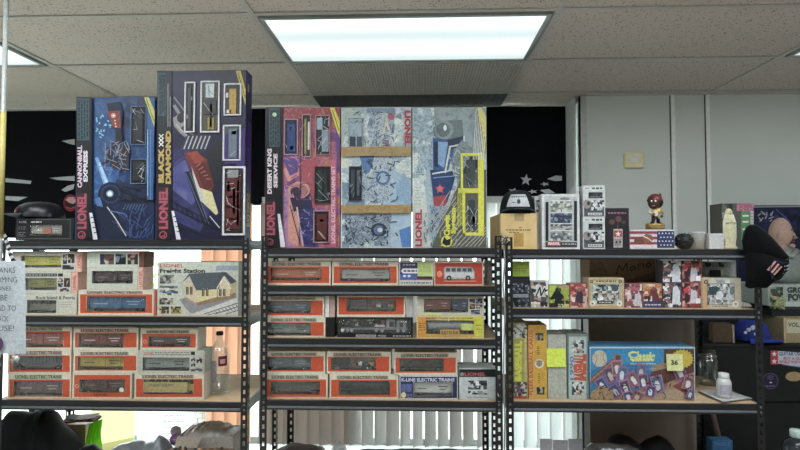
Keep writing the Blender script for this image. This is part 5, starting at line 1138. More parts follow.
# green and pink box behind, slightly turned
c = Carton(721.5, 203.5, 736, z, D=2.20, depth=.09, m='#4a4c46', name='statue_box', label='dark and green carton with pink band standing behind the statue', cat='box')
c.p.mosaic(722, 204, 736, 247, ['#2c2e2a', '#565a50', '#8a9078', '#3a3f38'], 4, 10, 3); 
mb2 = c.mb; 
g0 = P(736.3, 248, 2.17); g1 = P(753, 203, 2.17); mb2.box((g0.x, 2.19, z + EPS), (g1.x, 2.29, g1.z), mat('#454b45')); pp = Print(mb2, 2.19)
pp.rect(741, 211, 753.5, 240, mat('#4c7a4c')); pp.rect(736.8, 203.5, 753.5, 211, art(['#a85c78', '#8a4a64', '#c07a90'], 60)); pp.rect(741, 240, 753.5, 247, mat('#3a5a44'))
for y in (215, 221, 228.5): pp.rect(742.5, y, 748.5, y + 1.6, mat('#c8d4c4'))
pp.rect(750.5, 211, 753.5, 240, mat('#a8a4a4')); pp.textlines(751, 212, 753, 239, mat('#6a5c62'), 9, 3); c.done()
# ------------------------------------------------------------ RIGHT UNIT, CARD BOXES (upper inner shelf)
z = Rz[1]
GC = None
def cardbox(x0, y0, x1, z0, label, base, draw, D=2.115, depth=.06, name='card_box', side=None, gap=.0015):
    c = Carton(x0, y0, x1, z0, D=D, depth=depth, m=base, name=name, label=label, cat='sports card box', side=side, gap=gap); draw(c.p); c.done(); return c
def d1(p):
    p.mosaic(512, 283.5, 529.5, 293, ['#1a1b22', '#3c4458', '#8c93a4', '#20222a', '#5a6478'], 8, 6, 3); p.rect(513, 294, 528.5, 297.5, mat('#8d929c')); p.mosaic(512, 298, 529.5, 307, ['#17181d', '#3a4250', '#20242c', '#6c7480'], 8, 5, 8); p.frame(511.8, 282.6, 529.8, 307.7, .6, mat('#3a3d46'))
c = cardbox(511.5, 282, 530, z, 'black and silver sports card box at the left end, under the lime sticky note', '#1a1b20', d1)
mb = MB(); mb.box((c.xa, 2.115, c.zt + EPS), (c.xb, 2.175, P(520, 276.5, 2.115).z), mat('#16181c', .5)); pp = Print(mb, 2.115); pp.textlines(513, 279, 528, 281, mat('#3c5038'), 1, 3, .7); o = build('card_box', mb); tag(o, 'dark flat card box lying on the leftmost card box, bearing the lime note', 'sports card box')
o2 = thing('card_pack', ((c.xa + c.xb) / 2, 2.15, P(520, 276.5, 2.115).z + EPS), 'small dark upright pack wearing a lime green sticky note, left end of the right unit', 'card pack')
zt_ = P(520, 276.5, 2.115).z + EPS
mb = MB(); mb.box((c.xa + .003, 2.13, zt_), (c.xb - .003, 2.16, P(520, 262, 2.13).z), mat('#22242a')); build('pack', mb, o2)
sticky(o2, 512, 261.5, 529.3, 278, 2.128, '#a6bf32', 'lime green sticky note', lambda p: p.textlines(515, 267, 526, 272, mat('#7c9024'), 2, 3, .6))
def d2(p):
    p.mosaic(531, 282, 548, 307.5, ['#2b2b2e', '#c4c2bc', '#8e8a88', '#a8867c', '#e0dedc', '#4c4a4c'], 7, 8, 4)
    p.poly([(534, 296), (538, 285), (541, 285), (546, 297)], mat('#c9ccc9')); p.line([(536, 296), (540, 287), (541, 296), (545, 288)], 1.4, mat('#26272a')); p.poly([(532, 298), (540, 301), (547, 297), (547, 299.5), (540, 303.5), (532, 300)], mat('#5a4a48'))
    p.rect(541, 302, 544, 306.5, INK); p.rect(545, 302, 547.5, 306.5, INK); p.mosaic(531, 302, 540, 307.5, ['#c8a89a', '#a8a4a0', '#dcdad4'], 4, 3, 3)
cardbox(530.5, 281.3, 548.5, z, 'white and grey sports card box with dark zigzag, next to the green one', '#b8b6b0', d2)
def d3(p):
    p.mosaic(549, 286, 569, 307.5, ['#6b7424', '#9aa83a', '#2c2e22', '#b8c050'], 8, 8, 3); p.poly([(545, 286), (556, 285.5), (553, 296), (548, 292)], mat('#a9bc3c')); p.rect(561, 286, 568.5, 303, art(['#a9b440', '#8c9a30', '#c0c868'], 60)); p.rect(559, 285.6, 569, 288, mat('#b08a6c'))
    p.poly([(554, 292), (557, 288.5), (559.5, 291.5), (564, 296), (562, 307), (553, 307), (555, 299), (549, 300)], mat('#1d1e20')); p.ell(557, 289.8, 1.8, 1.9, mat('#26272a')); p.rect(549, 303, 556, 307.5, mat('#2a2a2c')); p.textlines(558, 303.5, 568, 307, mat('#c8c8b0'), 2, 3, .9); p.mosaic(562, 299, 569, 304, ['#3a3c28', '#222', '#8a9040'], 4, 3, 3)
cardbox(549, 285.3, 569.5, z, 'lime green and black sports card box with a crouching player', '#8c9a3a', d3)
def d4(p):
    p.mosaic(570.5, 284, 588, 307.5, ['#8a3a3c', '#b4605c', '#c98a84', '#a04848', '#d8b8b0'], 7, 9, 6); p.poly([(576, 296), (578, 289), (581, 289), (583, 295), (585, 303), (574, 304)], mat('#3a3440')); p.ell(579.3, 289.6, 2, 2.2, mat('#8a6a5c')); p.rect(571, 302, 579, 306, mat('#8a4440')); p.rect(572, 298, 575, 302, mat('#dcd4d0')); p.rect(583, 296, 587, 302, mat('#d0b0ac')); p.ell(586.5, 290, 1.2, 1.4, WHITE)
cardbox(570, 283.6, 588.2, z, 'red and pink sports card box left of the big cream box', '#a85450', d4)
def d5(p):
    p.frame(588.8, 278.6, 623.6, 307.6, 2, mat('#b49a6c')); p.rect(591.5, 283, 621, 304.5, mat('#aaa48e')); p.mosaic(593, 284.5, 619, 303, ['#2f3538', '#5c6c68', '#8fa09a', '#c8ccc4', '#3c4850', '#a8b8b0'], 12, 8, 3); p.textlines(596, 280, 616, 282.4, mat('#4a4438'), 1, 3, 1.4)
    p.mosaic(598, 291, 618, 300, ['#c9c0b8', '#8a6c6c', '#5a5c60', '#dedad4', '#a8a49c'], 9, 4, 9); p.ell(615, 288, 3.6, 3.4, mat('#3f5258')); p.rect(597, 301, 613, 303.8, mat('#26282a')); p.textlines(599, 301.7, 611, 303, mat('#d8d4c8'), 1, 3, .8)
    for (x, y) in ((592.5, 303.5), (619.5, 303.5)): p.ell(x, y, 2.8, 2.8, mat('#dcd8cc')); p.ell(x, y, 1, 1, mat('#6a6a66'))
    for (x, y) in ((591.5, 281.5), (620, 281.5)): p.ell(x, y, 1.7, 1.7, mat('#4a4c48')); p.ell(x, y, .8, .8, mat('#a8a498'))
cardbox(588.6, 278, 624, z, 'large cream sports card box with teal player collage, middle of the right unit', '#c9b68c', d5, D=2.10, depth=.08)
def d6(p):
    p.mosaic(624.5, 284, 642, 307.5, ['#6c3a44', '#a8606c', '#c8a0a0', '#3a3440', '#d8ccc8', '#8a4450'], 8, 8, 5); p.poly([(634, 306), (635, 293), (638, 290), (641, 296), (641, 306)], mat('#c0bcc4')); p.rect(625, 301, 633, 306, mat('#8a5058')); p.ell(636.5, 292, 1.8, 2, mat('#7a5448'))
cardbox(624.4, 283.8, 642.2, z, 'maroon and white sports card box right of the large cream box', '#93606a', d6)
def d7(p):
    p.mosaic(642.6, 284, 662, 301, ['#b8845a', '#c89a6a', '#a85a48', '#6a3a34', '#d8c0a0'], 8, 7, 7); p.poly([(648, 301), (650, 291), (653, 287), (657, 291), (660, 301)], mat('#6c3438')); p.rect(642.6, 301, 662, 307.5, mat('#3f3c66')); p.textlines(645, 303.5, 661, 306, mat('#c8c8dc'), 1, 3, 1.3); p.ell(653.5, 288.5, 1.8, 2, mat('#7a4c3c')); p.mosaic(644, 296, 652, 301, ['#dcd0c8', '#3a2a30'], 4, 2, 5)
cardbox(642.5, 283.6, 662, z, 'orange sports card box with purple foot band', '#b08462', d7)
def sq(kind):
    def d(p, x0=662.4, y0=283, seed=kind):
        if kind in (1, 2):
            ya = 283.4 if kind == 1 else 261
            p.mosaic(662.8, ya, 681, ya + (24 if kind == 1 else 21), ['#2a2a30', '#6a6a72', '#c4c4c8', '#7a4a4c', '#dcdce0', '#3c3c44'], 7, 8, 10 + kind)
            p.poly([(672, ya + 21), (673, ya + 4), (677, ya + 2), (680, ya + 8), (680, ya + 21)], mat('#c8ccd2')); p.line([(664, ya + 6), (669, ya + 2.5)], 1.4, WHITE)
            for k in range(3): p.rect(664, ya + 7.5 + 4 * k, 670, ya + 9.6 + 4 * k, mat(['#a87a70', '#3a3a3e', '#8a5a54'][k]))
        else:
            ya = 283.4 if kind == 3 else 261
            p.mosaic(682, ya, 701.5, ya + (24 if kind == 3 else 21), ['#8a3c40', '#a8605c', '#5a2a30', '#c8908a', '#3a2c34'], 7, 8, 10 + kind)
            p.poly([(690, ya + 20), (691, ya + 7), (694, ya + 4), (697, ya + 9), (698, ya + 20)], mat('#c0bcc8')); p.ell(694, ya + 5, 1.8, 2, mat('#6a4638')); p.poly([(683, ya + 6), (688, ya + 3), (690, ya + 5), (685, ya + 9)], mat('#c8383c')); p.rect(696, ya + 15, 700.5, ya + 20, WHITE); p.rect(685, ya + 10, 688.5, ya + 19, mat('#33242c'))
    return d
a1 = cardbox(662.4, 283, 681.4, z, 'black and white sports card box, lower one of the stacked pair', '#4a4a52', sq(1))
cardbox(662.4, 260.8, 681.2, a1.zt, 'black and white sports card box, upper one of the stacked pair', '#4a4a52', sq(2))
a2 = cardbox(681.7, 283, 702, z, 'red sports card box with white-clad player, lower of the stacked pair', '#8a4a4c', sq(3))
cardbox(681.7, 260.8, 701.8, a2.zt, 'red sports card box with white-clad player, upper of the stacked pair', '#8a4a4c', sq(4))
def d8(p):
    p.rect(702.6, 278.6, 709, 307.4, mat('#c49a68')); p.rect(709, 278.6, 736, 283, mat('#b8b4a4')); p.mosaic(707.5, 284, 734, 304.5, ['#6c7278', '#a8acac', '#d0d0cc', '#4c5258', '#8a9096', '#b8a8a0'], 12, 9, 3); p.mosaic(716, 279.6, 730, 283, ['#8a9098', '#c8ccd0'], 5, 1, 4)
    p.frame(707, 283.5, 734.5, 305, .5, mat('#5a5a58')); p.ell(706, 282, 2.1, 2.1, mat('#3a3c3c')); p.ell(706, 282, 1.1, 1.1, mat('#a8a498')); p.ell(735.5, 304, 3.2, 3.2, mat('#d8d4c8')); p.ell(735.5, 304, 1.4, 1.4, mat('#8a8a86')); p.textlines(712, 305.4, 728, 307, mat('#5a5040'), 1, 3, .8); p.poly([(708, 293), (714, 295), (720, 288), (716, 286), (709, 287)], mat('#2e4048')); p.ell(720, 295, 3.4, 4, mat('#cfcfd0')); p.ell(729, 297, 3.2, 3.6, mat('#b8bcc0'))
c8 = cardbox(702.4, 278, 741, z, 'large cream and grey sports card box at the right end of its shelf', '#bfb49a', d8, D=2.10, depth=.08)
# grey handheld console box behind
y9 = 2.24; t = thing('console_box', (P(716, 300, y9).x, y9 + .03, z + EPS), 'pale grey box with dark square screen behind the right-end card box', 'box')
mb = MB(); a = P(702.5, 300, y9); b = P(735.5, 262, y9); mb.box((a.x, y9, z + EPS), (b.x, y9 + .06, b.z), mat('#9da1a0')); p = Print(mb, y9); p.rect(706, 270, 724, 282, mat('#b4b8b6')); p.mosaic(703, 262.4, 724, 267, ['#26282a', '#8a8e8e', '#3c3e42'], 8, 2, 3); build('carton', mb, t)
mb = MB(); a = P(709.5, 280, y9); b = P(720.5, 270, y9); mb.bevel_box((a.x, y9 - .004, a.z), (b.x, y9 - .0006, b.z), mat('#26292c', .3), .001); build('screen', mb, t)
mb = MB(); mb.add([PZ(742, 302, z + .004), PZ(755, 304, z + .002), PZ(757, 306, z + .002), PZ(745, 306.5, z + .004)], [(0, 1, 2, 3)], WHITE)
V = [PZ(740, 301, z + .012), PZ(750, 303.5, z + .010), PZ(752, 306.3, z + .0035), PZ(742, 306.5, z + .0045)]
mb = MB(); mb.add(V + [v - Vector((0, 0, .0015)) for v in V], [(0, 1, 2, 3), (7, 6, 5, 4), (0, 4, 5, 1), (1, 5, 6, 2), (2, 6, 7, 3), (3, 7, 4, 0)], mat('#c8c4bc')); tag(build('card_sleeve', mb), 'curled white paper slip at the right end of the card shelf', 'paper')
# cardboard behind with handwriting
yb_ = 2.34; mb = MB(); a = P(590, 300, yb_); b = P(657, 261, yb_); ck = mat('#bda083', .8, 0, .05, 12)
mb.box((a.x, yb_, z + EPS), (b.x, yb_ + .12, P(620, 258, yb_).z), ck); p = Print(mb, yb_)
p.poly([(590, 262), (603, 262), (610, 281), (590, 281)], mat('#b0947a', .8)); p.poly([(628, 279), (657, 270), (657, 284), (624, 284)], mat('#a2876e', .8)); p.line([(628, 279), (657, 270)], .8, mat('#cbb292', .8)); p.line([(602, 262), (606, 274)], .5, mat('#97836c'))
for s_ in ([(616, 275), (619, 265), (622, 271), (627, 263), (627, 272)], [(634, 266), (630, 268), (631, 271), (635, 268), (634, 266), (636, 270)], [(638, 269), (638.5, 264.5), (641, 263.5)], [(643, 263), (643.5, 268)], [(649, 262.5), (646, 265), (647.5, 267.5), (651, 265), (649, 262.5)]):
    p.line(s_, .8, mat('#241d18'))
tag(build('cardboard_box', mb), 'brown shipping carton with handwritten name behind the card boxes', 'cardboard box')
mb = MB(); a = P(658, 300, 2.3); b = P(661.5, 260.5, 2.3); mb.bevel_box((a.x, 2.3, z + EPS), (b.x, 2.33, P(660, 260, 2.3).z), mat('#a8a69c', .4), .002); tag(build('carton', mb), 'narrow white upright strip right of the brown shipping carton', 'box')
q = P(586.5, 300, 2.26); mb = MB(); mb.lathe((q.x, 2.26, z + EPS), [(.004, 0), (.004, .07), (.007, .075), (.007, .078)], mat('#bdbab4', .4), 12); mb.box((q.x - .014, 2.256, z + .080), (q.x + .014, 2.264, z + .084), mat('#bdbab4')); tag(build('display_stand', mb), 'thin white upright stand between the red box and cream box', 'stand')

# ------------------------------------------------------------ RIGHT UNIT, LOWER SHELF
z = Rz[2]
def e1(p):
    p.mosaic(512.3, 323, 527, 338, ['#8a8a7a', '#c8c6b4', '#3c3c34', '#a8a894'], 7, 7, 3); p.rect(512.3, 338, 527, 382, mat('#b8b078')); p.rect(513, 339, 524, 382, mat('#a4a04c')); p.text('BASEBALL', 514.5, 341, 522, 381, mat('#d6d638'), rot=90, bold=.07); p.rect(524, 338, 526.8, 384, mat('#c0b06c'))
    p.mosaic(512.3, 382, 527, 396, ['#5a5a70', '#a8a498', '#c9c0a8', '#3a3a4c', '#8c5c50'], 7, 6, 5); p.rect(512.3, 396, 527, 400.5, mat('#a84a30')); p.ell(519, 329, 4.5, 4, mat('#c9c9c0')); p.line([(515, 326), (523, 333)], 1, mat('#3a3a34'))
cardbox(512, 322.5, 527.3, z, 'upright box with big yellow baseball lettering at the left post', '#b8a860', e1, D=2.115, depth=.12)
def e2(p):
    p.rect(528.2, 325.4, 533.6, 400.6, mat('#d49a48')); p.text('FLEER BASEBALL CARDS', 529.3, 330, 532.8, 395, mat('#a84a30'), rot=90); p.rect(533.6, 325.4, 546.4, 400.6, mat('#c99c22')); p.mosaic(535.5, 333, 543.5, 340.5, ['#26221c', '#8a8478', '#4a4438'], 4, 3, 3); p.mosaic(535, 387, 544.5, 394.5, ['#26221c', '#a89a84', '#4a4438'], 4, 3, 4)
    p.ell(539.3, 363.5, 4.5, 4.8, mat('#cfcab8')); p.ell(539.3, 363.5, 3, 3.2, mat('#8a866c')); p.line([(535.5, 361), (543, 361)], .6, mat('#a84a3c')); p.textlines(537, 346, 540, 355, mat('#5a4210'), 5, 3, .7); p.textlines(538, 373, 540, 384, mat('#5a4210'), 5, 4, .7)
cardbox(528, 325, 546.8, z, 'upright mustard yellow card box second from the left post', '#c99c22', e2, D=2.115, depth=.12)
c = cardbox(547.2, 334.5, 566.3, z, 'upright plain grey card box with a yellow sticky note', '#a9ab9e', lambda p: p.line([(548, 335.5), (548, 400)], .5, mat('#8c8e84')), D=2.115, depth=.12)
sticky(c.t, 546.6, 348.5, 565.4, 366.5, 2.113, '#cfe02a', 'bright yellow sticky note', lambda p: p.textlines(550, 355, 561, 357, mat('#a8b81e'), 1, 3, .5))
def e4(p):
    p.rect(569, 337, 587, 399, mat('#a9b8b4')); p.mosaic(572, 340, 584, 353, ['#3a4448', '#a88a70', '#c9ccc8', '#5c6c74', '#b8c4c4'], 6, 6, 3); p.text('1990', 569.8, 356, 573.8, 380, mat('#4a78a8'), rot=90); p.text('BASEBALL', 573.5, 354, 586.5, 381, mat('#c0502c'), rot=90, bold=.07, shear=.2); p.mosaic(572, 382, 584, 395, ['#3a4448', '#a88a70', '#c9ccc8', '#2c3438', '#b8c4c4'], 6, 6, 5)
    p.frame(567.3, 334.5, 588, 401, 1.6, mat('#6f8480'))
cardbox(567, 334, 588.2, z, 'upright pale blue box with red baseball lettering beside the bat-and-ball set', '#8fa09c', e4, D=2.115, depth=.12)
# big card set box
c = Carton(589, 346.5, 694, z, D=2.11, depth=.11, m='#2c7fae', name='card_set_box', label='large blue boxed card set with bat, ball and fanned cards artwork', cat='card set box'); p = c.p
p.poly([(589.5, 349), (694, 349), (694, 372), (650, 360), (589.5, 372)], mat('#2f86b6')); p.rect(589.2, 346.8, 693.8, 348.6, mat('#8fb0c0'))
p.poly([(694, 349), (694, 403), (589.5, 403), (589.5, 390), (610, 380), (650, 372), (652, 366), (664, 362), (672, 349)], art(['#8a705a', '#a08468', '#6f5648'], 20)); p.rect(664, 349, 694, 363, mat('#5c4236')); p.poly([(694, 362), (694, 372), (664, 384), (648, 386), (650, 372)], mat('#5f3a34'))
p.poly([(589.5, 372), (600, 366), (640, 362), (652, 370), (646, 388), (610, 398), (589.5, 396)], mat('#2a709c')); p.poly([(640, 392), (694, 388), (694, 403), (636, 403)], mat('#a89078')); p.poly([(672, 386), (694, 376), (694, 399)], mat('#7c4038'))
p.ell(599.5, 358.5, 7.4, 8.4, mat('#b8b09a')); p.line([(594, 353), (597, 358), (595, 365)], .6, mat('#a06a54')); p.line([(604, 352), (603, 358), (606, 364)], .6, mat('#a06a54'))
p.poly([(589.5, 379), (612, 359), (617, 355), (621, 361), (605, 372), (589.5, 386)], mat('#7a5848')); p.ell(617, 358.5, 4.2, 4.6, mat('#8f6a58')); p.ell(618, 358, 2.6, 3, mat('#5e4238')); p.line([(590, 381), (613, 361)], .8, mat('#a88674'))
p.text('Classic', 630, 351.2, 655, 361.6, mat('#c3cf80'), bold=.06, shear=.3); p.ell(633, 354.5, 5, 3.4, mat('#c3cf80')); p.ell(634, 355, 3.4, 2, mat('#2f86b6')); p.text('MAJOR LEAGUE BASEBALL', 630, 363, 656, 364.8, mat('#c0d8e0')); p.textlines(637, 368, 656, 370.5, mat('#7cb0cc'), 2, 5, .5)
pk = mat('#9c6088')
def card(cx, cy, w_, h_, a, m1, s):
    ca, sa = math.cos(a), math.sin(a); R_ = lambda x, y: (cx + x * ca - y * sa, cy + x * sa + y * ca)
    p.poly([R_(-w_, -h_), R_(w_, -h_), R_(w_, h_), R_(-w_, h_)], m1); p.poly([R_(-w_ * .78, -h_ * .8), R_(w_ * .78, -h_ * .8), R_(w_ * .78, h_ * .8), R_(-w_ * .78, h_ * .8)], mat(['#2b4f7c', '#4c4a5c', '#7a5a50', '#3c6c8c'][s % 4])); p.poly([R_(-w_ * .3, h_ * .7), R_(-w_ * .5, -.1 * h_), R_(0, -h_ * .6), R_(w_ * .4, 0), R_(w_ * .4, h_ * .7)], mat(['#d0ccd4', '#b8a8a8', '#c8c4cc'][s % 3])); p.ell(*R_(0, -h_ * .5), 1, 1.1, mat('#6a4a44'))
for i, q_ in enumerate(((602, 385, 5, 8, -.5), (610, 375, 5, 8, -.35), (617, 368, 5.5, 8, -.1), (622, 374, 5, 8, .2), (615, 391, 5, 7, -.6), (625, 387, 5, 7.5, -.3), (633, 379, 5, 8, -.5), (641, 372, 5, 8, .1), (628, 396, 5, 5, -.2), (643, 381, 5, 7.5, -.1), (637, 396, 6, 5, .5), (657, 384, 6, 9, -.2), (650, 391, 5, 6, .2), (679, 371, 6, 9, -.35), (688, 383, 6, 7, .3), (690, 394, 4, 5, .5))): card(*q_, [pk, mat('#8c5478'), mat('#a87090')][i % 3], i)
p.poly([(590, 403), (590, 392), (600, 385), (612, 390), (614, 403)], art(['#6c543c', '#a88c68', '#3c2e24'], 60)); p.scribble(590, 384, 640, 402, mat('#3a2c30'), 26, .8, 3, 6); p.scribble(645, 372, 694, 398, mat('#3c2428'), 22, .9, 4, 6)
n = 20; p.poly([(683.5 + (11 if i % 2 else 9) * .95 * math.cos(2 * PI * i / (2 * n)) - 1, 359 + (9.5 if i % 2 else 7.8) * math.sin(2 * PI * i / (2 * n))) for i in range(2 * n)] if False else [(681 + (12 if i % 2 else 10) * math.cos(PI * i / n), 358.5 + (10 if i % 2 else 8.2) * math.sin(PI * i / n)) for i in range(2 * n)], mat('#bfa62c'))
p.frame(589.2, 346.8, 693.8, 403.4, .5, mat('#c8d8dc')); c.done()
sticky(c.t, 666.5, 354, 682.5, 370.5, 2.11 - p.k * p.step - .0008, '#cfcf8c', 'pale yellow sticky note with number 36', lambda p: p.text('36', 671, 360, 678, 365, mat('#3a3a34')))
# papers, pill bottle, jar
mb = MB(); rd = random.Random(4)
for k in range(7):
    dx = rd.uniform(-1.5, 1.5); zz = z + EPS + .0012 * k
    V = [PZ(699 + dx, 391, zz), PZ(722 + dx, 389.5, zz), PZ(751 + dx, 398.5 + rd.uniform(-.5, .5), zz), PZ(724 + dx * .5, 402, zz)]
    mb.add(V + [v + Vector((0, 0, .0009)) for v in V], [(3, 2, 1, 0), (4, 5, 6, 7), (0, 1, 5, 4), (1, 2, 6, 5), (2, 3, 7, 6), (3, 0, 4, 7)], mat('#b8bab8', .6))
tag(build('paper_stack', mb), 'loose stack of white papers under the white pill bottle', 'papers')
zp = z + EPS + .0094
q = PZ(724, 396.5, zp); t = thing('pill_bottle', (q.x, q.y, zp), 'small white pill bottle standing on the white papers', 'bottle'); S = q.y / F
mb = MB(); mb.lathe((q.x, q.y, zp), [(6 * S, 0), (6.6 * S, 1 * S), (6.6 * S, 14 * S), (5 * S, 17.5 * S), (4.2 * S, 18 * S)], mat('#c4c6c4', .35), 28); build('bottle', mb, t)
mb = MB(); mb.lathe((q.x, q.y, zp + 18.1 * S), [(4.6 * S, 0), (4.8 * S, .5 * S), (4.8 * S, 4 * S), (4.3 * S, 4.6 * S)], mat('#cfd1d0', .4), 24); build('cap', mb, t)
mb = MB(); V = []; 
for i in range(11):
    a_ = -1.0 + 2.0 * i / 10; V += [(q.x + 6.7 * S * math.sin(a_), q.y - 6.7 * S * math.cos(a_), zp + 3 * S), (q.x + 6.7 * S * math.sin(a_), q.y - 6.7 * S * math.cos(a_), zp + 12.5 * S)]
mb.add(V, [(2 * i, 2 * i + 2, 2 * i + 3, 2 * i + 1) for i in range(10)], art(['#c4c4c8', '#b0b0b8', '#8c8a98', '#cfcfd2'], 180), True); build('bottle_label', mb, t)
q = PZ(708, 384.5, z); S = q.y / F; jg = film('#dfe4e4', .14, .05, 5); t = thing('glass_jar', (q.x, q.y, z + EPS), 'empty clear glass jar behind the papers, by the rear post', 'jar')
mb = MB(); mb.lathe((q.x, q.y, z + EPS), [(8.4 * S, 0), (9.6 * S, 2 * S), (9.6 * S, 22 * S), (8 * S, 26 * S), (7.4 * S, 27 * S), (7.6 * S, 34 * S)], jg, 28); mb.lathe((q.x, q.y, z + EPS + 27 * S), [(8.0 * S, 0), (8.2 * S, .6 * S), (8.0 * S, 1.2 * S)], mat('#6f7472', .3), 28); build('jar', mb, t)
# cardboard offcut on the black cabinet region
# ------------------------------------------------------------ BLACK CABINET AND WHAT STANDS ON IT
yc0, yc1 = 2.62, 3.2
xc0 = P(700, 400, yc0).x; zc = P(780, 344.5, yc0).z
t = thing('metal_cabinet', ((xc0 + 2.2) / 2, (yc0 + yc1) / 2, 0), 'black steel cabinet with stickers at the right edge', 'cabinet'); bm = mat('#0f1012', .5, 0, .15, 20, .3)
mb = MB(); mb.bevel_box((xc0, yc0, 0), (2.5, yc1, zc), bm, .006); build('body', mb, t)
mb = MB(); zs = P(780, 402, yc0).z; mb.bevel_box((xc0 + .012, yc0 - .010, zs + .003), (2.49, yc0 - .0005, zc - .02), bm, .003); build('drawer', mb, t)
mb = MB(); mb.bevel_box((xc0 + .012, yc0 - .010, .05), (2.49, yc0 - .0005, zs - .003), bm, .003); build('drawer', mb, t)
ysf = yc0 - .0104
mb = MB(); p = Print(mb, ysf); mat_r = mat('#b02f3a', .4)
p.rect(770.5, 350.5, 778, 364.5, mat_r); p.star(774.3, 354, 3, mat('#dcd8dc')); p.star(774.3, 361.3, 3, mat('#dcd8dc')); p.poly([(778, 351), (806, 353), (806, 368), (778, 363.5)], mat('#b9c0cc')); p.text('GUITAR USA', 779, 352, 802, 355.6, mat('#34407a'), bold=.03); p.text('BUY A GUN', 783.5, 357, 804, 360, mat('#b03a44'), bold=.03); p.text('WORLD WAR WON', 779.3, 360.2, 806, 363.6, mat('#b03a44'), bold=.03); p.line([(782, 365), (806, 368)], 1, mat('#3a447a')); build('bumper_sticker', mb, t, 'red, white and blue bumper sticker with two stars')
mb = MB(); p = Print(mb, ysf); p.ell(770.5, 381, 8, 8.2, mat('#5c4a74')); p.ell(770.5, 381, 7.2, 7.4, mat('#231b38')); p.ell(770.5, 377.5, 3.5, 2.6, mat('#4c3c68')); p.rect(769.5, 382, 772, 383, WHITE); p.textlines(766, 385, 775, 387, mat('#7a6c94'), 1, 3, 1.2); build('round_sticker', mb, t, 'round purple sticker')
mb = MB(); p = Print(mb, ysf); p.ell(794, 376.5, 8.5, 4.8, mat('#a08860')); build('oval_sticker', mb, t, 'tan oval sticker')
mb = MB(); a = P(705, 343, 2.75); b = P(753, 306, 2.75); mb.bevel_box((a.x, 2.80, zc + EPS), (b.x, 3.0, b.z), mat('#15161a', .6), .004); tag(build('dark_box', mb), 'black box added to darken the space on the cabinet behind the brown cardboard piece', 'box')  # box added only to darken the space above the cabinet
mb = MB(); a = P(590, 400, 2.575); b = P(696.5, 319, 2.575); mb.box((a.x, 2.575, .001), (b.x, 2.59, b.z), mat('#8a7c72', .8, 0, .04, 3)); tag(build('shade_board', mb), 'brown-grey board added for the shaded lower wall behind the boxed card set', 'board')  # board added where the lower wall lies in brownish shade
# blue cap
q = P(752, 343, 2.71)
cap(q.x - .002, 2.71, zc + .004, .078, .100, -PI / 2 + .35, 'royal blue cap with white emblem on top of the black cabinet', mat('#1c2e86', .7), mat('#2038a0', .7), None, brimlen=.8)
mb = MB()
# its emblem
cx, cy = q.x - .002, 2.71
for k, (a_, b_, r) in enumerate(((-.12, .062, .012), (0.0, .072, .015), (.14, .06, .012), (.05, .045, .010), (-.2, .048, .009))):
    an = -PI / 2 + .1 + a_ * 2.2 - .5; rr = .078 * (1 - (b_ / .105) ** 2) ** .31 * 1.0
    mb.ball((cx + (rr + .003) * math.cos(an) * 1.0, cy + (rr + .003) * math.sin(an), zc + b_), (r, .004, r * .8), mat('#c9ccd4'), 10, 6)
capo = [o for o in sc.objects if o.name.startswith('baseball_cap') and 'royal' in o.get('label', '')][0]
build('emblem', mb, capo, 'white embroidered emblem')
# cardboard piece
mb = MB(); q0 = P(711, 334, 2.68); q1 = P(727, 322, 2.68); mb.box((q0.x, 2.66, zc + EPS), (q1.x + .01, 2.70, q1.z - .005), mat('#5a4634', .8)); mb.box((q1.x + .011, 2.655, zc + EPS), (q1.x + .02, 2.70, q1.z - .01), mat('#a89474', .8)); tag(build('cardboard_box', mb), 'small brown cardboard piece on the black cabinet, left of the blue cap', 'cardboard box')
mb = MB(); q0 = P(784, 343, 2.66); q1 = P(830, 318, 2.66); mb.box((q0.x, 2.66, zc + EPS), (q1.x, 2.95, q1.z), mat('#9c8a64', .8)); p = Print(mb, 2.66); p.rect(786.5, 319.5, 815, 333, mat('#c0bba0')); p.text('VOL. 2', 788, 322.5, 804, 327, mat('#2a2a2a'), bold=.03); p.rect(784, 318, 785.5, 343, mat('#c2ac84')); zb1 = q1.z
tag(build('cardboard_box', mb), 'tan cardboard box with cream label on the cabinet, cut off by the frame', 'cardboard box')
mb = MB(); q0 = P(771, 343, 2.69); xr_ = P(783, 330, 2.66).x; mb.box((q0.x, 2.80, zc + EPS), (xr_ - .003, 2.95, P(778, 319, 2.69).z), mat('#4a443e', .7)); tag(build('dark_box', mb), 'dark brown box between the blue cap and tan cardboard box', 'box')
# black crate + white printed tub
zt_ = max(zb1, P(778, 319, 2.69).z) + .001
mb = MB(); q0 = P(766, 318, 2.72); x2 = P(830, 300, 2.72).x; z2 = P(790, 307, 2.72).z
mb.box((q0.x + .03, 2.72, zt_), (x2, 2.95, z2), mat('#24282c', .6)); mb.box((q0.x + .03, 2.716, z2 - .01), (x2, 2.9995, z2 - .002), mat('#3a4046')); tag(build('storage_tray', mb), 'dark tray under the white printed tub on the cabinet', 'tray')
mb = MB(); a = P(769, 307, 2.72); b = P(830, 285, 2.72); mb.bevel_box((a.x, 2.72, z2 + EPS), (b.x, 2.97, b.z), mat('#a3aca4', .5), .006); p = Print(mb, 2.72); p.text('GROW', 787, 287, 812, 293, mat('#2c3a34'), bold=.06); p.text('POWER', 788, 293.6, 816, 301, mat('#2c3a34'), bold=.06); p.mosaic(770.5, 287, 783, 303, ['#3a5a44', '#8a9c84', '#2a2c2a', '#5c3c38'], 5, 6, 3); p.rect(769.5, 302, 815, 306.5, mat('#b8c8c0')); zt2 = b.z
tag(build('plant_food_tub', mb), 'white-green printed tub at the right edge on the cabinet', 'tub')
mb = MB(); q = P(779, 303, 2.69)
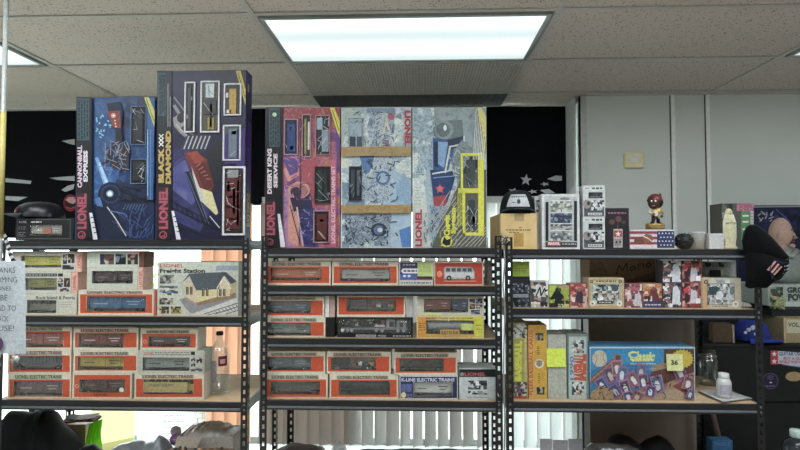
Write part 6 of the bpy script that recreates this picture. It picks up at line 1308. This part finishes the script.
for k in range(22):
    rd = random.Random(k + 50); mb.tube([(q.x + rd.uniform(-.035, .03), 2.700 + rd.uniform(0, .01), q.z + rd.uniform(-.03, .035)), (q.x + rd.uniform(-.03, .035), 2.698, q.z + rd.uniform(-.03, .03)), (q.x + rd.uniform(-.035, .035), 2.705, q.z + rd.uniform(-.035, .02))], .0035, mat(['#b8bc84', '#a3a874', '#c9cc9c'][k % 3], .6), 6)
tag(build('rubber_bands', mb), 'tangle of pale yellow-green bands hanging before the tub', 'bands')
# navy board behind
mb = MB(); a = P(738, 250, 3.1); b = P(850, 205, 3.1); mb.box((a.x, 3.1, zc + EPS), (b.x, 3.12, b.z), mat('#1a2142', .6, 0, .25, 6)); p = Print(mb, 3.1)
p.line([(750, 207), (850, 205.8)], 1, mat('#a8acb8')); p.mosaic(764, 210, 800, 236, ['#141b38', '#1f2a5a', '#2a3a78', '#10142a'], 8, 5, 3)
p.line([(776, 209), (790, 222)], 1.2, mat('#4c5a94')); p.scribble(758, 210, 775, 222, mat('#b0a8b0'), 14, 1.1, 4, 6)
tag(build('banner_board', mb), 'navy blue printed board standing behind the bald figure', 'board')
# figure bust
q = P(781, 250, 2.86); S = 2.86 / F; t = thing('figure_bust', (q.x, 2.86, zt2 + EPS), 'bald male figure in a pale grey hooded jacket facing right', 'figurine')
hc = Vector((q.x - .2 * S, 2.86, P(781, 233.5, 2.86).z)); skin = mat('#c09c8a', .6)
def hfn(d):
    q_ = 1.0
    if d.z < 0: q_ *= 1 - .16 * (-d.z) ** 1.3 * (1 if d.x < .2 else .4)
    # the face looks to the right and a little towards us
    f = max(0, d.dot(Vector((.72, -.66, -.18)).normalized())); q_ += .05 * f ** 6
    return q_
mb = MB(); mb.ball(hc, (9.6 * S, 10.2 * S, 15.4 * S), skin, 32, 24, hfn)
fd = Vector((.78, -.62, 0)).normalized(); sd_ = Vector((.62, .78, 0)).normalized()
def at(f, s_, u): return hc + fd * (f * S) + sd_ * (s_ * S) + Vector((0, 0, u * S))
mb.tube([at(9.6, 0, 1.5), at(11.2, 0, -1.5), at(12.6, 0, -4), at(10, 0, -5)], [.8 * S, 1.1 * S, 1.6 * S, 1 * S], skin, 8)
mb.ball(at(9.2, 0, -12), (2.6 * S, 2.4 * S, 2.2 * S), skin, 10, 8)
mb.tube([at(-1, 0, -9), at(-1.5, 0, -20)], [6.2 * S, 7 * S], skin, 16)
mb.ball(at(-1, -9.9, -2), (1.6 * S, 1.2 * S, 3.2 * S), mat('#b08c7a'), 10, 8)
head = build('head', mb, t)
mb = MB()
for s_ in (-3.7, 3.7):
    mb.ball(at(9.0, s_, 1.0), (1.5 * S, 1.5 * S, .9 * S), mat('#d0c4bc'), 10, 8); mb.ball(at(10.2, s_ * .98, 1.0), (.7 * S, .7 * S, .7 * S), mat('#241c18'), 8, 6)
    mb.tube([at(9.3, s_ - 2.0, 3.2), at(10.2, s_, 3.9), at(9.3, s_ + 1.9, 3.0)], .6 * S, mat('#4a3428'), 6)
build('eyes', mb, head)
mb = MB(); mb.tube([at(9.7, -2.6, -8.0), at(10.6, 0, -7.7), at(9.7, 2.6, -8.0)], .75 * S, mat('#7c4a44'), 8); build('mouth', mb, head)
jk = mat('#8b948f', .8, 0, .1, 40, .3, .4)
mb = MB(); zj = zt2 + EPS; cj = (hc.x + 5 * S, 2.87)
prof = [(13, 0), (15, .2), (16.5, .45), (15, .7), (9, .93), (7.2, 1.0)]; HH = hc.z - 11.5 * S - zj
mb.lathe((cj[0], cj[1], zj), [(r * S, f_ * HH) for r, f_ in prof], jk, 28, (1, .7)); mb.tube([(cj[0] - 13 * S, 2.86, zj + HH * .7), (cj[0] - 15 * S, 2.84, zj + HH * .35), (cj[0] - 12 * S, 2.80, zj + HH * .08)], [4.5 * S, 4 * S, 3.4 * S], jk, 12)
build('jacket', mb, t)
mb = MB(); mb.tube([(hc.x - 9 * S, 2.885, hc.z - 15 * S), (hc.x - 4 * S, 2.86 - 8 * S, hc.z - 19 * S), (hc.x + 4 * S, 2.86 - 10 * S, hc.z - 22 * S), (hc.x + 12 * S, 2.86 - 4 * S, hc.z - 17 * S)], [3 * S, 2.6 * S, 2.6 * S, 3 * S], mat('#9aa39e', .8), 12); build('hood', mb, t)
# black cap hung on the corner post, with the flag on its crown
t = thing('baseball_cap', (P(771, 256, 2.03).x, 2.03, P(770, 288, 2.03).z), 'black cap with a flag patch hung over the right unit\'s corner post', 'cap'); bk = mat('#08090b', .9, 0, .2, 60, .15, .5)
yq = 2.0
def Q(x, y, dy=0): v = P(x, y, yq); return Vector((v.x, yq + dy, v.z))
def bez(pts, t_):
    q_ = [Vector(v) for v in pts]
    while len(q_) > 1: q_ = [a_ * (1 - t_) + b_ * t_ for a_, b_ in zip(q_[:-1], q_[1:])]
    return q_[0]
# stiff peak standing up behind, from the rim to its outer arc
inner = [Q(752, 256, .045), Q(761, 246, .0), Q(777, 266, -.03), Q(792, 258, .02)]
outer = [Q(751, 240, .052), Q(755, 206, .05), Q(771, 236, .0), Q(792, 257, .02)]
mb = MB()
mb.grid(lambda u, v: bez(inner, u) * (1 - v) + bez(outer, u) * v + Vector((0, -.018 * math.sin(PI * v) * math.sin(PI * u), 0)), 20, 10, mat('#07080a', .9, 0, .1, 40, .12), True, (0, .0035, 0)); build('brim', mb, t)
mb = MB(); mb.tube([bez(outer, i / 20) for i in range(21)], .0025, mat('#1c1e24', .7), 6); build('brim_edge', mb, t)
# soft crown sagging below
def crn(u, v):
    top = bez([Q(752, 256, .045), Q(761, 246, .0), Q(777, 266, -.03), Q(792, 258, .02)], u)
    bot = bez([Q(753, 287, .045), Q(764, 292, .03), Q(778, 288, .02), Q(792, 273, .035)], u)
    return top * (1 - v) + bot * v + Vector((0, -.035 * math.sin(PI * (.15 + .85 * v)) * math.sin(PI * (.08 + .84 * u)), -.004 * math.sin(5 * PI * u) * v))
mb = MB(); mb.grid(crn, 24, 12, bk, True, (0, .003, 0)); build('crown', mb, t)
def cpt(x, y):
    best = None
    p_ = P(x, y, yq)
    for i in range(25):
        for j in range(13):
            g_ = crn(i / 24, j / 12); d_ = (g_.x - p_.x) ** 2 + (g_.z - p_.z) ** 2
            if best is None or d_ < best[0]: best = (d_, g_.y)
    return (p_.x, best[1] - .006, p_.z)
mb = MB(); p = Print(mb, yq, step=.0002, fn=cpt); p.poly([(765, 268), (769, 259), (779, 262), (790, 262), (790, 272), (782, 277), (769, 279)], mat('#161b3c', .7))
for k in range(3): p.line([(764.5 + 2.8 * k, 270 + 2.2 * k), (770 + 2.6 * k, 261 + 2.6 * k)], 1.7, mat('#c08a86'))
for k in range(9): p.star(779 + (k % 3) * 3.6 + (k // 3) * .6, 266 + (k // 3) * 3.6 - (k % 3) * .5, 1.0, mat('#b8bcc8'))
build('flag_patch', mb, t, 'red and white stripes with white stars on blue')
mb = MB(); mb.tube([(RU[2] - .003, 2.064, ZTOP - .004), (RU[2] - .004, 2.045, ZTOP - .004), Q(757, 262, .035)], .002, bk, 6); build('strap', mb, t)
# ------------------------------------------------------------ BOTTOM SHELVES
zl, zm, zr = Lz[3], Mz[3 + 1], Rz[3]
def lump(name, label, cat, cx, cy, z0, rx, ry, rz, m, seed, amp=.12, kind=None, parent=None, nu=30, nv=18):
    rd = random.Random(seed); ph = [rd.uniform(0, 6.28) for _ in range(8)]
    def fn(d): return 1 + amp * (math.sin(3 * d.x + ph[0] + 2 * math.sin(2 * d.z + ph[1])) * .5 + .35 * math.sin(6 * d.z + 4 * d.x + ph[2]) + .25 * math.sin(9 * d.x - 5 * d.y + ph[3]))
    mb = MB(); mb.ball((cx, cy, z0), (rx, ry, rz), m, nu, nv, fn, (0, PI / 2 * 1.0)); o = build(name, mb, parent)
    if parent is None: tag(o, label, cat)
    return o
def hump(name, label, cat, prof, y, dep, z0, m, seed, bump=.01, label_tags=True):
    """soft draped bundle whose skyline runs through prof (photo points)"""
    rd = random.Random(seed); ph = [rd.uniform(0, 6.28) for _ in range(4)]
    X = [P(a, b, y).x for a, b in prof]; Z = [P(a, b, y).z for a, b in prof]
    def h(x):
        for i in range(len(X) - 1):
            if X[i] <= x <= X[i + 1]: f_ = (x - X[i]) / (X[i + 1] - X[i]); return Z[i] + (Z[i + 1] - Z[i]) * f_
        return Z[-1]
    mb = MB()
    def fn(u, v):
        x = X[0] + (X[-1] - X[0]) * u; t_ = v * PI; hh = h(x) - z0
        rr = dep * (.55 + .45 * min(1, hh / .15))
        yy = y + rr * (1 - math.cos(t_)) - rr + bump * math.sin(40 * x + ph[0] + 3 * v) * math.sin(t_) + bump * .6 * math.sin(90 * x + 8 * v + ph[1]) * math.sin(t_)
        return (x, yy, z0 + .001 + hh * math.sin(t_) ** .6 * (1 - .0 * v))
    mb.grid(fn, 44, 18, m, True); o = build(name, mb); return tag(o, label, cat)
blk = mat('#08090b', .75, 0, .2, 30, .15, .5)
hump('black_bag', 'shiny black bag slumped at the lower left corner under the left unit', 'bag', [(-8, 424), (6, 418), (12, 410), (30, 413), (44, 409), (50, 410), (62, 430), (70, 446), (74, 462)], 2.26, .11, zl, blk, 3, .012)
hump('black_bag', 'flat dark bundle between the black bag and grey plastic bag', 'bag', [(76, 456), (80, 449), (84, 446), (92, 445), (98, 449), (103, 456)], 2.20, .07, zl, mat('#131416', .6, 0, .1, 30, .2), 5, .006)
pb = mat('#9098a2', .3, 0, .3, 25, .6, .6)
hump('plastic_bag', 'crumpled grey-blue plastic bag in the lower left, before the window sign', 'bag', [(108, 452), (120, 444), (133, 441), (145, 443), (155, 440), (160, 434), (164, 436), (168, 446), (172, 456)], 2.24, .06, zl, pb, 7, .012)
# green snack bag
y_ = 2.41; mb = MB()
def gb(u, v):
    x0_, x1_ = P(89, 440, y_).x, P(101, 440, y_).x; zt_ = P(84, 424 + 0, y_).z; x = x0_ + (x1_ - x0_) * u; zz = zl + .001 + (zt_ + .02 * u - zl) * v
    return (x, y_ - .05 * math.sin(PI * v) * math.sin(PI * u) ** .5 + .006 * math.sin(30 * u + 9 * v), zz)
mb.grid(gb, 20, 12, slatmat('#a8ea58', .5), True, (0, .004, 0)); p = Print(mb, y_ - .04); 
t = build('snack_bag', mb); tag(t, 'bright lime green packet beside the black bag, lower left', 'bag')
mb = MB(); rd = random.Random(9)
for k in range(7):
    a = P(62 + k, 423 - .9 * k, 2.45); b = P(93 + 2 * k * .5, 419 + rd.uniform(-2, 2), 2.45); w_ = .03
    V = [Vector((a.x, 2.425, a.z)), Vector((b.x, 2.425, b.z)), Vector((b.x, 2.475, b.z + .01)), Vector((a.x, 2.475, a.z + .008))]
    mb.add(V + [v + Vector((0, 0, .0015)) for v in V], [(3, 2, 1, 0), (4, 5, 6, 7), (0, 1, 5, 4), (1, 2, 6, 5), (2, 3, 7, 6), (3, 0, 4, 7)], mat(['#c9a49c', '#3a3436', '#b0574c', '#d8c8bc', '#8a5a58', '#c8b09c', '#4c3c40'][k]))
a = P(66, 424, 2.45); b = P(88, 440, 2.45); mb.box((a.x, 2.43, zl + .002), (b.x, 2.47, a.z + .004), mat('#c9a890')); tag(build('magazine_stack', mb), 'short pile of pinkish magazines above the lime packet', 'magazines')
# box with plastic-wrapped things
y_ = 2.24; t = thing('open_carton', (P(205, 450, y_).x, y_ + .08, zl + EPS), 'open grey-brown carton with clear plastic bags, under the water bottle', 'cardboard box')
a = P(177, 450, y_); b = P(233, 432, y_); mb = MB(); g = mat('#d0c8c0', .7); zb_ = zl + EPS; X0, X1 = a.x, b.x; zt_ = P(205, 437, y_).z; th = .003
mb.box((X0, y_, zb_), (X1, y_ + th, zt_), g); mb.box((X0, y_ + .15, zb_), (X1, y_ + .15 + th, zt_), g); mb.box((X0, y_ + th, zb_), (X0 + th, y_ + .15, zt_), g); mb.box((X1 - th, y_ + th, zb_), (X1, y_ + .15, zt_), mat('#a8a098', .7)); mb.box((X0 + th, y_ + th, zb_), (X1 - th, y_ + .15, zb_ + th), g); build('carton', mb, t)
mb = MB(); rd = random.Random(2)
def pf(u, v):
    x = X0 + .01 + (X1 - X0 - .02) * u; yy = y_ + .01 + .13 * v; return (x, yy, zt_ - .01 + .045 * math.sin(PI * u) ** .6 * math.sin(PI * v) ** .5 + .008 * math.sin(31 * u + 17 * v) * math.cos(23 * v - 9 * u))
mb.grid(pf, 30, 14, mat('#d6d0d0', .2, 0, .25, 60, .8, .6)); build('plastic_bags', mb, t)
mb = MB(); mb.add([Vector((X0, y_ - .0002, zt_)), Vector((X0 + (X1 - X0) * .45, y_ - .0002, zt_)), Vector((X0 + (X1 - X0) * .42, y_ - .05, zt_ - .035)), Vector((X0 + .01, y_ - .05, zt_ - .03))], [(0, 1, 2, 3)], mat('#dccfc2')); build('flap', mb, t)
mb = MB(); y_ = 2.14; rd = random.Random(6)
for k in range(12): 
    x = P(172 + k * 5, 448, y_).x; mb.tube([(x, y_, P(170, 452, y_).z), (x + rd.uniform(-.02, .03), y_ - .01, P(170, 446 + rd.uniform(0, 3), y_).z)], .006, mat(rd.choice(['#8a6448', '#4c3a30', '#b8906c', '#2c2622'])), 6)
a = P(168, 452, y_); mb.box((a.x, y_ - .02, zl + EPS), (P(232, 450, y_).x, y_ + .03, P(170, 450.5, y_).z), mat('#6a4c38')); tag(build('stick_bundle', mb), 'brown bundle of odds and ends in front of the grey-brown carton', 'bundle')
q = P(175, 440, 2.27); mb = MB(); zz = P(175, 430, 2.27).z
t = thing('badge_stand', (q.x, 2.27, zl + EPS), 'round purple badge on a clear stand left of the open carton', 'badge')
mb.tube([(q.x, 2.27, P(175, 440, 2.27).z), (q.x, 2.274, P(175, 440, 2.27).z)], 5.6 * 2.27 / F, mat('#9a62b0', .4), 24); p = Print(mb, 2.2695); p.textlines(171.5, 438.5, 178.5, 442, mat('#e8d8ee'), 2, 3, .9); build('badge', mb, t)
mb = MB(); mb.tube([(q.x, 2.275, P(175, 432, 2.27).z), (q.x, 2.279, P(175, 432, 2.27).z)], 5.6 * 2.27 / F, mat('#c9bcc4', .4), 24); mb.box((q.x - .004, 2.275, zl + EPS), (q.x + .004, 2.279, P(175, 436, 2.27).z), mat('#c9bcc4')); build('stand', mb, t)
# middle unit, bottom
hump('black_bag', 'dark brown-grey bag mound at the foot of the middle unit', 'bag', [(266, 455), (280, 448), (290, 444), (310, 445), (322, 447), (327, 456)], 2.28, .07, zm, mat('#4a403e', .6, 0, .2, 20, .5, .5), 8, .006)
hump('plastic_bag', 'small crumple of clear plastic at the foot of the middle unit', 'plastic', [(329, 454), (334, 445), (340, 441), (345, 444), (348, 454)], 2.25, .04, zm, mat('#a8aaae', .15, 0, .4, 50, .9, .9), 11, .008)
hump('black_bag', 'low dark strip of bundled cloth at the bottom middle', 'bag', [(348, 456), (360, 450), (400, 449.5), (440, 449.5), (480, 450), (488, 458)], 2.3, .06, zm, mat('#3a3d4c', .6), 13, .004)
# right unit, bottom
hump('plastic_bag', 'clear plastic sheet crumpled over black cloth, bottom of the right unit', 'plastic', [(584, 456), (586, 447), (592, 444), (610, 443.5), (628, 445), (640, 450), (646, 458)], 2.2, .05, zr, mat('#5c6064', .15, 0, .4, 30, .9, .7), 17, .006)
hump('black_cloth_bundle', 'lumpy black cloth bundle at the bottom of the right unit', 'cloth', [(600, 456), (606, 446), (614, 437), (621, 434.5), (630, 437), (636, 441), (640, 446), (650, 440), (660, 436), (668, 440), (676, 452), (680, 458)], 2.36, .07, zr, mat('#121315', .8), 19, .008)
y_ = 2.3; mb = MB()
for k, (x0, x1, yy) in enumerate(((540, 552, 439), (553, 568, 440.5), (569, 583, 439.5))):
    a = P(x0, 450, y_); b = P(x1, yy, y_); mb.box((a.x, y_ + .003 * k, zr + EPS), (b.x, y_ + .003 * k + .002, b.z), mat('#b9b8c4', .5))
tag(build('paper_cards', mb), 'three pale lavender cards standing at the bottom left of the right unit', 'cards')
y_ = 2.42; mb = MB(); a = P(712, 452, y_); b = P(733, 440.5, y_); mb.bevel_box((a.x, y_, zr + EPS), (b.x, y_ + .05, b.z), mat('#2c6a9c', .5), .003); p = Print(mb, y_); p.textlines(714, 442, 730, 446, mat('#6aa0c8'), 2, 3, .7)
tag(build('blue_box', mb), 'small blue box at the bottom right of the right unit', 'box')
mb = MB(); y_ = 2.57; a = P(721, 446, y_); b = P(713, 414, y_); d_ = (b - a); mb.tube([a - d_ * 2.2, b + d_ * .6], .011, mat('#5c463a', .6), 12); tag(build('broom_handle', mb), 'brown wooden broom handle leaning behind the small blue box', 'broom handle')
q = P(797, 450, 2.2); S = 2.2 / F; t = thing('water_bottle', (q.x, 2.2, .45), 'dark bottle with white cap at the lower right corner', 'bottle')
zc_ = P(797, 437, 2.2).z; mb = MB(); mb.lathe((q.x, 2.2, 0.451), [(12 * S, 0), (12.5 * S, .01), (12.5 * S, zc_ - .451 - 9 * S), (10 * S, zc_ - .451 - 4 * S), (5.2 * S, zc_ - .451)], mat('#2f3438', .15, 0, .2, 60), 28); build('bottle', mb, t)
mb = MB(); mb.lathe((q.x, 2.2, zc_ + .001), [(5.6 * S, 0), (5.8 * S, .5 * S), (5.8 * S, 6 * S), (5 * S, 6.8 * S)], mat('#b8ccc8', .4), 24); build('cap', mb, t)
mb = MB(); mb.bevel_box((P(775, 450, 2.2).x, 2.09, .43), (1.75, 2.5, .45), mat('#3a322a', .6), .004)
for x, y in ((P(778, 450, 2.2).x + .01, 2.11), (1.72, 2.11), (P(778, 450, 2.2).x + .01, 2.47), (1.72, 2.47)): mb.box((x - .015, y - .015, 0), (x + .015, y + .015, .43), mat('#3a322a', .6))
tag(build('side_table', mb), 'low brown side table under the dark bottle, below the frame', 'table')
# cable between the two units
mb = MB(); pts = [P(503.5, 243, 2.062), P(505, 262, 2.06), P(503, 285, 2.058), P(505, 310, 2.06), P(504, 345, 2.06), P(503.6, 380, 2.06), P(505, 420, 2.06), P(504, 470, 2.06), Vector((P(504, 470, 2.06).x, 2.06, .01))]
mb.tube(pts, .0028, mat('#8c8e8e', .4), 8); tag(build('cable', mb), 'thin grey cable hanging between the middle and right units', 'cable')
mb = MB(); rd = random.Random(3); q = P(504.5, 243, 2.055)
for k in range(5):
    c_ = Vector((q.x + rd.uniform(-.014, .014), 2.052, q.z + rd.uniform(-.006, .02))); r_ = rd.uniform(.008, .017)
    mb.tube([c_ + Vector((r_ * math.cos(a_ * .5), .003 * math.sin(a_), r_ * 1.2 * math.sin(a_ * .5))) for a_ in range(13)], .0016, mat('#97999b' if k % 2 else '#2a2b2d', .4), 6)
tag(build('zip_ties', mb), 'loops of zip ties binding the two middle posts together at the top', 'cable ties')

# ------------------------------------------------------------ NEAR LEFT: POLE WITH THE PAPER SIGN
yp = 1.72; xp = P(-0.2, 250, yp).x
t = thing('sign_pole', (xp, yp, 0), 'slim pale metal pole at the very left edge of the view', 'pole')
mb = MB(); mb.tube([(xp, yp, .02), (xp, yp, CEIL - .022)], .0075, mat('#9ca09c', .35, .3), 16); build('pole', mb, t)
mb = MB(); mb.tube([(xp, yp, P(2, 238, yp).z), (xp, yp, P(2, 112, yp).z)], .0082, mat('#a89a4c', .5), 16); build('yellow_sleeve', mb, t, 'yellow sleeve')
mb = MB(); mb.lathe((xp, yp, 0), [(.16, 0), (.16, .01), (.02, .02)], mat('#8c908c', .4), 24); build('base', mb, t)
mb = MB(); mb.lathe((xp, yp, CEIL - .021), [(.02, 0), (.02, .011)], mat('#8c908c', .4), 16); build('top_plate', mb, t)
ys = 1.69; mb = MB()
def sg(u, v):
    x0_, x1_ = P(-38, 300, ys).x, P(27.5, 300, ys).x; z0_, z1_ = P(10, 355, ys).z, P(10, 261, ys).z
    x = x0_ + (x1_ - x0_) * u - .010 * max(0, u - .7) / .3 * v; zz = z0_ + (z1_ - z0_) * v + .004 * u * (1 - v)
    return (x, ys + .004 * math.sin(3 * u) - .008 * max(0, u - .8), zz)
mb.grid(sg, 16, 8, mat('#b9c0c6', .6), True, (0, .0006, 0))
p = Print(mb, ys - .0035); ik = mat('#3a3f48', .6)
for s_, x0, x1, y in (('THANKS', -9, 15.2, 273), ('COMING', -8, 17, 282.6), ('JONES', -5, 11, 292), ('BE', 0.5, 7.5, 300.5), ('GLAD TO', -10, 16, 311), ('BACK', -4, 8.5, 321.5), ('USE!', -1.5, 14, 331)):
    p.text(s_, x0, y - 5.6, x1, y, ik, bold=0)
p.ell(-4, 344, 7.6, 8, mat('#5c3460')); p.textlines(18, 345, 24, 349, mat('#8a9aa6'), 2, 3, .5)
tag(build('paper_sign', mb), 'white paper thank-you sign hanging at the left edge', 'sign')
mb = MB(); rd = random.Random(7)
for k in range(9):
    q = P(12 + rd.uniform(0, 9), 356 + rd.uniform(0, 8), ys); a_ = rd.uniform(0, 2 * PI); mb.tube([P(17, 357, ys), (q.x + .006 * math.cos(a_), ys, q.z)], [.003, .0045], mat('#b8bab6', .5), 6)
mb.ball(P(17, 358.5, ys), .008, mat('#c8cac6'), 10, 8); tag(build('plastic_clip', mb), 'small white plastic flower clip under the paper sign', 'clip')
mb = MB()
def rb(u, v):
    a = P(2 + 14 * v ** 1.2, 232 + 32 * v, 1.74); return (a.x + .012 * (u - .5), 1.74 + .006 * math.sin(6 * v), a.z + .006 * (u - .5))
for k in range(12):
    v0, v1 = k / 12, (k + 1) / 12
    V = [Vector(rb(0, v0)), Vector(rb(1, v0)), Vector(rb(1, v1)), Vector(rb(0, v1))]; mb.add(V + [q_ + Vector((0, .0015, 0)) for q_ in V], [(0, 1, 2, 3), (7, 6, 5, 4), (0, 4, 5, 1), (2, 6, 7, 3), (1, 5, 6, 2), (3, 7, 4, 0)], mat('#c9cccc' if k % 2 else '#2a2c30', .5))
tag(build('striped_strap', mb), 'short black and white striped strap hanging from the left pole', 'strap')
